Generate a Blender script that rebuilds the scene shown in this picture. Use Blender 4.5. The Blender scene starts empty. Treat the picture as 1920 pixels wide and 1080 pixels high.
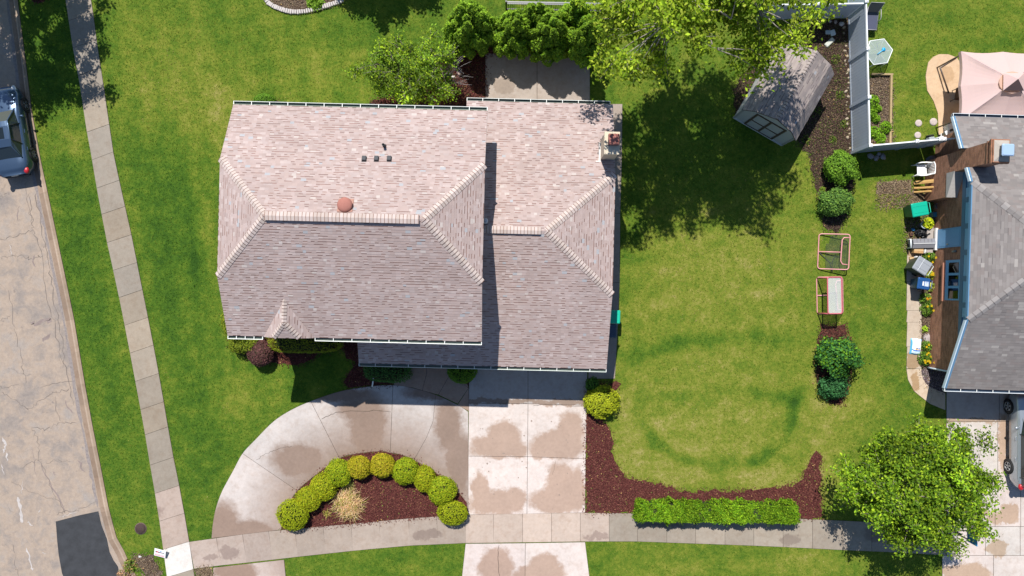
import bpy, math, random
import numpy as np
from mathutils import Vector, Matrix, Euler
from mathutils.geometry import tessellate_polygon

SC = bpy.context.scene
COL = SC.collection
R = math.radians
H = 35.5            # camera height above the lawn
F = 1350.0          # focal length in photo pixels (1920 wide)

# ------------------------------------------------------------------ camera, sky, sun, exposure
cam_d = bpy.data.cameras.new('camera')
cam = bpy.data.objects.new('camera', cam_d)
COL.objects.link(cam)
cam.location = (0, 0, H)
cam_d.sensor_width = 36.0
cam_d.lens = 36.0 * F / 1920.0
cam_d.clip_end = 2000
SC.camera = cam

SUNV = Vector((-0.21, 0.675, 1.0)).normalized()
wd = bpy.data.worlds.new("World")
SC.world = wd
wd.use_nodes = True
wt = wd.node_tree
sky = wt.nodes.new('ShaderNodeTexSky')
sky.sky_type = 'NISHITA'
sky.sun_disc = False
sky.dust_density = 0.2
sky.ozone_density = 2.6
sky.sun_elevation = math.asin(SUNV.z)
sky.sun_rotation = math.atan2(SUNV.x, SUNV.y)
wt.links.new(sky.outputs[0], wt.nodes['Background'].inputs[0])
wt.nodes['Background'].inputs[1].default_value = 0.075
sun_d = bpy.data.lights.new('sun', 'SUN')
sun_d.energy = 4.2
sun_d.angle = R(0.5)
sun_d.color = (1.0, 0.955, 0.89)
sun = bpy.data.objects.new('sun', sun_d)
COL.objects.link(sun)
sun.rotation_euler = (-SUNV).to_track_quat('-Z', 'Y').to_euler()
sun.location = SUNV * 60
SC.view_settings.view_transform = 'Standard'
SC.view_settings.look = 'None'
SC.view_settings.exposure = 0.66
SC.view_settings.gamma = 1.0
SC.cycles.max_bounces = 6
SC.cycles.transparent_max_bounces = 12

# ------------------------------------------------------------------ helpers
def P(px, py, h=0.0):
    k = (H - h) / F
    return Vector(((px - 960) * k, (540 - py) * k, h))
def P2(px, py, h=0.0):
    p = P(px, py, h); return (p.x, p.y)
def polyP(pts, h=0.0):
    return [P2(a, b, h) for a, b in pts]

def tag(o, label=None, cat=None, group=None, kind=None):
    if label: o['label'] = label
    if cat: o['category'] = cat
    if group: o['group'] = group
    if kind: o['kind'] = kind
    return o

def thing(name, label, cat, loc=(0, 0, 0), rz=0.0, group=None):
    o = bpy.data.objects.new(name, None)
    COL.objects.link(o)
    o.empty_display_size = 0.3
    o.location = loc
    o.rotation_euler = (0, 0, rz)
    return tag(o, label, cat, group)

def kids(o):
    return [c for c in bpy.data.objects if c.parent == o]

def dup(o, loc, rz=None, scale=None, label=None, group=None):
    r = o.copy(); COL.objects.link(r); r.location = loc
    if rz is not None: r.rotation_euler = (0, 0, rz)
    if scale is not None: r.scale = scale
    if label: r['label'] = label
    if group: r['group'] = group
    for ch in kids(o):
        c = ch.copy(); COL.objects.link(c); c.parent = r
        for g in kids(ch):
            d = g.copy(); COL.objects.link(d); d.parent = c
    return r

def fast_mesh(name, V, Fq, mats, parent=None, fm=None, col=None, smooth=False):
    """V (n,3) array, Fq (m,k) array of equal sized faces."""
    V = np.asarray(V, np.float32); Fq = np.asarray(Fq, np.int32)
    me = bpy.data.meshes.new(name)
    n, k = Fq.shape
    me.vertices.add(len(V)); me.vertices.foreach_set('co', V.ravel())
    me.loops.add(n * k); me.loops.foreach_set('vertex_index', Fq.ravel())
    me.polygons.add(n)
    me.polygons.foreach_set('loop_start', np.arange(0, n * k, k, dtype=np.int32))
    for m in mats: me.materials.append(m)
    if fm is not None: me.polygons.foreach_set('material_index', np.asarray(fm, np.int32))
    me.update(calc_edges=True)
    if col is not None:
        a = me.attributes.new('col', 'FLOAT_COLOR', 'FACE')
        c4 = np.ones((n, 4), np.float32); c4[:, :3] = col
        a.data.foreach_set('color', c4.ravel())
    if smooth: me.polygons.foreach_set('use_smooth', np.ones(n, dtype=bool))
    o = bpy.data.objects.new(name, me)
    COL.objects.link(o)
    if parent: o.parent = parent
    return o

class MB:
    def __init__(s):
        s.v = []; s.f = []; s.m = []; s.c = []; s.sm = []
    def face(s, pts, m=0, c=(1, 1, 1), sm=False):
        i = len(s.v)
        s.v.extend([tuple(p) for p in pts])
        s.f.append(tuple(range(i, i + len(pts)))); s.m.append(m); s.c.append(c); s.sm.append(sm)
    def mesh(s, V, Fs, m=0, c=(1, 1, 1), sm=False):
        i = len(s.v)
        s.v.extend([tuple(p) for p in V])
        for f in Fs:
            s.f.append(tuple(i + k for k in f)); s.m.append(m); s.c.append(c); s.sm.append(sm)
    def box(s, x0, x1, y0, y1, z0, z1, m=0, c=(1, 1, 1), M=None, bev=0.0):
        if bev > 0:
            b = bev
            prof = [(x0 + b, y0), (x1 - b, y0), (x1, y0 + b), (x1, y1 - b), (x1 - b, y1), (x0 + b, y1), (x0, y1 - b), (x0, y0 + b)]
            V = []
            cx, cy = (x0 + x1) / 2, (y0 + y1) / 2
            for z, ins in ((z0, 0), (z1 - b, 0), (z1, b)):
                for (x, y) in prof:
                    V.append((x - math.copysign(ins, x - cx), y - math.copysign(ins, y - cy), z))
            Fs = []
            for r in range(2):
                for k in range(8):
                    Fs.append((r * 8 + k, r * 8 + (k + 1) % 8, r * 8 + 8 + (k + 1) % 8, r * 8 + 8 + k))
            Fs.append(tuple(range(16, 24))); Fs.append(tuple(range(7, -1, -1)))
        else:
            V = [(x0, y0, z0), (x1, y0, z0), (x1, y1, z0), (x0, y1, z0), (x0, y0, z1), (x1, y0, z1), (x1, y1, z1), (x0, y1, z1)]
            Fs = [(3, 2, 1, 0), (4, 5, 6, 7), (0, 1, 5, 4), (1, 2, 6, 5), (2, 3, 7, 6), (3, 0, 4, 7)]
        if M is not None: V = [M @ Vector(p) for p in V]
        s.mesh(V, Fs, m, c)
    def prism(s, poly, z0, z1, m=0, c=(1, 1, 1), ms=None, bottom=False):
        n = len(poly)
        area = sum(poly[i][0] * poly[(i + 1) % n][1] - poly[(i + 1) % n][0] * poly[i][1] for i in range(n))
        if area < 0: poly = poly[::-1]
        s.sheet(poly, z1, m, c)
        V = [(x, y, z0) for x, y in poly] + [(x, y, z1) for x, y in poly]
        s.mesh(V, [(i, (i + 1) % n, n + (i + 1) % n, n + i) for i in range(n)], m if ms is None else ms, c)
        if bottom: s.sheet(poly, z0, m, c)
    def sheet(s, poly, z, m=0, c=(1, 1, 1)):
        pts = [Vector((x, y, z)) for x, y in poly]
        for t in tessellate_polygon([pts]):
            a, b, d = [pts[i] for i in t]
            if (b - a).cross(d - a).z < 0: b, d = d, b
            s.face((a, b, d), m, c)
    def tube(s, pts, r, n=8, m=0, c=(1, 1, 1), closed=False, cap=True):
        pts = [Vector(p) for p in pts]; N = len(pts)
        rs = r if hasattr(r, '__len__') else [r] * N
        V = []; prev = None
        for i, p in enumerate(pts):
            if closed: t = pts[(i + 1) % N] - pts[i - 1]
            else: t = pts[min(i + 1, N - 1)] - pts[max(i - 1, 0)]
            if t.length < 1e-9: t = Vector((0, 0, 1))
            t.normalize()
            if prev is None:
                a = t.orthogonal().normalized()
            else:
                a = prev - t * prev.dot(t)
                a = a.normalized() if a.length > 1e-6 else t.orthogonal().normalized()
            prev = a; b = t.cross(a)
            for k in range(n):
                w = 2 * math.pi * k / n
                V.append(p + (a * math.cos(w) + b * math.sin(w)) * rs[i])
        Fs = []
        for i in range(N if closed else N - 1):
            j = (i + 1) % N
            for k in range(n):
                Fs.append((i * n + k, i * n + (k + 1) % n, j * n + (k + 1) % n, j * n + k))
        if cap and not closed:
            Fs.append(tuple(range(n - 1, -1, -1))); Fs.append(tuple(range((N - 1) * n, N * n)))
        s.mesh(V, Fs, m, c, True)
    def lathe(s, prof, n=20, cen=(0, 0, 0), m=0, c=(1, 1, 1), M=None, sm=True):
        V = []
        for r, z in prof:
            for k in range(n):
                w = 2 * math.pi * k / n
                p = Vector((cen[0] + r * math.cos(w), cen[1] + r * math.sin(w), cen[2] + z))
                V.append(M @ p if M is not None else p)
        Fs = []
        for i in range(len(prof) - 1):
            for k in range(n):
                Fs.append((i * n + k, i * n + (k + 1) % n, (i + 1) * n + (k + 1) % n, (i + 1) * n + k))
        Fs.append(tuple(range((len(prof) - 1) * n, len(prof) * n)))
        Fs.append(tuple(range(n - 1, -1, -1)))
        s.mesh(V, Fs, m, c, sm)
    def blob(s, cen, rad, seed=0, amp=0.15, n=12, m=0, c=(1, 1, 1), sm=True, flat=False):
        rg = random.Random(seed)
        ph = [(rg.uniform(0, 6.3), rg.uniform(1, 3.5), rg.uniform(1, 3.5)) for _ in range(4)]
        V = []; rows = max(4, n // 2)
        for i in range(rows + 1):
            th = math.pi * i / rows
            for k in range(n):
                w = 2 * math.pi * k / n
                d = 1 + amp * sum(math.sin(a + b * math.cos(w) * 2 + e * math.cos(th) * 2 + b * math.sin(w)) for a, b, e in ph) / 2
                V.append((cen[0] + rad[0] * d * math.sin(th) * math.cos(w), cen[1] + rad[1] * d * math.sin(th) * math.sin(w), cen[2] + rad[2] * d * math.cos(th)))
        Fs = []
        for i in range(rows):
            for k in range(n):
                Fs.append((i * n + k, (i + 1) * n + k, (i + 1) * n + (k + 1) % n, i * n + (k + 1) % n))
        s.mesh(V, Fs, m, c, sm)
    def build(s, name, mats, parent=None, loc=None):
        me = bpy.data.meshes.new(name)
        me.from_pydata(s.v, [], s.f)
        if not isinstance(mats, (list, tuple)): mats = [mats]
        for m in mats: me.materials.append(m)
        n = len(s.f)
        me.polygons.foreach_set('material_index', np.array(s.m, np.int32))
        me.polygons.foreach_set('use_smooth', np.array(s.sm, dtype=bool))
        a = me.attributes.new('col', 'FLOAT_COLOR', 'FACE')
        c4 = np.ones((n, 4), np.float32); c4[:, :3] = np.array([tuple(x)[:3] for x in s.c], np.float32)
        a.data.foreach_set('color', c4.ravel())
        me.update()
        o = bpy.data.objects.new(name, me)
        COL.objects.link(o)
        if parent: o.parent = parent
        if loc is not None: o.location = loc
        return o

# ------------------------------------------------------------------ materials
def nd(t, typ, ins=None, **props):
    n = t.nodes.new(typ)
    for k, v in props.items(): setattr(n, k, v)
    for k, v in (ins or {}).items():
        if isinstance(v, bpy.types.NodeSocket): t.links.new(v, n.inputs[k])
        else: n.inputs[k].default_value = v
    return n
def math_(t, op, a, b=0.0, clamp=False):
    return nd(t, 'ShaderNodeMath', {0: a, 1: b}, operation=op, use_clamp=clamp).outputs[0]
def noise_(t, vec, scale, detail=3, rough=0.55, dist=0.0):
    return nd(t, 'ShaderNodeTexNoise', {'Vector': vec, 'Scale': scale, 'Detail': detail, 'Roughness': rough, 'Distortion': dist}).outputs['Fac']
def ramp_(t, fac, stops, interp='LINEAR'):
    n = nd(t, 'ShaderNodeValToRGB', {'Fac': fac})
    cr = n.color_ramp; cr.interpolation = interp
    while len(cr.elements) < len(stops): cr.elements.new(0.5)
    for e, (p, c) in zip(cr.elements, stops):
        e.position = p
        e.color = tuple(c) + (1,) if hasattr(c, '__len__') else (c, c, c, 1)
    return n.outputs['Color']
def mix_(t, fac, a, b, mode='MIX'):
    n = nd(t, 'ShaderNodeMix', data_type='RGBA', blend_type=mode)
    for sock, v in ((n.inputs[0], fac), (n.inputs[6], a), (n.inputs[7], b)):
        if isinstance(v, bpy.types.NodeSocket): t.links.new(v, sock)
        else: sock.default_value = (tuple(v) + (1,)) if hasattr(v, '__len__') else v
    return n.outputs[2]
def newmat(name):
    m = bpy.data.materials.new(name); m.use_nodes = True
    t = m.node_tree; b = t.nodes['Principled BSDF']
    pos = nd(t, 'ShaderNodeTexCoord').outputs['Object']
    return m, t, b, pos
def mat(name, base=(1, 1, 1), rough=0.6, metal=0.0, var=(8, 0.2), bump=None, spec=0.4, attr=True, coat=0.0):
    m, t, b, pos = newmat(name)
    c = mix_(t, 1.0, base, base, 'MIX')
    if attr:
        a = nd(t, 'ShaderNodeAttribute', attribute_name='col').outputs['Color']
        c = mix_(t, 1.0, a, base, 'MULTIPLY')
    if var:
        n = noise_(t, pos, var[0], 5, 0.65)
        f = math_(t, 'ADD', math_(t, 'MULTIPLY', math_(t, 'SUBTRACT', n, 0.5), var[1] * 2.4), 1.0)
        g = nd(t, 'ShaderNodeCombineColor', {0: f, 1: f, 2: f}).outputs[0]
        c = mix_(t, 1.0, c, g, 'MULTIPLY')
    t.links.new(c, b.inputs['Base Color'])
    b.inputs['Roughness'].default_value = rough
    b.inputs['Metallic'].default_value = metal
    b.inputs['Specular IOR Level'].default_value = spec
    if coat: b.inputs['Coat Weight'].default_value = coat; b.inputs['Coat Roughness'].default_value = 0.05
    if bump:
        bn = nd(t, 'ShaderNodeBump', {'Height': noise_(t, pos, bump[0], 4), 'Strength': bump[1], 'Distance': bump[2] if len(bump) > 2 else 0.02})
        t.links.new(bn.outputs[0], b.inputs['Normal'])
    return m

def leafmat(name, trans=0.35, rough=0.65, spec=0.12):
    m, t, b, pos = newmat(name)
    a = nd(t, 'ShaderNodeAttribute', attribute_name='col').outputs['Color']
    t.links.new(a, b.inputs['Base Color'])
    b.inputs['Roughness'].default_value = rough
    b.inputs['Specular IOR Level'].default_value = spec
    tr = nd(t, 'ShaderNodeBsdfTranslucent', {'Color': mix_(t, 1.0, a, (1.35, 1.25, 0.5), 'MULTIPLY')})
    mx = nd(t, 'ShaderNodeMixShader', {0: trans, 1: b.outputs[0], 2: tr.outputs[0]})
    t.links.new(mx.outputs[0], t.nodes['Material Output'].inputs[0])
    return m

def concrete(name, stains=(), base=(0.46, 0.43, 0.40), wet=(0.27, 0.205, 0.165), soft=0.25, speck=0.18):
    """pale concrete with brown water stains whose soft islands sit at given world places (x, y, rx, ry)"""
    m, t, b, pos = newmat(name)
    a = nd(t, 'ShaderNodeAttribute', attribute_name='col').outputs['Color']
    n1 = noise_(t, pos, 0.9, 6, 0.6); n2 = noise_(t, pos, 7, 5, 0.65); n3 = noise_(t, pos, 60, 3, 0.7); n4 = noise_(t, pos, 2.6, 6, 0.7)
    c = mix_(t, 1.0, a, base, 'MULTIPLY')
    f = math_(t, 'ADD', math_(t, 'ADD', math_(t, 'MULTIPLY', math_(t, 'SUBTRACT', n2, 0.5), 0.35), math_(t, 'MULTIPLY', math_(t, 'SUBTRACT', n3, 0.5), speck * 2)),
              math_(t, 'ADD', math_(t, 'MULTIPLY', math_(t, 'SUBTRACT', n1, 0.5), 0.35), 1.0))
    g = nd(t, 'ShaderNodeCombineColor', {0: f, 1: f, 2: f}).outputs[0]
    c = mix_(t, 1.0, c, g, 'MULTIPLY')
    # general blotchy weathering
    wmask = ramp_(t, n4, [(0.48, 0.0), (0.66, 0.5)])
    c = mix_(t, wmask, c, mix_(t, 1.0, c, (0.80, 0.72, 0.66), 'MULTIPLY'))
    if stains:
        acc = None
        wob = nd(t, 'ShaderNodeTexNoise', {'Vector': pos, 'Scale': 1.5, 'Detail': 9, 'Roughness': 0.72})
        off = nd(t, 'ShaderNodeVectorMath', {0: wob.outputs['Color'], 1: (0.5, 0.5, 0.5)}, operation='SUBTRACT').outputs[0]
        off = nd(t, 'ShaderNodeVectorMath', {0: off, 1: (1.1, 1.1, 0)}, operation='MULTIPLY').outputs[0]
        wp = nd(t, 'ShaderNodeVectorMath', {0: pos, 1: off}, operation='ADD').outputs[0]
        for (sx, sy, rx, ry) in stains:
            d = nd(t, 'ShaderNodeVectorMath', {0: wp, 1: (sx, sy, 0)}, operation='SUBTRACT').outputs[0]
            d = nd(t, 'ShaderNodeVectorMath', {0: d, 1: (1 / rx, 1 / ry, 0)}, operation='MULTIPLY').outputs[0]
            l = nd(t, 'ShaderNodeVectorMath', {0: d}, operation='LENGTH').outputs['Value']
            v = math_(t, 'SUBTRACT', 1.0, l)
            acc = v if acc is None else nd(t, 'ShaderNodeMath', {0: acc, 1: v, 2: 0.18}, operation='SMOOTH_MAX').outputs[0]
        sm = ramp_(t, math_(t, 'ADD', acc, 0.5), [(0.5 - soft * 0.14, 0.0), (0.5 + soft * 0.10, 0.55), (0.5 + soft * 0.34, 0.92)])
        wetc = mix_(t, 1.0, mix_(t, 1.0, wet, a, 'MULTIPLY'), g, 'MULTIPLY')
        c = mix_(t, sm, c, wetc)
    t.links.new(c, b.inputs['Base Color'])
    b.inputs['Roughness'].default_value = 0.85
    b.inputs['Specular IOR Level'].default_value = 0.25
    bn = nd(t, 'ShaderNodeBump', {'Height': n3, 'Strength': 0.25, 'Distance': 0.01})
    t.links.new(bn.outputs[0], b.inputs['Normal'])
    return m

def lawn_mat():
    m, t, b, pos = newmat('lawn_turf')
    tone = nd(t, 'ShaderNodeAttribute', attribute_name='tone').outputs['Fac']
    n0 = noise_(t, pos, 0.45, 5, 0.6); n1 = noise_(t, pos, 1.7, 6, 0.62); n2 = noise_(t, pos, 6, 6, 0.75); n3 = noise_(t, pos, 38, 3, 0.7)
    v = math_(t, 'ADD', tone, math_(t, 'MULTIPLY', math_(t, 'SUBTRACT', n0, 0.5), 0.5))
    v = math_(t, 'ADD', v, math_(t, 'MULTIPLY', math_(t, 'SUBTRACT', n1, 0.5), 0.9))
    v = math_(t, 'ADD', v, math_(t, 'MULTIPLY', math_(t, 'SUBTRACT', n2, 0.5), 0.85))
    v = math_(t, 'ADD', v, math_(t, 'MULTIPLY', math_(t, 'SUBTRACT', n3, 0.5), 0.7))
    c = ramp_(t, v, LAWN_STOPS)
    f = math_(t, 'ADD', math_(t, 'ADD', math_(t, 'MULTIPLY', n3, 0.7), math_(t, 'MULTIPLY', n2, 0.5)), 0.4)
    g = nd(t, 'ShaderNodeCombineColor', {0: f, 1: f, 2: f}).outputs[0]
    c = mix_(t, 1.0, c, g, 'MULTIPLY')
    t.links.new(c, b.inputs['Base Color'])
    b.inputs['Roughness'].default_value = 0.9
    b.inputs['Specular IOR Level'].default_value = 0.1
    hh = math_(t, 'ADD', math_(t, 'MULTIPLY', n2, 0.6), n3)
    bn = nd(t, 'ShaderNodeBump', {'Height': hh, 'Strength': 0.7, 'Distance': 0.04})
    t.links.new(bn.outputs[0], b.inputs['Normal'])
    return m
LAWN_STOPS = [(0.0, (0.027, 0.072, 0.009)), (0.26, (0.056, 0.118, 0.011)), (0.46, (0.102, 0.155, 0.016)), (0.66, (0.165, 0.190, 0.025)), (0.86, (0.245, 0.228, 0.062)), (1.0, (0.32, 0.27, 0.12))]

def mulch_mat(name, c1, c2, c3, scale=26):
    m, t, b, pos = newmat(name)
    vor = nd(t, 'ShaderNodeTexVoronoi', {'Vector': pos, 'Scale': scale, 'Randomness': 1.0})
    h = nd(t, 'ShaderNodeSeparateColor', {0: vor.outputs['Color']})
    c = ramp_(t, h.outputs[0], [(0.0, c1), (0.45, c2), (0.8, c2), (0.97, c3)])
    n1 = noise_(t, pos, 1.6, 5, 0.6); n2 = noise_(t, pos, 30, 4, 0.7)
    f = math_(t, 'ADD', math_(t, 'ADD', math_(t, 'MULTIPLY', n1, 0.9), math_(t, 'MULTIPLY', n2, 0.9)), 0.1)
    g = nd(t, 'ShaderNodeCombineColor', {0: f, 1: f, 2: f}).outputs[0]
    c = mix_(t, 1.0, c, g, 'MULTIPLY')
    t.links.new(c, b.inputs['Base Color'])
    b.inputs['Roughness'].default_value = 0.95
    b.inputs['Specular IOR Level'].default_value = 0.1
    bn = nd(t, 'ShaderNodeBump', {'Height': math_(t, 'ADD', vor.outputs['Distance'], n2), 'Strength': 0.8, 'Distance': 0.04})
    t.links.new(bn.outputs[0], b.inputs['Normal'])
    return m

def brick_mat():
    m, t, b, pos = newmat('red_brick')
    s = nd(t, 'ShaderNodeSeparateXYZ', {0: pos})
    u = math_(t, 'ADD', s.outputs[0], s.outputs[1])
    vec = nd(t, 'ShaderNodeCombineXYZ', {0: u, 1: s.outputs[2], 2: 0.0}).outputs[0]
    br = nd(t, 'ShaderNodeTexBrick', {'Vector': vec, 'Color1': (0.50, 0.24, 0.13, 1), 'Color2': (0.24, 0.115, 0.075, 1), 'Mortar': (0.28, 0.21, 0.17, 1), 'Scale': 1.0,
            'Mortar Size': 0.006, 'Mortar Smooth': 0.1, 'Bias': 0.0, 'Brick Width': 0.21, 'Row Height': 0.068})
    big = nd(t, 'ShaderNodeTexBrick', {'Vector': vec, 'Color1': (0.50, 0.48, 0.50, 1), 'Color2': (1.5, 1.42, 1.3, 1), 'Mortar': (1, 1, 1, 1), 'Scale': 1.0, 'Mortar Size': 0.0, 'Bias': -0.1, 'Brick Width': 0.21, 'Row Height': 0.068})
    big.offset = 0.5
    n1 = noise_(t, pos, 3.0, 5, 0.7)
    f = math_(t, 'ADD', math_(t, 'MULTIPLY', n1, 1.1), 0.45)
    g = nd(t, 'ShaderNodeCombineColor', {0: f, 1: f, 2: f}).outputs[0]
    c = mix_(t, 1.0, mix_(t, 1.0, br.outputs['Color'], big.outputs['Color'], 'MULTIPLY'), g, 'MULTIPLY')
    t.links.new(c, b.inputs['Base Color'])
    b.inputs['Roughness'].default_value = 0.9
    bn = nd(t, 'ShaderNodeBump', {'Height': math_(t, 'SUBTRACT', 1.0, br.outputs['Fac']), 'Strength': 0.6, 'Distance': 0.01})
    t.links.new(bn.outputs[0], b.inputs['Normal'])
    return m

def asphalt_mat():
    m, t, b, pos = newmat('worn_asphalt')
    n0 = noise_(t, pos, 0.35, 5, 0.6); n1 = noise_(t, pos, 1.3, 6, 0.65, 0.4); n2 = noise_(t, pos, 6, 5, 0.7); n3 = noise_(t, pos, 55, 3, 0.7)
    v = math_(t, 'ADD', math_(t, 'MULTIPLY', n0, 0.5), math_(t, 'MULTIPLY', n1, 0.5))
    c = ramp_(t, v, [(0.34, (0.19, 0.168, 0.158)), (0.44, (0.25, 0.212, 0.185)), (0.53, (0.325, 0.258, 0.205)), (0.62, (0.285, 0.245, 0.215)), (0.72, (0.255, 0.23, 0.215))])
    f = math_(t, 'ADD', math_(t, 'ADD', math_(t, 'MULTIPLY', n2, 0.5), math_(t, 'MULTIPLY', n3, 0.75)), 0.38)
    g = nd(t, 'ShaderNodeCombineColor', {0: f, 1: f, 2: f}).outputs[0]
    c = mix_(t, 1.0, c, g, 'MULTIPLY')
    # hairline craze
    wob = nd(t, 'ShaderNodeTexNoise', {'Vector': pos, 'Scale': 1.2, 'Detail': 6})
    wp = nd(t, 'ShaderNodeVectorMath', {0: pos, 1: nd(t, 'ShaderNodeVectorMath', {0: wob.outputs['Color'], 1: (0.9, 0.9, 0)}, operation='MULTIPLY').outputs[0]}, operation='ADD').outputs[0]
    vo = nd(t, 'ShaderNodeTexVoronoi', {'Vector': wp, 'Scale': 0.55}, feature='DISTANCE_TO_EDGE')
    ck = ramp_(t, vo.outputs['Distance'], [(0.0, 0.75), (0.012, 0.25), (0.02, 0.0)])
    ck = math_(t, 'MULTIPLY', ck, ramp_(t, n1, [(0.52, 0.0), (0.68, 0.8)]))
    c = mix_(t, ck, c, (0.15, 0.125, 0.11))
    # dark spots and drips
    sp = ramp_(t, noise_(t, pos, 3.2, 4, 0.6), [(0.66, 0.0), (0.74, 0.55)])
    c = mix_(t, sp, c, (0.13, 0.11, 0.105))
    t.links.new(c, b.inputs['Base Color'])
    b.inputs['Roughness'].default_value = 0.9
    b.inputs['Specular IOR Level'].default_value = 0.2
    bn = nd(t, 'ShaderNodeBump', {'Height': n3, 'Strength': 0.4, 'Distance': 0.01})
    t.links.new(bn.outputs[0], b.inputs['Normal'])
    return m

def glass_mat(name, tint=(0.75, 0.9, 0.92), alpha=0.35, rough=0.05):
    m, t, b, pos = newmat(name)
    b.inputs['Base Color'].default_value = tint + (1,)
    b.inputs['Roughness'].default_value = rough
    b.inputs['Alpha'].default_value = alpha
    b.inputs['Specular IOR Level'].default_value = 0.6
    return m

def net_mat(name, colr, cell=0.05, width=0.16):
    m, t, b, pos = newmat(name)
    s = nd(t, 'ShaderNodeSeparateXYZ', {0: pos})
    def lines(v):
        w = math_(t, 'FRACT', math_(t, 'DIVIDE', v, cell)); return math_(t, 'LESS_THAN', w, width)
    a = math_(t, 'ADD', s.outputs[0], s.outputs[2]); c = math_(t, 'ADD', s.outputs[1], math_(t, 'MULTIPLY', s.outputs[2], 0.5))
    b.inputs['Base Color'].default_value = colr + (1,)
    b.inputs['Roughness'].default_value = 0.8
    t.links.new(math_(t, 'MAXIMUM', lines(a), lines(c)), b.inputs['Alpha'])
    return m

M_LAWN = lawn_mat()
M_ASPH = asphalt_mat()
M_BRICK = brick_mat()
M_SHINGLE = mat('roof_shingle', rough=0.95, var=(0.55, 0.17), bump=(90, 0.3, 0.006), spec=0.15)
M_PAINT = mat('painted_surface', rough=0.5, var=(5, 0.05))
M_MATTE = mat('matte_surface', rough=0.85, var=(9, 0.16), spec=0.25)
M_METAL = mat('painted_metal', rough=0.4, var=(4, 0.06), spec=0.5)
M_STEEL = mat('bare_steel', rough=0.3, metal=0.8, var=(4, 0.1))
M_PLASTIC = mat('moulded_plastic', rough=0.42, var=(3, 0.06), spec=0.5)
M_WOOD = mat('cut_wood', rough=0.8, var=(14, 0.35), bump=(40, 0.3))
M_BARK = mat('tree_bark', rough=0.95, var=(12, 0.4), bump=(30, 0.6))
M_STONE = mat('field_stone', rough=0.9, var=(10, 0.25), bump=(18, 0.6))
M_SOIL = mulch_mat('bare_soil', (0.05, 0.035, 0.028), (0.12, 0.085, 0.065), (0.2, 0.16, 0.12), 18)
M_MULCH = mulch_mat('red_mulch', (0.050, 0.017, 0.016), (0.100, 0.030, 0.027), (0.19, 0.075, 0.055))
M_DARKMULCH = mulch_mat('brown_mulch', (0.028, 0.016, 0.013), (0.060, 0.030, 0.024), (0.13, 0.07, 0.045))
M_DARKSOIL = mulch_mat('dark_soil', (0.030, 0.020, 0.016), (0.066, 0.040, 0.032), (0.14, 0.095, 0.065), 22)
M_GRAVEL = mulch_mat('plum_gravel', (0.07, 0.05, 0.055), (0.14, 0.10, 0.105), (0.33, 0.27, 0.26), 34)
M_DRYSOIL = mulch_mat('dry_soil', (0.13, 0.095, 0.06), (0.21, 0.16, 0.10), (0.3, 0.24, 0.16), 20)
M_LEAF = leafmat('green_leaf')
M_NEEDLE = leafmat('evergreen_spray', 0.18, 0.6, 0.2)
M_CANVAS = leafmat('canopy_canvas', 0.25, 0.9, 0.1)
M_CARGLASS = mat('car_glass', (0.02, 0.03, 0.035), rough=0.04, var=None, spec=0.8)
M_CARPAINT = mat('car_paint', rough=0.28, metal=0.55, var=(0.8, 0.03), spec=0.6, coat=0.8)
M_RUBBER = mat('black_rubber', rough=0.8, var=(9, 0.2))
M_GLASS = glass_mat('table_glass', (0.42, 0.50, 0.49), 0.38)
M_PANE = mat('window_glass', (0.015, 0.02, 0.02), rough=0.05, var=None, spec=0.7)
M_JOINT = mat('joint_dirt', (0.075, 0.058, 0.045), rough=1.0, var=(6, 0.4), attr=False)

# ------------------------------------------------------------------ leaf clouds
LEAF_GAIN = 1.75
def quads_from(Pn, Nn, Tn, L, Wd, fold=0.25):
    """diamond leaves: centre, normal, axis, half length, half width"""
    Bn = np.cross(Nn, Tn)
    n = len(Pn)
    V = np.empty((n, 4, 3), np.float32)
    V[:, 0] = Pn - Tn * L[:, None]
    V[:, 1] = Pn + Bn * Wd[:, None] + Nn * (Wd * fold)[:, None]
    V[:, 2] = Pn + Tn * L[:, None]
    V[:, 3] = Pn - Bn * Wd[:, None] + Nn * (Wd * fold)[:, None]
    return V.reshape(-1, 3), np.arange(n * 4, dtype=np.int32).reshape(n, 4)
def unit(a):
    return a / np.maximum(np.linalg.norm(a, axis=1, keepdims=True), 1e-9)
def leafset(rng, pts, outw, size, cols, up=0.7, rnd=0.8, out=0.5, aspect=0.55, jit=0.35):
    n = len(pts)
    N = unit(rng.normal(size=(n, 3)) * rnd + np.array([0, 0, up]) + outw * out)
    T = unit(np.cross(N, rng.normal(size=(n, 3))))
    L = size * (1 + rng.uniform(-jit, jit, n))
    return quads_from(pts, N, T, L, L * aspect)
def pick(rng, n, palette, jit=0.18):
    pal = np.array(palette, np.float32)
    c = pal[rng.integers(0, len(pal), n)] * LEAF_GAIN
    return np.clip(c * (1 + rng.normal(size=(n, 1)) * jit), 0.002, 0.85)

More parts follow.
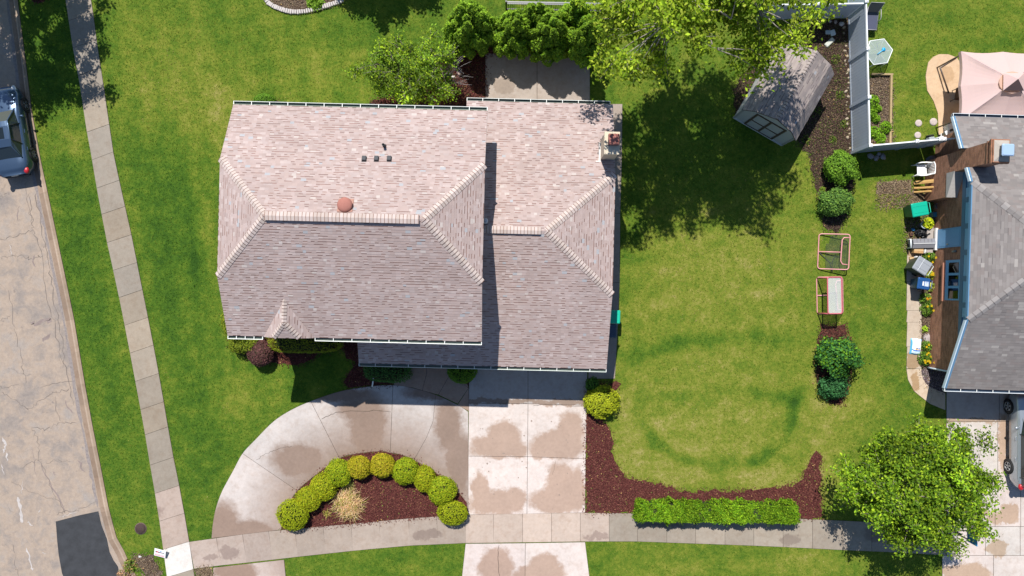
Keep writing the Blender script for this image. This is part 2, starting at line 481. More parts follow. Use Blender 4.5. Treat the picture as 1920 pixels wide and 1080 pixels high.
def crown_tree(name, label, cat, base, cz, rad, nclump, per, leaf, palette, seed, clump=0.5, shell=0.35, trunk=0.16, bark=(0.16, 0.13, 0.10), flat_bottom=-0.55, up=0.75, group=None, lean=(0, 0), mat_leaf=None, bare=0):
    rng = np.random.default_rng(seed); rg = random.Random(seed)
    t = thing(name, label, cat, (base[0], base[1], 0), 0, group)
    rx, ry, rz = rad
    # clump centres
    cs = []
    lob = [(rg.uniform(0, 6.28), rg.uniform(-0.2, 0.9), rg.uniform(0.75, 1.1)) for _ in range(9)]
    tries = 0
    while len(cs) < nclump and tries < nclump * 60:
        tries += 1
        d = rng.normal(size=3); d /= np.linalg.norm(d)
        if d[2] < flat_bottom: continue
        rr = rng.uniform(shell, 1.0) ** 0.6
        az = math.atan2(d[1], d[0])
        m = 1.0 + 0.12 * math.sin(3 * az + seed) + 0.10 * math.sin(5 * az + seed * 2.1) + 0.10 * math.sin(9 * az + seed * 1.3)
        c = np.array([d[0] * rx * rr * m, d[1] * ry * rr * m, d[2] * rz * rr])
        if cs:
            gap_ = min((e[0] - c[0]) ** 2 + (e[1] - c[1]) ** 2 + .35 * (e[2] - c[2]) ** 2 for e in cs)
            if gap_ < (rx * ry) / nclump * 1.5 * max(.15, 1 - tries / (nclump * 14)): continue
        cs.append(c)
    cs = np.array(cs)
    top = np.array([lean[0], lean[1], cz])
    # trunk and limbs
    mb = MB()
    fork = cz - rz * 0.75
    mb.tube([(0, 0, -0.05), (lean[0] * 0.2 + 0.03, lean[1] * 0.2, fork * 0.5), (lean[0] * 0.5, lean[1] * 0.5, fork)], [trunk * 1.35, trunk, trunk * 0.85], 10, 0, bark)
    start = Vector((lean[0] * 0.5, lean[1] * 0.5, fork))
    nl = 11
    limbs = []
    for k in range(nl):
        a = 2 * math.pi * k / nl + rg.uniform(-0.25, 0.25)
        e = rg.uniform(0.15, 0.95)
        tip = Vector((top[0] + math.cos(a) * rx * 0.75 * math.cos(e), top[1] + math.sin(a) * ry * 0.75 * math.cos(e), top[2] + rz * 0.7 * math.sin(e)))
        mid = start.lerp(tip, 0.5) + Vector((rg.uniform(-.2, .2), rg.uniform(-.2, .2), rg.uniform(0.0, .5)))
        mb.tube([start - Vector((0, 0, 0.15)), start.lerp(mid, 0.55), mid, tip], [trunk * 0.55, trunk * 0.42, trunk * 0.3, trunk * 0.10], 6, 0, bark)
        limbs.append((start.lerp(mid, 0.6), mid, tip))
    for c in cs:
        q = Vector(c + top)
        bp, bd = None, 1e9
        for l in limbs:
            for s in l:
                d = (s - q).length
                if d < bd: bd, bp = d, s
        w = trunk * 0.13
        mb.tube([bp, bp.lerp(q, 0.5) + Vector((rg.uniform(-.1, .1), rg.uniform(-.1, .1), rg.uniform(-0.05, .2))), q], [w, w * 0.7, w * 0.3], 4, 0, [x * 1.15 for x in bark])
    # leaves sit along twigs that fan out from each limb end
    ntw = 7
    nc = len(cs); cen = np.repeat(cs, ntw, 0); m_ = len(cen)
    outw = unit(cen / np.array([rx, ry, rz]) + 1e-6)
    dirs = unit(outw * 0.75 + rng.normal(size=(m_, 3)) * np.array([.8, .8, .45]) + np.array([0, 0, .12]))
    ln = clump * np.repeat(rng.uniform(.75, 1.35, nc), ntw) * rng.uniform(.7, 1.35, m_)
    st0 = cen + top - dirs * (ln * .25)[:, None]
    per_t = max(4, per // ntw)
    tid = np.repeat(np.arange(m_), per_t); n = len(tid)
    u = rng.uniform(.05, 1.05, n)
    spread = (.05 + .11 * (1 - np.abs(u - .45))) * clump / .5
    pts = st0[tid] + dirs[tid] * (ln[tid] * u)[:, None] + rng.normal(size=(n, 3)) * spread[:, None] * np.array([1, 1, .7])
    pts[:, 2] -= .10 * u ** 2
    cbr = np.repeat(1 + rng.normal(size=nc) * .22, ntw) * (1 + rng.normal(size=m_) * .12)
    cols = pick(rng, n, palette) * cbr[tid][:, None]
    V, Fq = leafset(rng, pts, outw[tid], leaf, cols, up=up, rnd=0.6, out=0.35)
    fast_mesh('crown', V, Fq, [mat_leaf or M_LEAF], t, col=np.clip(cols, 0.003, .85))
    for k in range(0, m_, 2):
        a_, b_ = Vector(st0[k]), Vector(st0[k] + dirs[k] * ln[k]); mb.tube([a_, a_.lerp(b_, .5) + Vector((0, 0, .03)), b_], [.016, .011, .004], 3, 0, [x * 1.3 for x in bark], cap=False)
    mb.build('trunk', M_BARK, t)
    if bare:
        pass
    return t

def leaf_ball_mesh(seed, n, size, palette, lump=0.05, squash=1.0, core=(0.02, 0.025, 0.01), nz=0.05, flat=0.0, mat_=None, p=2.0, jitcol=0.2):
    """unit ball covered with small leaves over an opaque dark core added to stop light coming through; returns (foliage mesh object name)"""
    rng = np.random.default_rng(seed)
    d = unit(rng.normal(size=(n, 3)))
    d = d[d[:, 2] > -0.75]
    n = len(d)
    # superellipsoid
    k = (np.abs(d) ** p).sum(1) ** (-1 / p)
    ph = rng.uniform(0, 6.28, 8); fr = rng.uniform(2, 6, (8, 3))
    w = sum(np.sin(d @ fr[i] + ph[i]) for i in range(8)) / 8 * lump * 2.5
    r = k * (1 + w + rng.normal(size=n) * nz)
    pts = d * r[:, None]
    cols = pick(rng, n, palette, jitcol)
    V, Fq = leafset(rng, pts, d, size, cols, up=0.5, rnd=0.5, out=1.1, aspect=0.62)
    # dark solid core, added so that light does not pass through the leaves
    mb = MB(); mb.blob((0, 0, 0), (0.86, 0.86, 0.86), seed, 0.03, 16)
    cv = np.array(mb.v, np.float32)
    if p > 2.0:
        cd = unit(cv); cv = cd * ((np.abs(cd) ** p).sum(1) ** (-1 / p) * 0.86)[:, None]
    cf = np.array(mb.f, np.int32)
    V2 = np.concatenate([cv, V]); F2 = np.concatenate([cf, Fq + len(cv)])
    c2 = np.concatenate([np.tile(np.array(core, np.float32), (len(cf), 1)), cols])
    return V2, F2, c2

def shrub(name, label, px, py, rpx, h, seed, palette, n=4200, size=0.05, lump=0.05, nz=0.05, cat='shrub', group=None, ry=None, rz=None, p=2.0, rot=0.0, m=None, core=(0.02, 0.025, 0.01), zc=None, low=0.0):
    """rounded shrub: photo centre and radius in pixels, real height in metres"""
    zc = zc if zc is not None else h * 0.5 + low
    c = P(px, py, h * 0.6)
    k = (H - h * 0.6) / F
    t = thing(name, label, cat, (c.x, c.y, 0), rot, group)
    rx = rpx * k; ryy = (ry or rpx) * k; rz = rz or (h / 2 + 0.02)
    V, Fq, cols = leaf_ball_mesh(seed, n, size / max(rx, 0.2), palette, lump, 1, core, nz, p=p)
    # size in local units: scale the points only so that leaves keep their size
    V = V * np.array([rx, ryy, rz]) + np.array([0, 0, zc])
    fast_mesh('foliage', V, Fq, [m or M_LEAF], t, col=cols)
    mb = MB()
    mb.tube([(0, 0, -0.03), (0.01, 0, zc * 0.5), (0, 0, zc)], [0.035, 0.03, 0.02], 6, 0, (0.12, 0.09, 0.07))
    for a in range(5):
        w = a * 1.256 + seed
        mb.tube([(0, 0, 0.03), (math.cos(w) * rx * 0.3, math.sin(w) * ryy * 0.3, zc * 0.6), (math.cos(w) * rx * 0.6, math.sin(w) * ryy * 0.6, zc)], [0.02, 0.015, 0.008], 5, 0, (0.12, 0.09, 0.07))
    mb.build('stem', M_BARK, t)
    return t

# ------------------------------------------------------------------ the ground
KERB = [(-40, -420), (2, -150), (27, 0), (40, 100), (53, 205), (70, 300), (83, 360), (97, 427), (115, 513), (133, 600), (153, 720), (167, 797), (183, 877), (197, 950), (206, 985),
        (213, 1010), (227, 1035), (241, 1067), (262, 1105), (300, 1150), (360, 1190), (450, 1215), (600, 1225)]
RW, RH = 1920, 1080
kp = np.array([p[1] for p in KERB[:-1]], float); kx_ = np.array([p[0] for p in KERB[:-1]], float)
def kerb_x(py): return np.interp(py, kp, kx_)

def blobs(px, py, lst):
    v = np.zeros_like(px)
    for (cx, cy, rx, ry, a) in lst:
        v += a * np.exp(-(((px - cx) / rx) ** 2 + ((py - cy) / ry) ** 2))
    return v
def seg_band(px, py, pts, w, amp):
    d = np.full_like(px, 1e9); w = w * (1 + .35 * np.sin(px * .09 + py * .05)); amp = amp * (1 + .45 * np.sin(px * .035 - py * .05 + 1))
    for (x0, y0), (x1, y1) in zip(pts[:-1], pts[1:]):
        dx, dy = x1 - x0, y1 - y0
        t = np.clip(((px - x0) * dx + (py - y0) * dy) / (dx * dx + dy * dy), 0, 1)
        d = np.minimum(d, np.hypot(px - x0 - t * dx, py - y0 - t * dy))
    return amp * np.exp(-(d / w) ** 2)
def tone(px, py):
    """how dry and yellow the turf is: 0 lush, 1 straw"""
    v = np.where(px < 1150, 0.39, 0.45) - .05 * (px < 420) * (py > 250)
    v += blobs(px, py, [
        (330, 150, 90, 120, .20), (420, 230, 60, 80, .18), (600, 130, 120, 90, .14), (300, 330, 60, 90, -.06), (330, 480, 60, 150, -.14), (400, 420, 30, 110, .12), (400, 600, 60, 60, .06),
        (450, 730, 60, 40, .12), (370, 820, 50, 110, -.10), (420, 770, 25, 20, .16), (100, 500, 60, 200, -.10), (170, 600, 60, 250, -.09), (130, 270, 40, 25, .22), (200, 880, 45, 60, -.02),
        (100, 100, 60, 120, -.16), (250, 1000, 60, 40, .08), (690, 60, 90, 50, -.10),
        (1350, 520, 190, 170, .20), (1330, 800, 170, 110, .22), (1180, 820, 40, 90, .18), (1260, 890, 80, 30, .22), (1450, 900, 90, 30, .20), (1545, 860, 40, 130, .20),
        (1185, 440, 22, 90, -.14), (1180, 640, 26, 90, -.02), (1640, 640, 70, 200, -.02), (1640, 420, 70, 60, .10), (1560, 730, 60, 60, .12), (1620, 760, 60, 60, .08), (1690, 560, 20, 200, -.08),
        (1350, 260, 190, 110, -.08), (1500, 330, 40, 60, .10), (1760, 60, 120, 60, -.02), (1690, 150, 40, 80, .08), (1660, 370, 40, 20, .15),
        (700, 1052, 160, 30, -.02), (1300, 1060, 200, 25, .05), (1530, 1060, 120, 22, .12), (600, 690, 60, 40, -.12)])
    v += .045 * np.sin((px - .22 * py) / 11.0) * (px < 880) * (py < 760) + .03 * np.sin((py + .1 * px) / 9.0) * (px > 1150)
    v += seg_band(px, py, [(1195, 672), (1250, 648), (1320, 634), (1400, 632), (1450, 640)], 13, -.28)
    v += seg_band(px, py, [(1240, 742), (1300, 738), (1420, 735), (1500, 745)], 10, -.17)
    v += seg_band(px, py, [(1195, 740), (1205, 790), (1230, 832), (1280, 862), (1350, 872), (1420, 865), (1470, 830), (1490, 780), (1492, 735)], 10, -.28)
    v += seg_band(px, py, [(352, 360), (362, 470), (372, 620), (380, 740)], 7, -.14)
    v += seg_band(px, py, [(420, 330), (425, 470), (436, 600), (445, 700)], 8, -.10)
    v += seg_band(px, py, [(250, 150), (300, 380), (330, 560)], 9, -.07)
    return v

def structured_lawn():
    pys = np.concatenate([np.linspace(-2500, -330, 6)[:-1], np.linspace(-330, 1212, 190)])
    V = []; T = []
    ncol = 230
    for py in pys:
        xs = np.concatenate([np.linspace(kerb_x(py) + 7, 1990, ncol - 4), [2200, 2800, 4200, 9000]])
        V.append(np.stack([(xs - 960) * H / F, np.full(ncol, (540 - py) * H / F), np.zeros(ncol)], 1))
        T.append(tone(xs, np.full(ncol, py)))
    V = np.concatenate(V); T = np.concatenate(T)
    nr = len(pys)
    i = np.arange(nr - 1)[:, None] * ncol + np.arange(ncol - 1)[None]
    Fq = np.stack([i + ncol, i + ncol + 1, i + 1, i], -1).reshape(-1, 4)
    o = fast_mesh('lawn', V, Fq, [M_LAWN])
    a = o.data.attributes.new('tone', 'FLOAT', 'POINT'); a.data.foreach_set('value', T.astype(np.float32))
    tag(o, kind='structure')
structured_lawn()

# the road is one sheet a kerb's height below the lawn, out to the horizon
road = MB()
road.sheet([(-400, -400), (400, -400), (400, 400), (-400, 400)], -0.12, 0)
rr = random.Random(4)
def crack(pts, w, m=1, jit=3.0, z=-0.116, n=7):
    q = []
    for (x0, y0), (x1, y1) in zip(pts[:-1], pts[1:]):
        for k in range(n):
            t = k / n; q.append((x0 + (x1 - x0) * t + rr.uniform(-jit, jit), y0 + (y1 - y0) * t + rr.uniform(-jit, jit)))
    q.append(pts[-1])
    W = [P(x, y, -0.12) for x, y in q]
    L, Rr = [], []
    for i, p in enumerate(W):
        d = W[min(i + 1, len(W) - 1)] - W[max(i - 1, 0)]; nrm = Vector((-d.y, d.x, 0)).normalized()
        ww = w * rr.uniform(0.2, .8) * (0.25 if i in (0, len(W) - 1) else 1)
        L.append(p + nrm * ww / 2); Rr.append(p - nrm * ww / 2)
    for i in range(len(W) - 1):
        road.face([(v.x, v.y, z) for v in (L[i], Rr[i], Rr[i + 1], L[i + 1])], m)
for pts, w in [([(-5, 452), (25, 443), (62, 431)], .05), ([(2, 485), (20, 480), (40, 480), (60, 486), (80, 480)], .045), ([(18, 545), (22, 590), (32, 640), (42, 690), (48, 720)], .04),
               ([(55, 360), (60, 410), (62, 431), (75, 470), (90, 560), (105, 620), (118, 690)], .05), ([(66, 360), (78, 420), (88, 480), (98, 540), (112, 610), (122, 690), (138, 760)], .06),
               ([(0, 735), (25, 748), (50, 770), (75, 752), (100, 738), (130, 728)], .05), ([(38, 720), (10, 728), (-10, 722)], .04), ([(60, 802), (85, 806), (115, 791), (145, 793)], .05),
               ([(105, 745), (108, 775), (113, 790)], .04), ([(60, 802), (70, 825), (75, 860), (90, 900), (105, 935), (122, 962)], .04), ([(85, 868), (105, 863), (135, 866)], .04),
               ([(105, 965), (120, 960), (150, 955), (184, 940)], .04), ([(40, 880), (55, 868), (80, 860)], .035), ([(100, 935), (60, 925), (20, 900)], .03), ([(25, 1020), (30, 1060), (34, 1085)], .035),
               ([(48, 340), (52, 390), (60, 420)], .03), ([(0, 600), (20, 592)], .03), ([(140, 715), (100, 720), (75, 726)], .04), ([(0, 370), (14, 362)], .04), ([(18, 460), (22, 482)], .02)]:
    crack(pts, w)
for pts, w in [([(18, 455), (22, 478)], .05), ([(4, 820), (10, 835), (6, 850)], .20), ([(12, 850), (14, 865)], .12), ([(34, 930), (40, 960), (42, 980)], .26), ([(42, 900), (41, 925)], .05),
               ([(50, 978), (62, 985)], .12), ([(72, 962), (77, 955)], .06), ([(50, 1025), (57, 1055), (62, 1070)], .16), ([(80, 1036), (86, 1038)], .07), ([(110, 968), (125, 966), (145, 960)], .05), ([(2, 870), (8, 890)], .08)]:
    crack(pts, w, 2, 2.0, -0.1155, 5)
# dark weathered seam beside the gutter
seam = [(x - 14, y) for x, y in KERB if -200 < y < 960]
crack(seam, .26, 3, 1.2, -0.1165, 6)
for pts, w in [([(60, 605), (66, 610), (95, 596), (90, 606)], .3), ([(80, 640), (95, 625)], .22), ([(62, 478), (66, 500)], .12), ([(35, 383), (34, 415)], .07), ([(120, 752), (136, 775)], .2), ([(148, 865), (160, 885)], .16), ([(100, 885), (105, 890)], .12), ([(70, 895), (60, 840)], .05), ([(75, 865), (90, 900), (122, 958)], .12)]:
    crack(pts, w, 4, 3.0, -0.117, 4)
# fresh blacktop patch
edge = [(105, 978), (118, 974), (150, 966), (184, 959), (190, 985), (200, 1010), (206, 1035), (213, 1050), (221, 1062), (228, 1100), (130, 1110), (116, 1075), (110, 1040), (107, 1010)]
road.sheet([tuple(P2(x + rr.uniform(-.6, .6), y + rr.uniform(-.6, .6), -.12)) for x, y in edge], -0.112, 5)
M_CRK = mat('crack_dark', (0.165, 0.138, 0.12), rough=1, var=(5, .3), attr=False)
M_PALE = mat('pale_patch', (0.42, 0.385, 0.365), rough=1, var=(5, .3), attr=False)
M_SEAM = mat('seam_grit', (0.22, 0.19, 0.18), rough=1, var=(9, .5), attr=False)
M_STAIN = mat('oil_stain', (0.22, 0.175, 0.16), rough=1, var=(5, .4), attr=False)
M_TAR = mat('fresh_blacktop', (0.034, 0.036, 0.041), rough=0.8, var=(2.2, .55), attr=False, bump=(60, .8, .015))
tag(road.build('road', [M_ASPH, M_CRK, M_PALE, M_SEAM, M_STAIN, M_TAR]), kind='structure')

M_KERB = concrete('kerb_concrete', [], (0.245, 0.185, 0.14), speck=0.15)

# kerb and gutter swept along the lawn edge
kb = MB()
def sweep(offs, m, cfun):
    pts = [P(x, y, 0) for x, y in KERB]
    fine = []
    for a, b in zip(pts[:-1], pts[1:]):
        for k in range(4): fine.append(a.lerp(b, k / 4))
    fine.append(pts[-1])
    rows = []
    for i, p in enumerate(fine):
        d = (fine[min(i + 1, len(fine) - 1)] - fine[max(i - 1, 0)]).normalized(); n = Vector((-d.y, d.x, 0))  # points towards the lawn
        if n.x < 0 and i < 40: n = -n
        rows.append([Vector((p.x + n.x * o, p.y + n.y * o, z)) for o, z in offs])
    for i in range(len(rows) - 1):
        c = cfun(i)
        for k in range(len(offs) - 1):
            kb.face([rows[i][k], rows[i + 1][k], rows[i + 1][k + 1], rows[i][k + 1]], m, c[k])
rk = random.Random(8)
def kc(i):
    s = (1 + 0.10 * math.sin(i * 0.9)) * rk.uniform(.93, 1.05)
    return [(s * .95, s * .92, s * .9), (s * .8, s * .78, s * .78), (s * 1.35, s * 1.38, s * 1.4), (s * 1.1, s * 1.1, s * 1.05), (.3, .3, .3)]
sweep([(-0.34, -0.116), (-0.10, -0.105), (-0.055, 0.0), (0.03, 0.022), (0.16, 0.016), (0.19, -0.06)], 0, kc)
# joints across the kerb
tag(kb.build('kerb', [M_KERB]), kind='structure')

def slab(mb, quad, z=0.03, c=(1, 1, 1), m=0, gap=0.011, th=0.03):
    """one poured slab: the polygon drawn in by half a joint, standing on the joint dirt"""
    n = len(quad); cx = sum(p[0] for p in quad) / n; cy = sum(p[1] for p in quad) / n
    a = sum(quad[i][0] * quad[(i + 1) % n][1] - quad[(i + 1) % n][0] * quad[i][1] for i in range(n))
    if a < 0: quad = quad[::-1]
    out = []
    for i in range(n):
        p0, p1, p2 = Vector(quad[i - 1]), Vector(quad[i]), Vector(quad[(i + 1) % n])
        d1 = (p1 - p0).normalized(); d2 = (p2 - p1).normalized()
        n1 = Vector((-d1.y, d1.x)); n2 = Vector((-d2.y, d2.x))
        b = n1 + n2
        if b.length < 1e-6: b = n1
        b.normalize(); s = gap / max(0.35, b.dot(n1))
        q = p1 + b * s; out.append((q.x, q.y))
    mb.prism(out, z - th, z, m, c)
    mb.sheet(quad, z - 0.016, 1, (1, 1, 1))

def lerp2(a, b, t): return (a[0] + (b[0] - a[0]) * t, a[1] + (b[1] - a[1]) * t)
def at_y(poly, y):
    for a, b in zip(poly[:-1], poly[1:]):
        if a[1] <= y <= b[1]: return lerp2(a, b, (y - a[1]) / (b[1] - a[1]))
    a, b = (poly[0], poly[1]) if y < poly[0][1] else (poly[-2], poly[-1])
    return lerp2(a, b, (y - a[1]) / (b[1] - a[1]))
def at_x(poly, x):
    q = at_y([(b, a) for a, b in poly], x); return (q[1], q[0])

rs = random.Random(21)
# pavement running down the left
wl = [(108, -120), (123, 0), (137, 90), (152, 170), (160, 230), (173, 300), (183, 360), (200, 450), (220, 540), (240, 640), (255, 720), (270, 800), (283, 880), (297, 960), (305, 1020), (313, 1080), (330, 1200)]
wr = [(150, -120), (172, 0), (183, 85), (197, 175), (213, 285), (229, 360), (247, 440), (267, 540), (287, 640), (302, 720), (315, 797), (328, 870), (337, 912), (353, 1000), (365, 1080), (382, 1200)]
walk = MB()
jy = [-140, -80, -30, 24, 75, 127, 178, 233, 285, 338, 387, 440, 492, 543, 595, 647, 700, 753, 800, 857, 910, 962, 1015, 1067, 1120, 1172]
for a, b in zip(jy[:-1], jy[1:]):
    q = [P2(*at_y(wl, a + 15)), P2(*at_y(wr, a)), P2(*at_y(wr, b)), P2(*at_y(wl, b + 15))]
    s = rs.uniform(0.86, 1.08); tint = rs.uniform(-.02, .04)
    c = (s * (1 + tint), s, s * (1 - tint * 1.5))
    if a == 1015: c = (2.1, 2.3, 2.65)
    elif a in (910, 962): c = (1.3, 1.2, 1.25)
    elif a in (800, 857): c = (0.9, .9, .9)
    slab(walk, q, 0.03 + rs.uniform(-.004, .006), c, gap=.008)
# pavement running across the bottom
tp = [(353, 1016), (480, 998), (533, 993), (657, 982), (763, 972), (820, 968), (877, 965), (960, 963), (1097, 961), (1190, 962), (1340, 966), (1490, 972), (1563, 975), (1640, 979), (1774, 988)]
bt = [(365, 1066), (413, 1060), (480, 1053), (547, 1045), (657, 1033), (763, 1023), (873, 1018), (960, 1017), (1097, 1015), (1193, 1015), (1360, 1021), (1440, 1024), (1600, 1032), (1690, 1036), (1774, 1041)]
jx = [355, 406, 455, 504, 553, 606, 658, 711, 766, 819, 873, 925, 980, 1034, 1088, 1142, 1195, 1250, 1304, 1359, 1413, 1468, 1523, 1580, 1634, 1690, 1744, 1773]
for a, b in zip(jx[:-1], jx[1:]):
    k = max(0, (900 - a) / 545 * 9)
    q = [P2(*at_x(tp, a)), P2(*at_x(tp, b)), P2(*at_x(bt, b + k)), P2(*at_x(bt, a + k))]
    s = rs.uniform(0.88, 1.10)
    c = (s, s, s)
    if 870 < a < 1090: c = (s * 1.6, s * 1.5, s * 1.55)
    elif a < 470: c = (s * 1.25, s * 1.18, s * 1.25)
    elif a < 870: c = (s * 1.1, s * 1.05, s * 1.08)
    slab(walk, q, 0.03 + rs.uniform(-.003, .005), c, gap=.008)
tag(walk.build('pavement', [concrete('pavement_concrete', [P2(430, 1035) + (.5, .35), P2(395, 1045) + (.4, .2), P2(800, 1003) + (.8, .22), P2(1120, 1005) + (.6, .2), P2(1240, 985) + (1.2, .18), P2(280, 960) + (.6, .5), P2(1480, 1010) + (.5, .3), P2(1640, 1000) + (.6, .5), P2(210, 580) + (.3, .8)],
    (0.272, 0.234, 0.190), (0.185, 0.150, 0.122), soft=.5), M_JOINT]), kind='structure')

# driveway, curved drive and apron
out_arc = [(397, 1009), (399, 985), (405, 953), (417, 920), (437, 883), (455, 850), (480, 823), (513, 790), (545, 769), (583, 752), (640, 733), (697, 724), (737, 722), (773, 727), (817, 740), (860, 760), (878, 772)]
in_arc = [(527, 993), (538, 955), (558, 920), (597, 887), (637, 859), (667, 851), (713, 846), (732, 849), (757, 854), (790, 870), (827, 893), (857, 920), (875, 942), (878, 965)]
dr = MB()
def D(pts, c=(1, 1, 1), z=0.034, gap=0.010, m=0): slab(dr, [P2(x, y) for x, y in pts], z, c, m, gap)
def catmull(pts, k=5):
    out = []; n = len(pts)
    for i in range(n - 1):
        p0, p1, p2, p3 = pts[max(0, i - 1)], pts[i], pts[i + 1], pts[min(n - 1, i + 2)]
        for t in (j / k for j in range(k)):
            out.append(tuple(.5 * (2 * p1[d] + (p2[d] - p0[d]) * t + (2 * p0[d] - 5 * p1[d] + 4 * p2[d] - p3[d]) * t * t + (3 * p1[d] - p0[d] - 3 * p2[d] + p3[d]) * t ** 3) for d in (0, 1)))
    return out + [pts[-1]]
OA, IA = catmull(out_arc), catmull(in_arc[:-1])
def sub(arc, a, b):
    near = lambda p: min(range(len(arc)), key=lambda i: (arc[i][0] - p[0]) ** 2 + (arc[i][1] - p[1]) ** 2)
    return arc[near(a):near(b) + 1]
JO = [(397, 1009), (457, 848), (583, 752), (737, 722), (821, 742), (878, 772)]; JI = [(527, 993), (558, 920), (637, 859), (732, 849), (776, 862), (875, 942)]
for k_, cl in enumerate(((1.06, 1.04, 1.03), (1, 1, 1), (.98, .97, .96), (1, 1, 1), (1, 1, 1))):
    o_, i_ = sub(OA, JO[k_], JO[k_ + 1]), sub(IA, JI[k_], JI[k_ + 1])
    if k_ == 3: o_ = o_ + [(812, 790), (800, 820)]
    if k_ == 4: o_ = [(800, 820), (812, 790)] + o_ + [(878, 965)]
    D(o_ + i_[::-1], cl, gap=.006 if k_ == 4 else .009)
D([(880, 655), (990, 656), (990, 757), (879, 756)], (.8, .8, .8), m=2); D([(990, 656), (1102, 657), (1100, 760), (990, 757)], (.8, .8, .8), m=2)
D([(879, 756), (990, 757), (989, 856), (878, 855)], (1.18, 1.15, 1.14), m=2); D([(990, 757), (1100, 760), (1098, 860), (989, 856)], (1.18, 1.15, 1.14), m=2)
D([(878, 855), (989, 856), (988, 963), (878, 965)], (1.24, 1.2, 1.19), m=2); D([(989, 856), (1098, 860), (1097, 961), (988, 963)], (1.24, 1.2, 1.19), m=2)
D([(873, 1019), (985, 1018), (984, 1120), (862, 1120)], (1.15, 1.1, 1.1), m=2); D([(985, 1018), (1097, 1016), (1110, 1120), (984, 1120)], (1.2, 1.16, 1.15), m=2)
D([(400, 1064), (480, 1055), (533, 1049), (540, 1120), (400, 1120)], (1.1, 1.05, 1.03))
st = [(702, 990, 6.0, 5.6), (420, 985, 1.0, 1.3), (455, 1000, 2.2, .8), (560, 862, 1.6, 1.0), (690, 800, 1.2, 1.8), (675, 768, 1.3, .6), (840, 800, .8, 1.6), (860, 870, .8, 1.9), (640, 741, 1.9, .4), (820, 735, 1.7, .45), (440, 1072, 1.4, .5)]
st = [P2(a, b) + (c, d) for a, b, c, d in st]
st3 = [(932, 836, 1.45, .62), (945, 818, .85, .85), (965, 845, .7, .4), (1046, 834, 1.42, .78), (1068, 806, .72, 1.05), (1030, 845, 1.0, .5), (928, 942, 1.4, .72), (900, 918, .42, .95), (965, 938, .55, .7), (1042, 938, 1.4, .70), (1052, 905, .85, 1.05), (1084, 915, .42, 1.15),
      (930, 752, 2.4, .17), (1060, 753, 2.0, .18), (930, 1062, .9, 1.0), (1022, 1064, .9, .8), (1010, 1078, 1.4, .5)]
st3 = [P2(a, b) + (c, d) for a, b, c, d in st3]
def dcrack(mb, pts, w, m, z=.0385, jit=1.2, n=6):
    q = []
    for (x0, y0), (x1, y1) in zip(pts[:-1], pts[1:]):
        for k in range(n): q.append((x0 + (x1 - x0) * k / n + rs.uniform(-jit, jit), y0 + (y1 - y0) * k / n + rs.uniform(-jit, jit)))
    q.append(pts[-1]); W = [P(x, y, 0) for x, y in q]
    for i in range(len(W) - 1):
        d = (W[i + 1] - W[i]).normalized(); nn = Vector((-d.y, d.x, 0)) * w * rs.uniform(.35, .6)
        mb.face([(v.x, v.y, z) for v in (W[i] + nn, W[i] - nn, W[i + 1] - nn, W[i + 1] + nn)], m)
for pts, w in (([(604, 785), (625, 775), (650, 771), (700, 770), (733, 772)], .022), ([(935, 1021), (934, 1050), (936, 1085)], .020), ([(480, 862), (500, 850), (520, 842), (548, 836)], .012), ([(905, 757), (930, 755), (960, 757), (988, 756)], .014), ([(1000, 760), (1040, 759), (1095, 762)], .014), ([(1042, 862), (1036, 890)], .010)): dcrack(dr, pts, w, 3)
for k in range(46):
    x, y = rs.uniform(885, 1092), rs.uniform(765, 955); c_ = P(x, y, 0); r_ = rs.uniform(.012, .05)
    dr.face([(c_.x + r_ * math.cos(a_ * 1.05) * rs.uniform(.6, 1.2), c_.y + r_ * math.sin(a_ * 1.05) * rs.uniform(.6, 1.2), .0387) for a_ in range(6)], 4)
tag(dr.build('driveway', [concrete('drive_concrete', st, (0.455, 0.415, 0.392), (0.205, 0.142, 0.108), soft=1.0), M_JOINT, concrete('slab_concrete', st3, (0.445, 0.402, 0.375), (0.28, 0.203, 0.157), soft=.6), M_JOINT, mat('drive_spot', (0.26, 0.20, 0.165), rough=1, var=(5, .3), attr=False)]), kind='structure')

# brown walk to the front door, side path, back patio, neighbour's path and drive
bw = MB()
for pts in ([(760, 620), (800, 620), (800, 700), (792, 732), (775, 727), (738, 722)], [(800, 620), (862, 620), (864, 690), (845, 700), (822, 740), (817, 739), (792, 732), (800, 700)], [(864, 690), (879, 727), (858, 757), (822, 740), (845, 700)], [(879, 727), (879, 771), (858, 759)]):
    slab(bw, [P2(x, y) for x, y in pts], 0.028, (1, 1, 1), 0, .008)
tag(bw.build('front_walk', [concrete('brown_concrete', [], (0.30, 0.215, 0.165)), M_JOINT]), kind='structure')
ptm = MB()
for pts in ([(910, 100), (1007, 100), (1007, 236), (910, 236)], [(1007, 100), (1106, 100), (1106, 236), (1007, 236)]):
    slab(ptm, [P2(x, y) for x, y in pts], 0.03, (1, 1, 1), 0, .012)
for pts in ([(1085, 195), (1167, 195), (1166, 300), (1085, 300)], [(1085, 300), (1166, 300), (1163, 400), (1085, 400)], [(1085, 400), (1163, 400), (1162, 530), (1085, 530)], [(1085, 530), (1162, 530), (1158, 620), (1085, 620)], [(1103, 620), (1158, 620), (1153, 710), (1103, 710)]):
    slab(ptm, [P2(x, y) for x, y in pts], 0.026, (.88, .86, .84), 0, .01)
tag(ptm.build('back_patio', [concrete('patio_concrete', [P2(945, 160) + (.55, .5)], (0.345, 0.295, 0.255), (0.26, 0.21, 0.17)), M_JOINT]), kind='structure')
npt = MB()
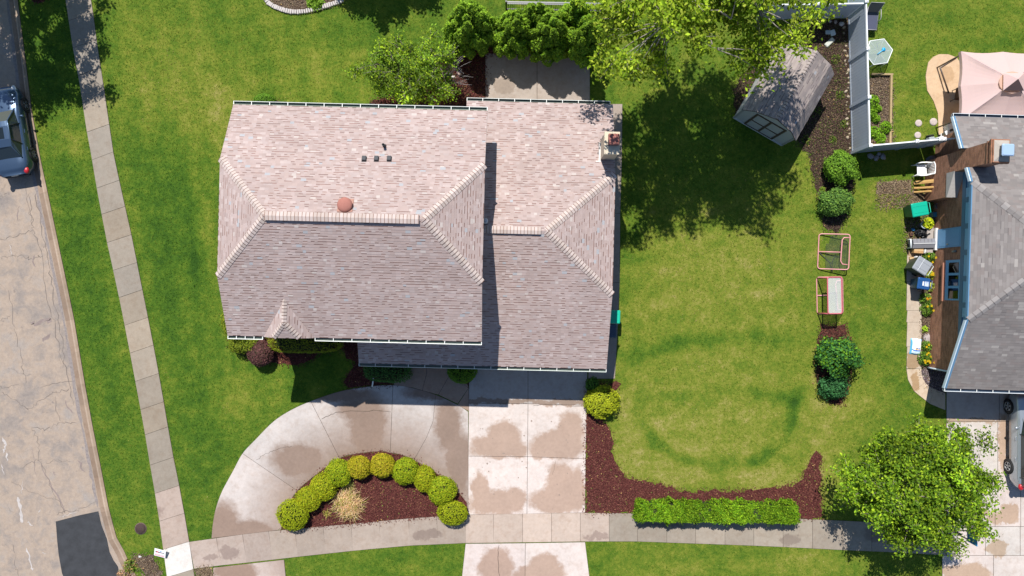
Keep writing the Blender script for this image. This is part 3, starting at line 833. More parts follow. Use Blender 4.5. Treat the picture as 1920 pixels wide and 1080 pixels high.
blob_p = [(1738, 170), (1735, 143), (1740, 117), (1749, 107), (1760, 102), (1777, 102), (1793, 108), (1800, 118), (1990, 118), (1990, 330), (1790, 330), (1759, 275), (1759, 240), (1758, 213), (1750, 190)]
npt.prism(polyP(blob_p), 0, 0.035, 0)
tag(npt.build('tan_patio', [concrete('tan_concrete', [P2(1775, 140) + (.4, .4)], (0.50, 0.36, 0.235), (0.40, 0.27, 0.16), speck=.1)]), kind='structure')
nw = MB()
ys = [470, 528, 582, 604, 650, 691]
for a, b in zip(ys[:-1], ys[1:]):
    slab(nw, [P2(1700 + rs.uniform(-1, 1), a), P2(1728, a), P2(1727, b), P2(1699, b)], .03, (1, 1, 1), 0, .006)
oc = [(1699, 692), (1702, 712), (1713, 733), (1725, 743), (1743, 757), (1772, 769)]; ic = [(1727, 691), (1728, 703), (1734, 717), (1741, 724), (1751, 729), (1772, 737)]
for i in range(0, 5, 2):
    j = min(i + 2, 5)
    slab(nw, [P2(*p) for p in oc[i:j + 1]] + [P2(*p) for p in ic[i:j + 1]][::-1], .03, (1.15, 1.1, 1.02), 0, .006)
tag(nw.build('side_path', [concrete('path_concrete', [P2(1712, 675) + (.3, .45), P2(1715, 715) + (.25, .5), P2(1712, 470) + (.4, .5)], (0.42, 0.35, 0.28), (0.28, 0.19, 0.11)), M_JOINT]), kind='structure')
nd_ = MB()
xs = [1774, 1873, 1960, 2080]
for (y0, y1, xsx) in ((640, 790, xs), (790, 887, [1774, 1870, 1960, 2080]), (887, 987, [1774, 1865, 1913, 2000, 2080]), (987, 1041, [1774, 1794, 1847, 1912, 1966, 2080]), (1041, 1140, [1766, 1862, 1960, 2080])):
    for a, b in zip(xsx[:-1], xsx[1:]):
        s = 1.12 if y0 > 780 else 1.0
        slab(nd_, [P2(a, y0), P2(b, y0), P2(b, y1), P2(a, y1)], .034, (s * rs.uniform(.97, 1.04), s, s), 0, .012)
st2 = [P2(a, b) + (c, d) for a, b, c, d in [(1870, 1028, .55, .45), (1880, 972, .8, .3), (1890, 960, .5, .5), (1810, 1075, 1.3, .5), (1880, 830, .25, 1.5), (1820, 788, 1.6, .12), (1830, 960, .8, .25), (1800, 900, .5, .5)]]
tag(nd_.build('paved_drive', [concrete('neighbour_concrete', st2, (0.43, 0.385, 0.355), (0.31, 0.225, 0.16), soft=.4), M_JOINT]), kind='structure')

# planting beds: wavy edged sheets of mulch or soil
def wavy(pts, amp=0.05, step=0.22, seed=0, h=0.0):
    g = random.Random(seed); W = [Vector(P2(x, y, h)) for x, y in pts]; out = []
    for i, a in enumerate(W):
        b = W[(i + 1) % len(W)]; n = max(1, int((b - a).length / step))
        for k in range(n):
            q = a.lerp(b, k / n); out.append((q.x + g.uniform(-amp, amp), q.y + g.uniform(-amp, amp)))
    return out
BEDS = []
def bed(name, pts, m, z, amp=.06, seed=1):
    mb = MB(); mb.sheet(wavy(pts, amp, .2, seed), z, 0); BEDS.append(pts)
    tag(mb.build(name, [m]), kind='structure')
bed('mulch_bed', in_arc + [(820, 969), (763, 973), (657, 983)], M_MULCH, .016, .012, 1)
bed('mulch_bed', [(1098, 716), (1160, 720), (1150, 745), (1128, 790), (1147, 820), (1145, 847), (1160, 883), (1173, 893), (1203, 902), (1247, 910), (1287, 923), (1327, 922), (1440, 917), (1490, 907), (1512, 882), (1530, 850), (1538, 862), (1538, 907), (1540, 933), (1543, 972), (1490, 971), (1190, 961), (1097, 961)], M_MULCH, .012, .15, 2)
bed('mulch_bed', [(690, 212), (696, 190), (735, 180), (790, 150), (826, 112), (850, 92), (912, 90), (1112, 90), (1108, 101), (911, 101), (911, 236), (690, 236)], M_DARKMULCH, .012, .06, 3)
bed('mulch_bed', [(470, 212), (478, 190), (498, 182), (520, 188), (530, 212)], M_DARKMULCH, .012, .03, 4)
bed('mulch_bed', [(505, 610), (430, 620), (436, 650), (470, 672), (515, 680), (548, 683), (575, 680), (604, 660), (628, 655), (645, 655), (651, 672), (667, 680), (645, 715), (652, 727), (697, 723), (738, 721), (760, 700), (762, 600), (505, 600)], M_MULCH, .012, .05, 5)
bed('mulch_bed', [(855, 640), (879, 640), (879, 726), (868, 705)], M_MULCH, .011, .02, 6)
bed('mulch_bed', [(1375, 165), (1420, 110), (1500, 40), (1520, 36), (1612, 36), (1598, 288), (1570, 296), (1600, 330), (1588, 400), (1570, 440), (1548, 430), (1538, 380), (1524, 330), (1518, 290), (1490, 262), (1440, 230), (1380, 215)], M_DARKSOIL, .012, .12, 7)
bed('mulch_bed', [(1540, 610), (1585, 608), (1598, 650), (1592, 720), (1578, 762), (1562, 758), (1540, 730), (1528, 690), (1534, 640)], M_DARKMULCH, .012, .12, 8)
bed('soil_bed', [(1728, 440), (1752, 430), (1752, 695), (1728, 690)], M_SOIL, .010, .02, 9)
bed('gravel_bed', [(1727, 692), (1772, 692), (1772, 737), (1751, 729), (1741, 724), (1734, 717), (1728, 703)], M_GRAVEL, .014, .0, 10)
bed('soil_patch', [(1645, 342), (1706, 338), (1712, 372), (1700, 392), (1696, 470), (1730, 470), (1740, 370), (1712, 352), (1706, 388), (1680, 389), (1645, 390)], M_DRYSOIL, .009, .07, 11)
bed('soil_patch', [(1630, 146), (1672, 142), (1674, 270), (1632, 272)], M_SOIL, .009, .04, 12)
bed('soil_bed', [(497, -8), (503, 2), (520, 12), (545, 20), (570, 20), (600, 14), (625, 6), (660, -8), (660, -60), (497, -60)], M_SOIL, .012, .02, 13)
bed('mulch_bed', [(56, -14), (57, -2), (64, 4), (74, 6), (84, 3), (88, -4), (86, -14)], M_DARKMULCH, .012, .02, 14)
bed('soil_patch', [(250, 1040), (268, 1038), (292, 1050), (302, 1075), (290, 1085), (268, 1070), (250, 1062)], M_SOIL, .008, .16, 15)
bed('soil_patch', [(222, 1078), (262, 1080), (300, 1092), (305, 1112), (240, 1112)], M_SOIL, .008, .16, 17)
bed('soil_patch', [(366, 1067), (399, 1063), (399, 1110), (368, 1110)], M_DRYSOIL, .008, .05, 16)

# ------------------------------------------------------------------ roofs
PAL_PINK = [(.366, .288, .270), (.356, .279, .260), (.384, .304, .287), (.342, .268, .250), (.376, .305, .290), (.408, .334, .316), (.352, .275, .257), (.372, .290, .268), (.362, .282, .262)]
DASH_PINK = [(.225, .138, .118), (.20, .124, .107), (.245, .155, .133), (.175, .112, .098)]
PAL_GREY = [(.20, .182, .175), (.19, .172, .165), (.212, .193, .186), (.178, .162, .157), (.197, .172, .164), (.222, .203, .195)]
DASH_GREY = [(.13, .115, .11), (.15, .13, .125), (.11, .10, .10)]
def shingles(mb, poly, g, course=0.118, pal=PAL_PINK, dash=DASH_PINK, pdash=.40, tw=(.12, .22), dh=.036, odd=.03):
    """courses of real laminated tabs on one convex roof plane (poly counter-clockwise seen from above)"""
    poly = [Vector(p) for p in poly]
    n = (poly[1] - poly[0]).cross(poly[2] - poly[1]).normalized()
    if n.z < 0: n = -n
    up = (Vector((0, 0, 1)) - n * n.z).normalized(); u = up.cross(n)
    o = poly[0]
    q = [((p - o).dot(u), (p - o).dot(up)) for p in poly]
    # underlay
    mb.face([p - n * .004 for p in poly], 0, (.12, .10, .09))
    def span(b):
        xs = []
        for i in range(len(q)):
            (a0, b0), (a1, b1) = q[i], q[(i + 1) % len(q)]
            if (b0 <= b <= b1 or b1 <= b <= b0) and abs(b1 - b0) > 1e-9: xs.append(a0 + (a1 - a0) * (b - b0) / (b1 - b0))
            elif abs(b1 - b0) <= 1e-9 and abs(b - b0) < 1e-6: xs += [a0, a1]
        return (min(xs), max(xs)) if xs else None
    bmin, bmax = min(x[1] for x in q), max(x[1] for x in q)
    rows = int((bmax - bmin) / course) + 1
    pt = lambda a, b, l: o + u * a + up * b + n * l
    for r in range(rows):
        b0 = bmin + r * course; b1 = min(b0 + course, bmax)
        if b1 - b0 < .01: continue
        s0, s1 = span(b0 + 1e-5), span(b1 - 1e-5)
        if not s0 or not s1: continue
        a = min(s0[0], s1[0]) - g.uniform(0, .3); end = max(s0[1], s1[1])
        row = g.uniform(.985, 1.015)
        while a < end:
            w = g.uniform(*tw); e = a + w
            cl = lambda x, s: min(max(x, s[0]), s[1])
            l0, r0, l1, r1 = cl(a, s0), cl(e, s0), cl(a, s1), cl(e, s1)
            a = e
            if r0 - l0 < 1e-4 and r1 - l1 < 1e-4: continue
            c = g.choice(pal); k = row * g.uniform(.96, 1.04)
            if g.random() < odd: c = (.335, .335, .35) if g.random() < .5 else (.44, .385, .36)
            c = (c[0] * k, c[1] * k, c[2] * k)
            if pal is PAL_GREY and g.random() < .04: c = (.285, .265, .25)
            hi = .010
            f = dh / (b1 - b0) if b1 - b0 > dh * 1.2 else 0
            if g.random() < pdash and f:
                lm, rm = l0 + (l1 - l0) * f, r0 + (r1 - r0) * f
                d = g.choice(dash)
                mb.face([pt(l0, b0, hi - .006), pt(r0, b0, hi - .006), pt(rm, b0 + dh, hi - .007), pt(lm, b0 + dh, hi - .007)], 0, d)
                mb.face([pt(lm, b0 + dh, hi - .007), pt(rm, b0 + dh, hi - .007), pt(rm, b0 + dh, hi), pt(lm, b0 + dh, hi)], 0, (d[0] * .6, d[1] * .6, d[2] * .6))
                mb.face([pt(lm, b0 + dh, hi), pt(rm, b0 + dh, hi), pt(r1, b1, .003), pt(l1, b1, .003)], 0, c)
            else:
                mb.face([pt(l0, b0, 0), pt(r0, b0, 0), pt(r0, b0, hi), pt(l0, b0, hi)], 0, (.16, .11, .09))
                mb.face([pt(l0, b0, hi), pt(r0, b0, hi), pt(r1, b1, .003), pt(l1, b1, .003)], 0, c)

def caps(mb, p0, p1, nl, nr, g, w=.165, step=.15, pal=None, line=(.15, .085, .068), lift=.034, flip=False):
    """overlapping cap shingles bent over the line p0 -> p1; nl and nr are the downhill directions of its two sides"""
    p0, p1 = Vector(p0), Vector(p1); L = (p1 - p0).length; d = (p1 - p0) / L
    pal = pal or [(.46, .385, .35), (.43, .36, .325), (.49, .41, .38)]
    k = 0; s = 0.0
    while s < L - .02:
        e = min(s + step, L)
        a, b = p0 + d * s, p0 + d * e
        c = g.choice(pal); z0 = Vector((0, 0, lift + .012)); z1 = Vector((0, 0, lift))
        for sd in (nl, nr):
            sd = Vector(sd); sd = (sd - d * sd.dot(d)).normalized()
            m = a + d * .024
            mb.face([a + z0, m + z0 - Vector((0, 0, .001)), m + sd * w + z0 * .6, a + sd * w + z0 * .6], 0, line)
            mb.face([m + z0, b + z1, b + sd * w + z1 * .5, m + sd * w + z0 * .6], 0, c)
        s = e

def gutter(mb, p0, p1, out, drop=.0, w=.11, hangers=None, lip=(.72, .74, .70), inner=(.10, .13, .11), hc=(.75, .77, .73)):
    """open trough along the eave p0 -> p1, hung on cross straps"""
    p0, p1, out = Vector(p0), Vector(p1), Vector(out); up = Vector((0, 0, 1))
    L = (p1 - p0).length; d = (p1 - p0) / L
    prof = [(0.0, .0, .012), (0.0, -.10, None), (w * .8, -.10, None), (w, 0.005, None), (w + .022, .010, None), (w + .03, -.035, None), (w * .85, -.125, None), (0, -.125, None)]
    cs = [inner, inner, inner, lip, lip, lip, lip]  # inner colour is darkened for the shade inside the channel
    for i in range(len(prof) - 1):
        a, b = prof[i], prof[i + 1]
        mb.face([p0 + out * a[0] + up * a[1], p1 + out * a[0] + up * a[1], p1 + out * b[0] + up * b[1], p0 + out * b[0] + up * b[1]], 0, cs[i])
    for e in (p0, p1):
        mb.face([e + out * x + up * z for x, z, _ in prof if z <= 0.011], 0, lip)
    n = hangers or max(2, int(L / .78))
    for k in range(n + 1):
        q = p0 + d * (L * k / n if 0 < k < n else (0.012 if k == 0 else L - .012))
        hw = d * .014
        mb.face([q - hw + up * .008, q + hw + up * .008, q + hw + out * w + up * .009, q - hw + out * w + up * .009], 0, hc)

gR = random.Random(12)
# ------------------------------------------------------------------ the tall pink-roofed house with its lower wing
house = thing('shingled_house', 'house with pinkish tan shingle roofs, clipped gables and a lower garage wing', 'house', (-6.5, 2.73, 0), R(-1.4))
SID = (.50, .45, .37)
SL = .494; E1 = 5.2; HX, HD = 5.35, 4.86; WJ = 2.40; J1 = E1 + (HD - WJ) * SL; R1 = E1 + HD * SL; RX = 3.1
SL2 = .40; E2 = 2.6; WX0, WX1 = -.35, 10.97; WY0, WY1 = -6.17, 5.93; CY = -.12; HD2 = 6.05; WJ2 = 2.65; J2 = E2 + (HD2 - WJ2) * SL2; R2 = E2 + HD2 * SL2; RX2 = 7.98
rf = MB()
S1 = [(-HX, -HD, E1), (HX, -HD, E1), (HX, -WJ, J1), (RX, 0, R1), (-RX, 0, R1), (-HX, -WJ, J1)]
N1 = [(HX, HD, E1), (-HX, HD, E1), (-HX, WJ, J1), (-RX, 0, R1), (RX, 0, R1), (HX, WJ, J1)]
W1 = [(-HX, WJ, J1), (-HX, -WJ, J1), (-RX, 0, R1)]
E_1 = [(HX, -WJ, J1), (HX, WJ, J1), (RX, 0, R1)]
for p in (S1, N1, W1, E_1): shingles(rf, p, gR)
# closed underside
Z = Vector((0, 0, .16))
for p in (S1, N1, W1, E_1):
    rf.face([Vector(v) - Z for v in p][::-1], 1, (.5, .48, .42))
def rim(mb, pts, z=.16, c=(.62, .62, .57)):
    for a, b in zip(pts[:-1], pts[1:]):
        a, b = Vector(a), Vector(b); mb.face([a - Vector((0, 0, z)), b - Vector((0, 0, z)), b + Vector((0, 0, .006)), a + Vector((0, 0, .006))], 1, c)
outl = [(-HX, -HD, E1), (HX, -HD, E1), (HX, -WJ, J1), (HX, WJ, J1), (HX, HD, E1), (-HX, HD, E1), (-HX, WJ, J1), (-HX, -WJ, J1), (-HX, -HD, E1)]
rim(rf, outl)
roof_hi = rf.build('roof', [M_SHINGLE, M_PAINT], house)
roof_hi['label'] = 'upper pinkish tan shingle roof over the two storey block'
# ridge and hip caps
cp = MB()
for sx in (-1, 1):
    for sy in (-1, 1):
        a = Vector((sx * HX, sy * WJ, J1)); b = Vector((sx * RX, 0, R1))
        nl = Vector((0, sy, -SL)).normalized(); nr = Vector((sx, 0, -(R1 - J1) / (HX - RX))).normalized()
        cp = MB(); caps(cp, a, b, nl, nr, gR); cp.build('hip_cap', [M_SHINGLE], roof_hi)
rv = MB()
xl, xr = -RX + .02, RX - .2
rv.box(xl, xr, -.17, .17, R1 - .05, R1 + .028, 0, (.06, .05, .05))
for k in range(int((xr - xl) / .145) + 1):
    a = xl + k * .145; b = min(a + .145, xr)
    if b - a < .03: continue
    c = gR.choice([(.46, .385, .35), (.43, .355, .32), (.49, .41, .38)])
    z = R1 + .075
    for sy in (-1, 1):
        rv.face([(a, 0, z), (a + .022, 0, z), (a + .022, sy * .175, z - .045), (a, sy * .175, z - .045)], 0, (.20, .115, .085))
        rv.face([(a + .022, 0, z), (b, 0, z - .004), (b, sy * .175, z - .049), (a + .022, sy * .175, z - .045)], 0, c)
for ex in (xl, xr):
    rv.face([(ex, -.175, R1 + .02), (ex, .175, R1 + .02), (ex, .175, R1 + .03), (ex, 0, R1 + .075), (ex, -.175, R1 + .03)], 0, (.5, .4, .36))
rv.build('ridge_vent', [M_SHINGLE], roof_hi)
# small clipped gable over the front eave
gb = MB()
gx = -(6.5 - 12.0) - .0
DX = -2.76; ya, yf, ye = -3.30, -4.22, -HD - .02; zr = E1 + (HD + ya) * SL; hw, hj = 1.06, .56; sl3 = (zr - E1) / hw; zj = zr - hj * sl3
L_ = [(DX, ya, zr), (DX - hw, ye, E1 + .005), (DX - hj, ye, zj), (DX, yf, zr)]
R_ = [(DX, ya, zr), (DX, yf, zr), (DX + hj, ye, zj), (DX + hw, ye, E1 + .005)]
F_ = [(DX - hj, ye, zj), (DX + hj, ye, zj), (DX, yf, zr)]
up3 = lambda p: [(x, y, z + .02) for x, y, z in p]
for p in (L_, R_, F_): shingles(gb, up3(p), gR, pdash=.3)
gb.face([(DX - hw, ye, E1 - .15), (DX + hw, ye, E1 - .15), (DX + hw, ye, E1 + .02), (DX + hj, ye, zj + .015), (DX - hj, ye, zj + .015), (DX - hw, ye, E1 + .02)], 1, (.62, .62, .57))
cpv = [(.55, .44, .385), (.58, .475, .425)]
caps(gb, (DX, yf, zr + .02), (DX, ya + .05, zr + .02), (-1 / 1.24, 0, -sl3 / 1.24), (1 / 1.24, 0, -sl3 / 1.24), gR, .13, .14)
for s in (-1, 1):
    caps(gb, (DX + s * hj, ye, zj + .02), (DX, yf, zr + .02), Vector((s, 0, -sl3)).normalized(), Vector((0, -1, -.6)).normalized(), gR, .13, .14)
gb.build('dormer_roof', [M_SHINGLE, M_PAINT], roof_hi)
# rooftop vents
def on_n(px, py):   # point on the north slope of the upper roof, house coordinates
    p = P(px, py, 6.6)
    for _ in range(6):
        d = p - house.location; c, s = math.cos(R(1.4)), math.sin(R(1.4)); l = Vector((c * d.x - s * d.y, s * d.x + c * d.y, 0))
        z = E1 + (HD - abs(l.y)) * SL; p = P(px, py, z)
    return Vector((l.x, l.y, z))
q = on_n(648, 385)
m_ = MB()
m_.lathe([(.16, -.02), (.16, .10), (.20, .11), (.285, .10), (.30, .125), (.28, .165), (.20, .205), (.08, .225), (.0, .228)], 28, (0, 0, 0), 0, (.34, .145, .115))
m_.box(-.3, .3, -.3, .3, -.012, .010, 0, (.36, .2, .16), Matrix.Rotation(-math.atan(SL), 4, 'X') if False else Matrix.Rotation(-math.atan(SL), 4, 'X'))
m_.build('roof_vent', [M_MATTE], roof_hi, q + Vector((0, 0, .02)))['label'] = 'round terracotta coloured dome vent'
for px in (683, 706, 730):
    q = on_n(px, 298.5)
    m_ = MB(); T = Matrix.Rotation(-math.atan(SL), 4, 'X')
    m_.box(-.085, .085, -.11, .11, 0, .10, 0, (.035, .037, .042), T, .012)
    m_.box(-.10, .10, -.13, .13, -.004, .012, 0, (.06, .06, .065), T)
    m_.build('box_vent', [M_PLASTIC], roof_hi, q + Vector((0, 0, .012)))
q = on_n(721, 274)
m_ = MB()
m_.lathe([(.10, -.05), (.07, .04), (.055, .06), (.055, .34), (.04, .34), (.04, .2)], 14, (0, 0, 0), 0, (.035, .04, .045))
m_.build('vent_pipe', [M_PLASTIC], roof_hi, q)
# lower wing roof
lw = MB()
pS = [(4.3, WY0, E2), (WX1, WY0, E2), (WX1, CY - WJ2, J2), (RX2, CY, R2), (4.3, CY, R2)]
pS2 = [(WX0, WY0, E2), (4.3, WY0, E2), (4.3, -4.40, E2 + (-4.40 - WY0) * SL2), (WX0, -4.40, E2 + (-4.40 - WY0) * SL2)]
pS3 = [(4.3, -4.40, E2 + 1.77 * SL2), (4.3, CY, R2), (3.6, CY, R2), (3.6, -4.4, E2 + 1.77 * SL2)]
pN = [(WX1, WY1, E2), (4.29, WY1, E2), (4.29, CY, R2), (RX2, CY, R2), (WX1, CY + WJ2, J2)]
pE = [(WX1, CY - WJ2, J2), (WX1, CY + WJ2, J2), (RX2, CY, R2)]
for p in (pS, pS2, pN, pE): shingles(lw, p, gR)
for p in (pS, pS2, pN, pE): lw.face([Vector(v) - Vector((0, 0, .16)) for v in p][::-1], 1, (.5, .48, .42))
rim(lw, [(WX0, -4.4, E2 + 1.77 * SL2), (WX0, WY0, E2), (WX1, WY0, E2), (WX1, CY - WJ2, J2), (WX1, CY + WJ2, J2), (WX1, WY1, E2), (4.29, WY1, E2), (4.29, 4.6, E2 + (WY1 - 4.6) * SL2)], .16)
roof_lo = lw.build('roof', [M_SHINGLE, M_PAINT], house)
roof_lo['label'] = 'lower pinkish tan shingle roof over the garage wing'
cp = MB()
for sy in (-1, 1):
    cp = MB(); caps(cp, (WX1, CY + sy * WJ2, J2), (RX2, CY, R2), Vector((0, sy, -SL2)).normalized(), Vector((1, 0, -(R2 - J2) / (WX1 - RX2))).normalized(), gR); cp.build('hip_cap', [M_SHINGLE], roof_lo)
rv = MB(); xl, xr = 4.98, RX2 - .25
rv.box(xl, xr, CY - .15, CY + .15, R2 - .05, R2 + .028, 0, (.06, .05, .05))
for k in range(int((xr - xl) / .145) + 1):
    a = xl + k * .145; b = min(a + .145, xr)
    if b - a < .03: continue
    c = gR.choice([(.46, .385, .35), (.43, .355, .32), (.49, .41, .38)]); z = R2 + .07
    for sy in (-1, 1):
        rv.face([(a, CY, z), (a + .022, CY, z), (a + .022, CY + sy * .155, z - .04), (a, CY + sy * .155, z - .04)], 0, (.20, .115, .085))
        rv.face([(a + .022, CY, z), (b, CY, z - .004), (b, CY + sy * .155, z - .044), (a + .022, CY + sy * .155, z - .04)], 0, c)
rv.build('ridge_vent', [M_SHINGLE], roof_lo)
m_ = MB()
m_.lathe([(.12, -.08), (.085, .05), (.07, .08), (.07, .52), (.115, .55), (.12, .60), (.09, .66), (.0, .67)], 16, (0, 0, 0), 0, (.42, .45, .48))
m_.build('vent_pipe', [M_METAL], roof_lo, (5.38, CY + .32, R2 - .12))['label'] = 'grey metal flue pipe with a rain cap beside the lower ridge'
# gutters
gu = MB()
gutter(gu, (-HX, -HD - .01, E1 - .01), (DX - hw - .05, -HD - .01, E1 - .01), (0, -1, 0), hangers=4)
gutter(gu, (DX + hw + .02, -HD - .01, E1 - .01), (HX, -HD - .01, E1 - .01), (0, -1, 0), hangers=9)
gu.build('gutter', [M_METAL], house)
gu = MB(); gutter(gu, (-HX, HD + .01, E1 - .01), (HX, HD + .01, E1 - .01), (0, 1, 0), w=.13, hangers=14, inner=(.13, .17, .13)); gu.build('gutter', [M_METAL], house)
gu = MB(); gutter(gu, (WX0, WY0 - .01, E2 - .01), (WX1, WY0 - .01, E2 - .01), (0, -1, 0), hangers=15, lip=(.60, .66, .60)); gu.build('gutter', [M_METAL], house)
gu = MB(); gutter(gu, (4.29, WY1 + .01, E2 - .01), (WX1 - .12, WY1 + .01, E2 - .01), (0, 1, 0), w=.12, hangers=9); gu.build('gutter', [M_METAL], house)
# walls
wa = MB()
wa.box(-HX + .4, HX - .4, -HD + .42, HD - .42, 0, E1 - .1, 0, SID)
for sx in (-1, 1):
    x = sx * (HX - .4)
    wa.face([(x, -HD + .42, E1 - .1), (x, HD - .42, E1 - .1), (x, HD - .42, E1 + .02), (x, WJ, J1 - .18), (x, -WJ, J1 - .18), (x, -HD + .42, E1 + .02)], 0, SID)
wa.box(HX - .4, WX1 - .4, WY0 + .5, WY1 - .42, 0, E2 - .1, 0, SID)
x = WX1 - .4
wa.face([(x, WY0 + .5, E2 - .1), (x, WY1 - .42, E2 - .1), (x, CY + WJ2, J2 - .18), (x, CY - WJ2, J2 - .18)], 0, SID)
wa.build('wall', [M_PAINT], house)
gd = MB(); gd.box(5.3, 10.2, WY0 + .46, WY0 + .52, .04, 2.2, 0, (.6, .58, .52))
for k in range(1, 4): gd.box(5.3, 10.2, WY0 + .45, WY0 + .47, .04 + k * .54, .06 + k * .54, 0, (.4, .39, .36))
gd.build('garage_door', [M_PAINT], house)
fd = MB(); fd.box(2.3, 3.25, -HD + .37, -HD + .43, .1, 2.15, 0, (.25, .08, .06)); fd.build('door', [M_PAINT], house)
for wx in (-3.6, -1.9, 1.6):
    w_ = MB(); w_.box(wx - .55, wx + .55, -HD + .38, -HD + .425, 3.1, 4.4, 0, (.75, .75, .72)); w_.box(wx - .48, wx + .48, -HD + .365, -HD + .383, 3.17, 4.33, 1, (.02, .03, .03)); w_.build('window', [M_PAINT, M_PANE], house)
# chimney by the east eave
ch = MB(); CH = (.47, .40, .31)
ch.box(10.33, 10.92, 3.19, 4.08, 0, 5.08, 0, CH); ch.box(10.30, 10.95, 3.16, 4.11, 5.08, 5.2, 0, (.58, .50, .38))
chm = ch.build('chimney', [M_MATTE], house)
fl = MB(); fl.box(10.45, 10.88, 3.52, 3.95, 5.2, 5.42, 0, (.10, .06, .05)); fl.box(10.43, 10.90, 3.50, 3.97, 5.42, 5.50, 0, (.30, .10, .075), None, .03)
fl.build('flue_cap', [M_METAL], chm)
fs = MB(); fs.box(10.25, 10.335, 3.10, 3.95, 3.1, 3.72, 0, (.62, .6, .56)); fs.box(10.12, 10.34, 3.08, 3.13, 3.05, 3.76, 0, (.66, .64, .6)); fs.box(10.34, 10.9, 3.10, 3.18, 2.9, 3.70, 0, (.2, .19, .18))
fs.build('flashing', [M_METAL], chm)
# downspout elbow lying on the mulch by the front shrub
ds = MB(); a, b = P(701, 701, .3), P(698, 725, .06)
def hl(p):
    d = p - house.location; c, s = math.cos(R(1.4)), math.sin(R(1.4)); return Vector((c * d.x - s * d.y, s * d.x + c * d.y, p.z))
ds.tube([hl(P(703, 672, 2.3)), hl(P(703, 676, 1.2)), hl(P(702, 690, .42)), hl(a), hl(b)], .045, 4, 0, (.72, .75, .74)); ds.build('downspout', [M_METAL], house)

# ------------------------------------------------------------------ the grey-roofed brick house on the right
bh = thing('brick_house', 'brick house with grey shingle roof and blue trim, cut off by the right edge', 'house', (20.1, 1.64, 0), R(-1.8))
# local x runs east from the west rake, y north
E3 = 2.5; HD3 = 6.24; SL3 = .45; WJ3 = 3.05; J3 = E3 + (HD3 - WJ3) * SL3; R3 = E3 + HD3 * SL3; RX3 = 3.15; XE = 14.0
mb = MB()
pS = [(0, -HD3, E3), (XE, -HD3, E3), (XE, 0, R3), (RX3, 0, R3), (0, -WJ3, J3)]
zq = lambda y: E3 + (HD3 - y) * SL3
pN = [(XE, HD3, E3), (0, HD3, E3), (0, 4.64, zq(4.64)), (XE, 4.64, zq(4.64))]
pN2 = [(XE, 4.64, zq(4.64)), (.2, 4.64, zq(4.64)), (.2, 3.70, zq(3.70)), (XE, 3.70, zq(3.70))]
pN3 = [(XE, 3.70, zq(3.70)), (0, 3.70, zq(3.70)), (0, WJ3, J3), (RX3, 0, R3), (XE, 0, R3)]
pW = [(0, WJ3, J3), (0, -WJ3, J3), (RX3, 0, R3)]
for p in (pS, pN, pN2, pN3, pW):
    shingles(mb, p, gR, .135, PAL_GREY, DASH_GREY, .10, (.16, .34), .022, .0)
    mb.face([Vector(v) - Vector((0, 0, .14)) for v in p][::-1], 1, (.10, .16, .24))
rim(mb, [(XE, -HD3, E3), (0, -HD3, E3), (0, -WJ3, J3), (0, WJ3, J3), (0, 3.70, zq(3.70)), (.2, 3.70, zq(3.70)), (.2, 4.64, zq(4.64)), (0, 4.64, zq(4.64)), (0, HD3, E3), (XE, HD3, E3)], .14, (.13, .24, .38))
rfb = mb.build('roof', [M_SHINGLE, M_PAINT], bh)
cp = MB()
for sy in (-1, 1):
    cp = MB(); caps(cp, (0, sy * WJ3, J3), (RX3, 0, R3), Vector((0, sy, -SL3)).normalized(), Vector((-1, 0, -(R3 - J3) / RX3)).normalized(), gR, .16, .30, [(.235, .218, .212), (.195, .18, .175), (.265, .247, .24)], (.17, .15, .145)); cp.build('hip_cap', [M_SHINGLE], rfb)
tr = MB(); BL, BW = (.10, .22, .36), (.55, .66, .76)
zr3 = lambda y: E3 + (HD3 - abs(y)) * SL3
for y0, z0, y1, z1 in ((-HD3, E3, -WJ3, J3), (WJ3, J3, 3.70, zr3(3.70)), (4.64, zr3(4.64), HD3, E3)):
    for dx, c, zz in ((-.045, BL, .0), (-.09, BW, -.05)):
        tr.face([(dx, y0, z0 + zz + .02), (dx, y1, z1 + zz + .02), (dx + .05, y1, z1 + zz + .02), (dx + .05, y0, z0 + zz + .02)], 0, c)
        tr.face([(dx, y0, z0 + zz - .14), (dx, y1, z1 + zz - .14), (dx, y1, z1 + zz + .02), (dx, y0, z0 + zz + .02)], 0, c)
tr.box(-.05, .0, -WJ3, WJ3, J3 - .14, J3 + .01, 0, BL)
tr.build('rake_board', [M_PAINT], bh)
gu = MB(); gutter(gu, (-.08, -HD3 - .01, E3 - .01), (XE, -HD3 - .01, E3 - .01), (0, -1, 0), hangers=19, lip=(.66, .70, .72), inner=(.06, .09, .13)); gu.build('gutter', [M_METAL], bh)
gu = MB(); gutter(gu, (-.08, HD3 + .01, E3 - .01), (XE, HD3 + .01, E3 - .01), (0, 1, 0), hangers=19, lip=(.62, .68, .72), inner=(.06, .09, .13)); gu.build('gutter', [M_METAL], bh)
wl_ = MB(); WX = .60
wl_.box(WX, XE, -HD3 + .65, HD3 - .5, -.02, 2.36, 0)
wl_.build('wall', [M_BRICK], bh)
fz = MB(); yy0, yy1 = -HD3 + .8, HD3 - .5
prof = [(-HD3 + .65, 2.36), (HD3 - .5, 2.36), (WJ3, J3 - .16), (-WJ3, J3 - .16)]
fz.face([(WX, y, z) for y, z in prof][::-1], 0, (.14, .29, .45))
fz.box(WX - .05, WX + .01, -HD3 + .9, HD3 - .7, 2.34, 2.58, 0, (.085, .18, .29))  # frieze board in darker blue, its shade put into the colour
fz.box(WX - .045, WX + .005, -WJ3 + .1, WJ3 - .1, 2.60, J3 - .22, 0, (.20, .42, .62))
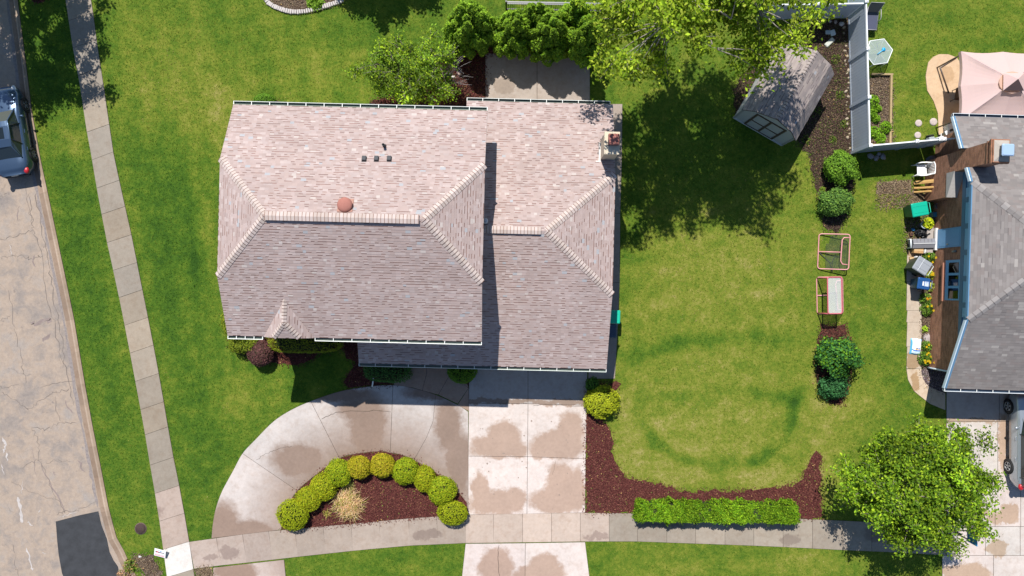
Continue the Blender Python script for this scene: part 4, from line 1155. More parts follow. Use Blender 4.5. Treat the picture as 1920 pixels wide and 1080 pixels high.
for k in range(-2, 3): fz.box(WX - .06, WX - .04, k * 1.2 - .12, k * 1.2 + .12, 2.59, J3 - .2, 0, (.09, .19, .30))
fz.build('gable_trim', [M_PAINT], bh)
# three-light window
wn = MB(); y0, y1, z0, z1 = -2.2, -.31, 1.22, 2.33
wn.box(WX - .04, WX + .02, y0, y1, z0, z1, 0, (.16, .38, .60))
wfr = wn.build('window', [M_PAINT], bh)
pn = MB()
hh = (y1 - y0)
for k in range(3):
    a = y0 + .08 + k * (hh - .08) / 3; pn.box(WX - .055, WX - .035, a, a + (hh - .08) / 3 - .12, z0 + .28, z1 - .08, 0, (.03, .035, .03))
pn.build('pane', [M_PANE], wfr)
sl = MB(); sl.box(WX - .09, WX + .01, y0 - .05, y1 - .1, z0 - .22, z0 - .13, 0, (.32, .15, .10)); sl.build('sill', [M_MATTE], wfr)
do = MB(); do.box(WX - .03, WX + .02, .30, 1.22, .48, 2.33, 0, (.12, .30, .52)); do.box(WX - .036, WX - .028, .38, 1.14, .6, 2.2, 0, (.14, .33, .56)); dr_ = do.build('door', [M_PAINT], bh)
hd = MB(); hd.tube([(WX - .09, .45, 1.35), (WX - .03, .45, 1.35)], .03, 8, 0, (.5, .45, .3)); hd.build('handle', [M_STEEL], dr_)
sp_ = MB(); sp_.box(WX - .12, WX + .0, .22, 1.30, .32, .46, 0, (.62, .60, .58)); sp_.box(WX - .42, WX - .12, .1, 1.4, .0, .28, 0, (.34, .30, .27)); sp_.build('doorstep', [M_MATTE], bh)
dsn = MB(); dsn.tube([(WX - .07, -HD3 + .72, .08), (WX - .05, -HD3 + .7, .3), (WX - .05, -HD3 + .7, 2.3)], .05, 4, 0, (.58, .68, .74)); dsn.build('downspout', [M_METAL], bh)
lm = MB(); lm.tube([(WX - .05, -.02 + .1, 1.75), (WX - .05, .1, 2.0)], .05, 8, 0, (.15, .18, .18)); lm.build('wall_lamp', [M_METAL], bh)
# chimney stack with a wide base and sloped shoulder
ck = MB(); CX0, CX1 = .14, .78
ck.box(CX0, CX1, 3.72, 4.62, -.02, 4.62, 0); ck.box(CX0, WX + .02, 2.62, 3.72, -.02, 1.85, 0)
ck.mesh([(CX0 + .01, 2.62, 1.85), (CX0 + .01, 3.72, 1.85), (CX0 + .01, 3.72, 2.35), (WX + .02, 2.62, 1.85), (WX + .02, 3.72, 1.85), (WX + .02, 3.72, 2.35)], [(0, 1, 2)[::-1], (0, 2, 5, 3)[::-1]], 0)
for o, z0, z1 in ((.03, 4.62, 4.71), (.0, 4.71, 4.79), (.035, 4.79, 4.88), (.065, 4.88, 4.99), (.035, 4.99, 5.07)):
    ck.box(CX0 - o, CX1 + o, 3.72 - o, 4.62 + o, z0, z1, 0)
chb = ck.build('chimney', [M_BRICK], bh)
cr = MB()
cr.face([(CX0 - .02, 2.6, 1.87), (WX, 2.6, 1.87), (WX, 3.74, 2.40), (CX0 - .02, 3.74, 2.40)], 0, (.40, .38, .36)); cr.face([(CX0 - .02, 2.6, 1.80), (CX0 - .02, 3.74, 1.80), (CX0 - .02, 3.74, 2.40), (CX0 - .02, 2.6, 1.87)][::-1], 0, (.40, .38, .36))
cr.build('shoulder_cap', [M_MATTE], chb)
cw = MB(); cw.mesh([(CX0, 3.72, 5.075), (CX1, 3.72, 5.075), (CX1, 4.62, 5.075), (CX0, 4.62, 5.075), (.30, 3.92, 5.15), (.72, 3.92, 5.15), (.72, 4.42, 5.15), (.30, 4.42, 5.15)], [(0, 1, 5, 4), (1, 2, 6, 5), (2, 3, 7, 6), (3, 0, 4, 7), (4, 5, 6, 7)], 0, (.36, .32, .28)); cw.build('crown', [M_MATTE], chb)
fc = MB(); fc.box(.32, .72, 3.95, 4.36, 5.14, 5.36, 0, (.12, .13, .14)); fc.box(.26, .78, 3.90, 4.41, 5.36, 5.43, 0, (.30, .42, .58), None, .04); fc.build('flue_cap', [M_METAL], chb)  # metal cap painted blue for the sky it reflects

# ------------------------------------------------------------------ the shed beneath the big tree
SHA = R(-30)
sc_ = P(1462, 186, 2.0)
shed = thing('garden_shed', 'small barn shed with grey shingle gambrel roof and white doors trimmed brown', 'shed', (12.95, 9.2, 0), SHA)
SW, SLN = 1.36, 1.72   # half width (x), half length (y); doors face local -y
mb = MB()
g1, g2 = (.86, 2.45), (0, 2.80)
prof = [(-SW - .1, 1.72), (-.95, 2.36), (0, 2.82), (.95, 2.36), (SW + .1, 1.72)]
for i in range(4):
    (xa, za), (xb, zb) = prof[i], prof[i + 1]
    q = [(xa, -SLN - .08, za), (xb, -SLN - .08, zb), (xb, SLN + .08, zb), (xa, SLN + .08, za)]
    shingles(mb, q, gR, .12, [(.29, .245, .225), (.26, .22, .21), (.33, .28, .255), (.23, .20, .19)], [(.12, .095, .09)], .35, (.12, .3), .028, .02)
    mb.face([Vector(v) - Vector((0, 0, .06)) for v in q][::-1], 0, (.14, .11, .09))
for sy in (-1, 1):
    y = sy * (SLN + .08)
    for i in range(4):
        (xa, za), (xb, zb) = prof[i], prof[i + 1]; mb.face([(xa, y, za - .07), (xb, y, zb - .07), (xb, y, zb + .012), (xa, y, za + .012)], 0, (.10, .075, .06))
shr = mb.build('roof', [M_SHINGLE], shed)
cp = MB(); caps(cp, (0, -SLN - .08, 2.82), (0, SLN + .08, 2.82), Vector((-1, 0, -.52)).normalized(), Vector((1, 0, -.52)).normalized(), gR, .13, .15, [(.33, .285, .265), (.30, .255, .24)], (.13, .10, .09)); cp.build('ridge_cap', [M_SHINGLE], shr)
wb = MB(); CW = (.42, .43, .41)
wb.box(-SW, SW, -SLN, SLN, .05, 1.72, 0, CW)
for sy in (-1, 1): wb.face([(x, sy * SLN, z - .02) for x, z in prof], 0, CW)
wb.build('wall', [M_PAINT], shed)
dt = MB(); BRN = (.085, .06, .042)
for x in (-.75, 0, .75): dt.box(x - .05, x + .05, -SLN - .03, -SLN, .12, 2.0, 0, BRN)
for z in (.12, 2.0): dt.box(-.8, .8, -SLN - .034, -SLN, z - .05, z + .05, 0, BRN)
dt.box(-.75, .75, -SLN - .026, -SLN, .98, 1.06, 0, (.11, .08, .06)); dt.box(-SW - .01, SW + .01, -SLN - .04, -SLN, .03, .13, 0, (.48, .50, .49))
for x in (-SW, SW): dt.box(x - .05, x + .05, -SLN - .02, -SLN + .02, .05, 1.72, 0, (.30, .30, .28))
dt.build('door_trim', [M_PAINT], shed)

# ------------------------------------------------------------------ trees
PAL_LIME = [(.13, .195, .010), (.17, .24, .014), (.10, .16, .010), (.20, .265, .018), (.085, .14, .010), (.22, .26, .03)]
PAL_MAPLE = [(.092, .160, .009), (.13, .215, .011), (.066, .124, .009), (.19, .265, .015), (.05, .098, .009)]
PAL_CRAB = [(.080, .14, .014), (.115, .19, .015), (.06, .11, .013), (.18, .255, .014)]
crown_tree('shade_tree', 'large shade tree with lacy yellow green leaves overhanging the shed', 'tree', (7.2, 11.75), 8.2, (4.55, 3.8, 2.2), 200, 195, .082, PAL_LIME, 3, clump=.74, shell=.04, trunk=.2, bark=(.24, .21, .18), up=.85)
c = P(1734, 914, 3.8)
crown_tree('street_tree', 'dense round bright green tree at the foot of the brick house drive', 'tree', (c.x, c.y), 3.5, (3.1, 2.55, 1.9), 170, 235, .068, PAL_MAPLE, 5, clump=.60, shell=.30, trunk=.13, bark=(.2, .17, .14))
c = P(772, 132, 2.2)
crown_tree('crabapple_tree', 'open green crabapple tree behind the pink roofed house with bare dead twigs on one side', 'tree', (c.x, c.y), 2.3, (2.25, 1.5, 1.15), 74, 150, .060, PAL_CRAB, 23, clump=.52, shell=.12, trunk=.09, bark=(.17, .14, .12))
crab = bpy.data.objects['crabapple_tree']
mb = MB(); g = random.Random(9)
b0 = P(830, 150, 1.0) - crab.location
for k in range(46):
    a = g.uniform(-.2, 1.25); L = g.uniform(.7, 1.75); e = g.uniform(.15, .7)
    s = b0 + Vector((g.uniform(-.25, .25), g.uniform(-.35, .35), g.uniform(.1, .6)))
    p = [s]; d = Vector((math.cos(a) * math.cos(e), math.sin(a) * math.cos(e), math.sin(e)))
    for i in range(4):
        d = (d + Vector((g.uniform(-.2, .2), g.uniform(-.2, .2), g.uniform(-.15, .15)))).normalized(); p.append(p[-1] + d * L / 4)
    mb.tube(p, [.016, .013, .010, .008, .004], 4, 0, (.30, .28, .27))
    if k % 2: mb.tube([p[2], p[2] + Vector((g.uniform(-.3, .3), g.uniform(-.1, .4), .1)), p[2] + Vector((g.uniform(-.4, .4), g.uniform(0, .6), .15))], [.009, .006, .003], 4, 0, (.30, .28, .27))
mb.build('dead_twigs', [M_BARK], crab)
crown_tree('kerb_tree', 'broad green tree overhanging the road at the top left corner', 'tree', (-24.9, 15.6), 5.0, (4.1, 3.3, 2.2), 190, 170, .085, PAL_MAPLE, 11, clump=.55, shell=.25, trunk=.15)
crown_tree('garden_tree', 'leafy tree just past the top edge shading the lawn behind the pink roofed house', 'tree', (-6.9, 17.0), 3.4, (2.2, 1.5, 1.6), 70, 110, .10, PAL_MAPLE, 13, clump=.5, shell=.2, trunk=.1)

def arborvitae(px, py, rx, ry, h, seed, label, nt=26, pal=None):
    """upright evergreen: many pointed plumes of flat sprays round a hidden trunk"""
    rng = np.random.default_rng(seed); g = random.Random(seed)
    c = P(px, py, h * .55)
    t = thing('arborvitae', label, 'evergreen', (c.x, c.y, 0), 0, 'tall evergreens behind the back patio')
    pal = pal or [(.085, .155, .009), (.11, .19, .010), (.062, .125, .009), (.14, .22, .012)]
    Vs, Cs = [], []
    for k in range(nt):
        rr_ = math.sqrt((k + .5) / nt); a = k * 2.39996 + seed + g.uniform(-.3, .3)
        x, y = rx * rr_ * math.cos(a) + g.uniform(-.06, .06), ry * rr_ * math.sin(a) + g.uniform(-.06, .06)
        top = h * (1.02 - .55 * rr_ ** 1.7) * g.uniform(.78, 1.10)
        pw = g.uniform(.15, .31); ph = min(top * .8, pw * g.uniform(2.4, 4.2))
        n = int(1500 * pw + 250)
        u = rng.uniform(0, 1, n) ** .7
        ang = rng.uniform(0, 6.283, n)
        prof = pw * np.minimum(1, (u * 1.9) ** .72) * (1 - .35 * np.clip(u - .6, 0, 1)) * (1 + .16 * np.sin(ang * 4 + k))
        d = np.stack([np.cos(ang), np.sin(ang), np.full(n, .55)], 1)
        rad = prof * rng.uniform(.72, 1.06, n)
        pts = np.stack([x + rad * np.cos(ang) + .10 * x * (1 - u) * 0, y + rad * np.sin(ang), top - u * ph], 1)
        pts = pts[pts[:, 2] > .05]; m = len(pts)
        cols = pick(rng, m, pal, .2) * g.uniform(.8, 1.15)
        dd = unit(d[:m] + rng.normal(size=(m, 3)) * .35)
        T = unit(dd * .6 + np.array([0, 0, .8]) + rng.normal(size=(m, 3)) * .3)
        N = unit(dd * .9 + np.array([0, .1, .45]) + rng.normal(size=(m, 3)) * .5)
        T = unit(np.cross(N, np.cross(T, N)))
        L = rng.uniform(.03, .062, m)
        v, f = quads_from(pts, N, T, L, L * .62)
        Vs.append(v); Cs.append(cols)
    V = np.concatenate(Vs); cc = np.concatenate(Cs)
    Fq = np.arange(len(V), dtype=np.int32).reshape(-1, 4)
    fast_mesh('foliage', V, Fq, [M_NEEDLE], t, col=cc)
    mb = MB(); mb.tube([(0, 0, -.05), (0, 0, h * .4), (.03, 0, h * .8)], [.11, .08, .03], 8, 0, (.13, .09, .065))
    for k in range(10):
        a = k * 2.4; mb.tube([(0, 0, .2 + .12 * k), (math.cos(a) * rx * .5, math.sin(a) * ry * .5, .9 + .15 * k)], [.03, .015], 5, 0, (.13, .09, .065))
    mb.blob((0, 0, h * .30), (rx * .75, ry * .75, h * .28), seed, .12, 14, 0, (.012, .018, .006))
    mb.build('trunk', [M_BARK], t)
arborvitae(880, 46, 1.1, 1.15, 3.6, 2, 'bushy evergreen left of the back patio beside the crabapple tree', 70)
arborvitae(966, 58, .95, 1.1, 3.0, 5, 'evergreen over the left half of the back patio edge', 58)
arborvitae(1032, 62, .95, 1.15, 3.5, 8, 'evergreen in the middle of the row above the back patio joint', 58)
arborvitae(1096, 70, .85, 1.0, 3.6, 13, 'evergreen at the right corner of the back patio', 50)
arborvitae(1078, 25, .6, .5, 3.6, 17, 'small evergreen at the back of the row by the dark rail fence', 22)
arborvitae(1005, 28, .65, .5, 3.4, 19, 'narrow evergreen behind the row under the dark rail fence', 16)

# ------------------------------------------------------------------ shrubs
PB = [(.165, .20, .006), (.195, .225, .008), (.13, .172, .006), (.215, .235, .010)]
PB2 = [(.21, .20, .008), (.235, .205, .012), (.17, .175, .006), (.25, .20, .016)]
ball = shrub('boxwood', 'clipped round boxwood at the far left end of the arc, on the pavement edge', 548, 966, 28.5, .82, 1, PB, 5200, .036, .05, .045, 'shrub', 'clipped boxwoods in an arc round the mulch bed')
ball2 = shrub('boxwood', 'rusty tinged clipped boxwood left of the middle of the arc', 673, 877, 21, .78, 2, PB2, 4600, .036, .05, .045, 'shrub', 'clipped boxwoods in an arc round the mulch bed')
ball3 = shrub('boxwood', 'bright clipped boxwood just right of the top of the arc', 760, 884, 23.5, .80, 41, PB + [(.11, .17, .006), (.13, .19, .008)], 5000, .038, .06, .05, 'shrub', 'clipped boxwoods in an arc round the mulch bed')
ball4 = shrub('boxwood', 'clipped boxwood left of the straw coloured grass clump, third along the arc', 606, 914, 23, .74, 43, PB + PB2[:1], 4800, .036, .07, .055, 'shrub', 'clipped boxwoods in an arc round the mulch bed', ry=24)
BG = 'clipped boxwoods in an arc round the mulch bed'
for (px, py, r, ry, src, rz, lab) in [
    (577, 937, 22.5, 22, ball4, 1.1, 'small clipped boxwood, second from the left end of the arc'),
    (634, 888, 23.5, 24.5, ball3, 3.6, 'clipped boxwood touching the top of the straw coloured grass clump'),
    (716, 874, 21.5, 22.5, ball2, 0.9, 'rusty tinged clipped boxwood at the very top of the arc'),
    (796, 899, 19.5, 22, ball4, 5.2, 'slimmest clipped boxwood on the right limb of the arc'),
    (828, 921, 25, 25, ball3, 0.4, 'clipped boxwood second from the right end of the arc'),
    (848, 963, 27.5, 22.5, ball, 2.9, 'wide oval boxwood at the right end of the arc beside the drive')]:
    p = P(px, py, .49); r0_ = {ball: 28.5, ball2: 21, ball3: 23.5, ball4: 23}[src]; s = (r / r0_, ry / r0_, .95)
    dup(src, (p.x, p.y, 0), 0 if abs(r - ry) > 2 else rz, s, lab, BG)
shrub('round_shrub', 'bushy round green shrub at the fence corner', 1579, 314, 28, 1.25, 21, [(.085, .165, .015), (.11, .20, .018), (.065, .13, .015)], 5200, .052, .13, .09)
shrub('round_shrub', 'blue green round shrub below the one at the fence corner', 1568, 379, 28, 1.05, 22, [(.06, .12, .025), (.08, .155, .03), (.045, .095, .02), (.11, .19, .03)], 5200, .05, .13, .09, ry=23)
shrub('leafy_shrub', 'large glossy green shrub below the hockey goals', 1573, 668, 32, 1.5, 23, [(.028, .09, .020), (.042, .125, .022), (.02, .065, .018), (.085, .18, .012)], 5200, .07, .24, .16, ry=29)
shrub('leafy_shrub', 'small dark green shrub in front of the large glossy shrub', 1563, 727, 22, .75, 24, [(.025, .085, .03), (.035, .115, .035), (.02, .065, .02)], 2600, .07, .26, .18, ry=17)
shrub('golden_shrub', 'golden yellow spreading shrub at the right edge of the drive', 1127, 755, 29, .9, 25, [(.19, .22, .010), (.23, .25, .012), (.15, .18, .01)], 3600, .055, .16, .07, ry=26)
shrub('barberry', 'purple barberry shrub by the front lawn corner', 487, 663, 23, .95, 26, [(.060, .026, .026), (.08, .034, .034), (.045, .03, .02), (.10, .045, .04)], 4400, .045, .06, .04)
shrub('yellow_shrub', 'yellow green clipped shrub left of the purple barberry', 458, 640, 27, .95, 27, [(.12, .15, .012), (.15, .175, .014), (.085, .12, .012)], 4800, .042, .06, .04, ry=20, p=3)
shrub('yellow_shrub', 'narrow yellow green shrub along the left wall of the pink roofed house', 449, 602, 32, 1.5, 28, [(.12, .15, .012), (.15, .175, .014), (.085, .12, .012)], 4800, .045, .06, .05, ry=40)
shrub('yew_hedge', 'long clipped yew under the small gable, golden in the sun and dark in shade', 572, 636, 66, 1.0, 29, [(.13, .155, .010), (.16, .18, .012), (.10, .13, .010)], 9000, .042, .05, .03, ry=25, p=4)
shrub('dark_shrub', 'dark green shrub in shade under the porch eave', 727, 692, 42, 1.0, 30, [(.03, .085, .02), (.045, .11, .025), (.025, .07, .02)], 5200, .045, .06, .04, ry=24, p=3)
shrub('dark_shrub', 'smooth green ball shrub in shade right of the front walk', 866, 695, 27, .95, 31, [(.055, .12, .010), (.07, .14, .012), (.04, .10, .010)], 4600, .036, .03, .03, ry=24)
shrub('round_shrub', 'small clipped green ball peeping out behind the upper roof', 496, 189, 20, .9, 32, [(.06, .13, .012), (.08, .16, .014)], 2600, .04, .04, .03, ry=13)
shrub('weedy_plant', 'small dark weedy plant between the drive and the house corner', 1111, 722, 10, .35, 33, [(.04, .10, .015), (.06, .13, .02)], 500, .06, .2, .2)
# the long hedge
hp0, hp1 = P(1193, 958, .5), P(1490, 961, .5)
hL = (hp1 - hp0).length; hc = (hp0 + hp1) / 2
hd_ = thing('clipped_hedge', 'long low bright green clipped hedge beside the pavement', 'hedge', (hc.x, hc.y, 0), math.atan2(hp1.y - hp0.y, hp1.x - hp0.x))
rng = np.random.default_rng(40)
n = 26000; hxx, hyy, hzz = hL / 2, .43, .80
u = rng.uniform(-1, 1, (n, 3)); fsel = rng.choice(3, n, p=[.05, .30, .65])
for ax in range(3):
    s = fsel == ax; u[s, ax] = np.sign(u[s, ax]) if ax < 2 else 1
pts = u * np.array([hxx, hyy, .4]) + np.array([0, 0, .42])
lump = .05 * np.sin(pts[:, 0] * 2.3) + .045 * np.sin(pts[:, 0] * 5.1 + 1) + .05 * np.sin(pts[:, 0] * 9 + pts[:, 1] * 6) + .03 * np.sin(pts[:, 0] * 17 - pts[:, 1] * 11)
nout = np.zeros((n, 3)); nout[np.arange(n), fsel] = np.sign(u[np.arange(n), fsel]); nout[fsel == 2] = (0, 0, 1)
pts += nout * (lump[:, None] + rng.normal(size=(n, 1)) * .045)
cols = pick(rng, n, [(.075, .155, .006), (.10, .18, .007), (.055, .125, .006), (.13, .20, .010)], .25) * (1 + .16 * np.sin(pts[:, :1] * 1.7) + .1 * np.sin(pts[:, :1] * 7 + pts[:, 1:2] * 5))
V, Fq = leafset(rng, pts, nout, .042, cols, up=.3, rnd=.7, out=.8, aspect=.62)
fast_mesh('foliage', V, Fq, [M_LEAF], hd_, col=cols)
mb = MB(); mb.box(-hxx + .06, hxx - .06, -hyy + .07, hyy - .07, .04, .74, 0, (.02, .03, .008)); mb.build('stem', [M_BARK], hd_)  # solid dark core added inside the foliage to keep light from passing

def blades(name, label, cat, px, py, n, L, pal, seed, spread=.25, w=.010, group=None, droop=.9, h0=0):
    rng = np.random.default_rng(seed); c = P(px, py, 0)
    a = rng.uniform(0, 6.283, n); el = rng.uniform(.25, 1.35, n); ln = L * rng.uniform(.5, 1.1, n)
    bx = rng.normal(size=(n, 2)) * spread * .35
    d = np.stack([np.cos(a), np.sin(a), np.zeros(n)], 1); side = np.stack([-np.sin(a), np.cos(a), np.zeros(n)], 1)
    b = np.stack([bx[:, 0], bx[:, 1], np.full(n, h0 + .01)], 1)
    up = np.array([0, 0, 1.0])
    m = b + d * (ln * .5 * np.cos(el))[:, None] + up * (ln * .55 * np.sin(el))[:, None]
    e = b + d * (ln * np.cos(el) ** .6)[:, None] + up * (ln * np.sin(el) * (.75 - droop * .4))[:, None]
    e[:, 2] = np.maximum(e[:, 2], .02)
    V = np.stack([b - side * w / 2, b + side * w / 2, m + side * w / 2, m - side * w / 2, m - side * w / 2, m + side * w / 2, e + side * w * .15, e - side * w * .15], 1).reshape(-1, 3)
    Fq = np.arange(len(V), dtype=np.int32).reshape(-1, 4)
    o = fast_mesh(name, V, Fq, [M_LEAF], col=np.repeat(pick(rng, n, pal, .15), 2, 0))
    o.location = (c.x, c.y, 0)
    return tag(o, label, cat, group)
blades('ornamental_grass', 'dry straw coloured ornamental grass clump in the boxwood bed', 'grass clump', 653, 944, 1200, .60, [(.42, .30, .16), (.46, .36, .22), (.34, .24, .13), (.17, .19, .03), (.42, .27, .18)], 50, .72, .017)
blades('ornamental_grass', 'small green and tan grass tuft on the mulch left of the straw clump', 'grass clump', 614, 963, 40, .3, [(.35, .30, .10), (.20, .22, .03)], 51, .12, .014)
blades('ornamental_grass', 'pale green grass tuft tucked under a boxwood at the back of the straw clump', 'grass clump', 652, 908, 130, .42, [(.28, .30, .07), (.38, .34, .12)], 52, .35, .014)

def leafy(name, label, cat, px, py, r, h, n, size, pal, seed, group=None, flowers=0, fcol=(.75, .50, .015), fsize=.05):
    rng = np.random.default_rng(seed); c = P(px, py, h * .5); t = thing(name, label, cat, (c.x, c.y, 0), 0, group)
    a = rng.uniform(0, 6.283, n); rr_ = r * np.sqrt(rng.uniform(0, 1, n)); z = h * (1 - (rr_ / r) ** 2 * .7) * rng.uniform(.35, 1, n)
    pts = np.stack([rr_ * np.cos(a), rr_ * np.sin(a), z], 1); d = unit(np.stack([np.cos(a), np.sin(a), np.ones(n)], 1))
    cols = pick(rng, n, pal, .2); V, Fq = leafset(rng, pts, d, size, cols, up=.6, rnd=.6, out=.5, aspect=.4)
    fast_mesh('foliage', V, Fq, [M_LEAF], t, col=cols)
    mb = MB(); g = random.Random(seed)
    for k in range(6):
        w = k * 1.05; mb.tube([(0, 0, 0), (math.cos(w) * r * .4, math.sin(w) * r * .4, h * .6)], [.008, .004], 4, 0, (.06, .09, .02))
    mb.build('stem', [M_MATTE], t)
    for k in range(flowers):
        w = g.uniform(0, 6.28); q = r * g.uniform(.2, .95)
        f = MB(); x, y, z = q * math.cos(w), q * math.sin(w), h * g.uniform(.8, 1.15)
        for j in range(6):
            b = j * 1.047; f.face([(x, y, z), (x + fsize * math.cos(b - .4), y + fsize * math.sin(b - .4), z + .02), (x + fsize * 1.25 * math.cos(b), y + fsize * 1.25 * math.sin(b), z + .012), (x + fsize * math.cos(b + .4), y + fsize * math.sin(b + .4), z + .02)], 0, fcol)
        f.build('flower', [M_LEAF], t)
    return t
PF = [(.06, .13, .012), (.09, .17, .02), (.05, .10, .012), (.14, .20, .04)]
FG = 'yellow flowered plants along the brick wall'
leafy('flower_plant', 'yellow flowered clump at the bottom end of the brick wall beside the blue bag', 'flower', 1737, 672, .36, .45, 420, .055, PF, 60, FG, 9)
leafy('flower_plant', 'yellow flowered clump just above the blue bag', 'flower', 1739, 650, .28, .38, 260, .055, PF, 61, FG, 2)
leafy('flower_plant', 'yellow flowered clump below the blue bin', 'flower', 1740, 580, .33, .45, 360, .055, PF, 62, FG, 3)
leafy('flower_plant', 'yellow flowered clump beside the window sill above the small bare patch', 'flower', 1737, 561, .30, .42, 300, .055, PF, 63, FG, 3, (.7, .33, .02))
leafy('flower_plant', 'yellow flowered clump between the grey bin and the cardboard box', 'flower', 1745, 482, .34, .5, 380, .055, PF, 64, FG, 3)
leafy('flower_plant', 'yellow flowered clump between the grey and blue bins', 'flower', 1747, 517, .22, .4, 160, .055, [(.25, .28, .03), (.12, .18, .02)], 65, FG, 3)
leafy('hosta', 'small bright green hosta above the flat grey stone', 'plant', 1735, 617, .13, .2, 60, .075, [(.20, .28, .02), (.15, .24, .02)], 66)
leafy('variegated_plant', 'cream edged leafy plant at the right edge of the blue bin lid', 'plant', 1749, 538, .22, .4, 150, .07, [(.30, .32, .06), (.45, .45, .16), (.12, .18, .02)], 67)
GB = 'leafy vegetables in the raised bed'
for i, (px, py, r, h, lab) in enumerate([(1637, 190, .36, .5, 'bushy green vegetable at the top of the raised bed beside the fence'), (1636, 212, .28, .42, 'leafy vegetable in the middle of the raised bed'), (1644, 222, .2, .35, 'thin leafy vegetable right of the middle of the raised bed'),
    (1663, 238, .30, .4, 'bright green feathery vegetable at the lower right of the raised bed'), (1640, 247, .30, .35, 'leafy vegetable at the lower left of the raised bed by the fence'), (1652, 259, .28, .3, 'low leafy vegetable at the bottom end of the raised bed'), (1648, 203, .16, .3, 'spindly vegetable near the timber edge of the raised bed')]):
    leafy('vegetable_plant', lab, 'plant', px, py, r, h, int(900 * r), .06, [(.10, .20, .012), (.14, .25, .015), (.07, .14, .012)], 70 + i, GB)
leafy('hosta', 'grassy hosta in the stone edged bed at the top', 'plant', 591, 2, .42, .35, 220, .11, [(.11, .19, .02), (.15, .24, .03)], 80)
leafy('groundcover_plant', 'low green groundcover at the right side of the shed roof', 'plant', 1549, 132, .35, .3, 200, .06, [(.06, .14, .015), (.09, .17, .02)], 81)
leafy('fern_plant', 'small yellow green plant in the mulch left of the blue green shrub', 'plant', 1543, 355, .14, .18, 60, .05, [(.12, .18, .02)], 82)
leafy('weedy_plant', 'straggly weeds at the kerb end in the bottom left corner', 'plant', 243, 1061, .35, .22, 150, .07, [(.07, .13, .015), (.10, .15, .02), (.2, .14, .05)], 83)
leafy('weedy_plant', 'brown leaf litter and weeds at the bottom edge by the kerb end', 'plant', 235, 1084, .5, .2, 260, .06, [(.22, .13, .07), (.16, .09, .05), (.08, .12, .02), (.3, .2, .12)], 84)
leafy('spruce_bough', 'blue spruce bough showing past the back fence at the top edge', 'evergreen', 1538, 3, .55, 1.2, 700, .06, [(.06, .11, .12), (.08, .14, .15), (.04, .08, .09)], 85)

# ------------------------------------------------------------------ fences
VIN_SHADED = (.40, .455, .53)  # white vinyl with the bluish shade of its upright faces mixed into the colour
def fence(name, label, posts, h=1.83, stop=None, last_post=True, first_post=True):
    p0 = Vector((posts[0][0], posts[0][1], 0))
    t = thing(name, label, 'fence', p0, 0)
    PS = [Vector((x, y, 0)) - p0 for x, y in posts]
    for i, (a, b) in enumerate(zip(PS[:-1], PS[1:])):
        d = (b - a); L = d.length; M = Matrix.Translation(a) @ Matrix.Rotation(math.atan2(d.y, d.x), 4, 'Z')
        mb = MB()
        mb.box(.05, L - .05, -.018, .018, .06, h - .03, 0, VIN_SHADED, M)
        n = int(L / .15)
        for k in range(1, n): mb.box(.05 + (L - .1) * k / n - .004, .05 + (L - .1) * k / n + .004, -.0205, .0205, .14, h - .14, 0, (.34, .39, .46), M)
        mb.box(.045, L - .045, -.03, .03, .04, .15, 0, VIN_SHADED, M); mb.box(.045, L - .045, -.03, .03, h - .13, h, 0, (.74, .76, .78), M)
        mb.build('panel', [M_PLASTIC], t)
    for i, a in enumerate(PS):
        if (i == 0 and not first_post) or (i == len(PS) - 1 and not last_post): continue
        mb = MB(); mb.box(a.x - .064, a.x + .064, a.y - .064, a.y + .064, -.02, h + .05, 0, VIN_SHADED)
        po = mb.build('post', [M_PLASTIC], t)
        cb = MB(); cb.box(a.x - .08, a.x + .08, a.y - .08, a.y + .08, h + .05, h + .075, 0, (.76, .77, .78))
        cb.mesh([(a.x - .08, a.y - .08, h + .075), (a.x + .08, a.y - .08, h + .075), (a.x + .08, a.y + .08, h + .075), (a.x - .08, a.y + .08, h + .075), (a.x, a.y, h + .13)], [(0, 1, 4), (1, 2, 4), (2, 3, 4), (3, 0, 4)], 0, (.76, .77, .78))
        cb.build('post_cap', [M_PLASTIC], po)
    return t
fence('vinyl_fence', 'white vinyl privacy fence running up the picture left of the glass table', [(16.75, 6.66), (16.69, 8.92), (16.63, 11.18), (16.57, 13.40), (16.51, 15.7)])
fence('vinyl_fence', 'white vinyl fence closing off the side yard between the fence corner and the brick house', [(16.83, 6.67), (18.93, 6.86), (20.02, 6.95)], first_post=False)
fence('vinyl_gate', 'narrow white vinyl gate section against the brick wall by the small cart', [(20.20, 6.965), (20.78, 7.01)], last_post=False)
fence('vinyl_fence', 'white vinyl fence across the back beyond the shed, half hidden by the shade tree', [(16.49, 13.32), (14.3, 13.28), (12.1, 13.25)], first_post=False)
rf_ = thing('rail_fence', 'low dark metal rail fence behind the evergreens at the top edge', 'fence', (-.28, 13.72, 0), R(-1))
mb = MB()
for z, c in ((1.0, (.22, .225, .235)), (.80, (.15, .155, .165)), (.12, (.03, .03, .035))): mb.box(0, 4.7, -.03, .03, z - .04, z, 0, c)
mb.build('rail', [M_METAL], rf_)
for k in range(4):
    mb = MB(); mb.box(k * 1.55 - .04, k * 1.55 + .04, -.04, .04, 0, 1.08, 0, (.05, .05, .055)); mb.build('post', [M_METAL], rf_)
mb = MB()
for k in range(1, 44): mb.box(k * .105 - .008, k * .105 + .008, -.008, .008, .1, .8, 0, (.03, .03, .035))
mb.build('baluster_screen', [M_METAL], rf_)

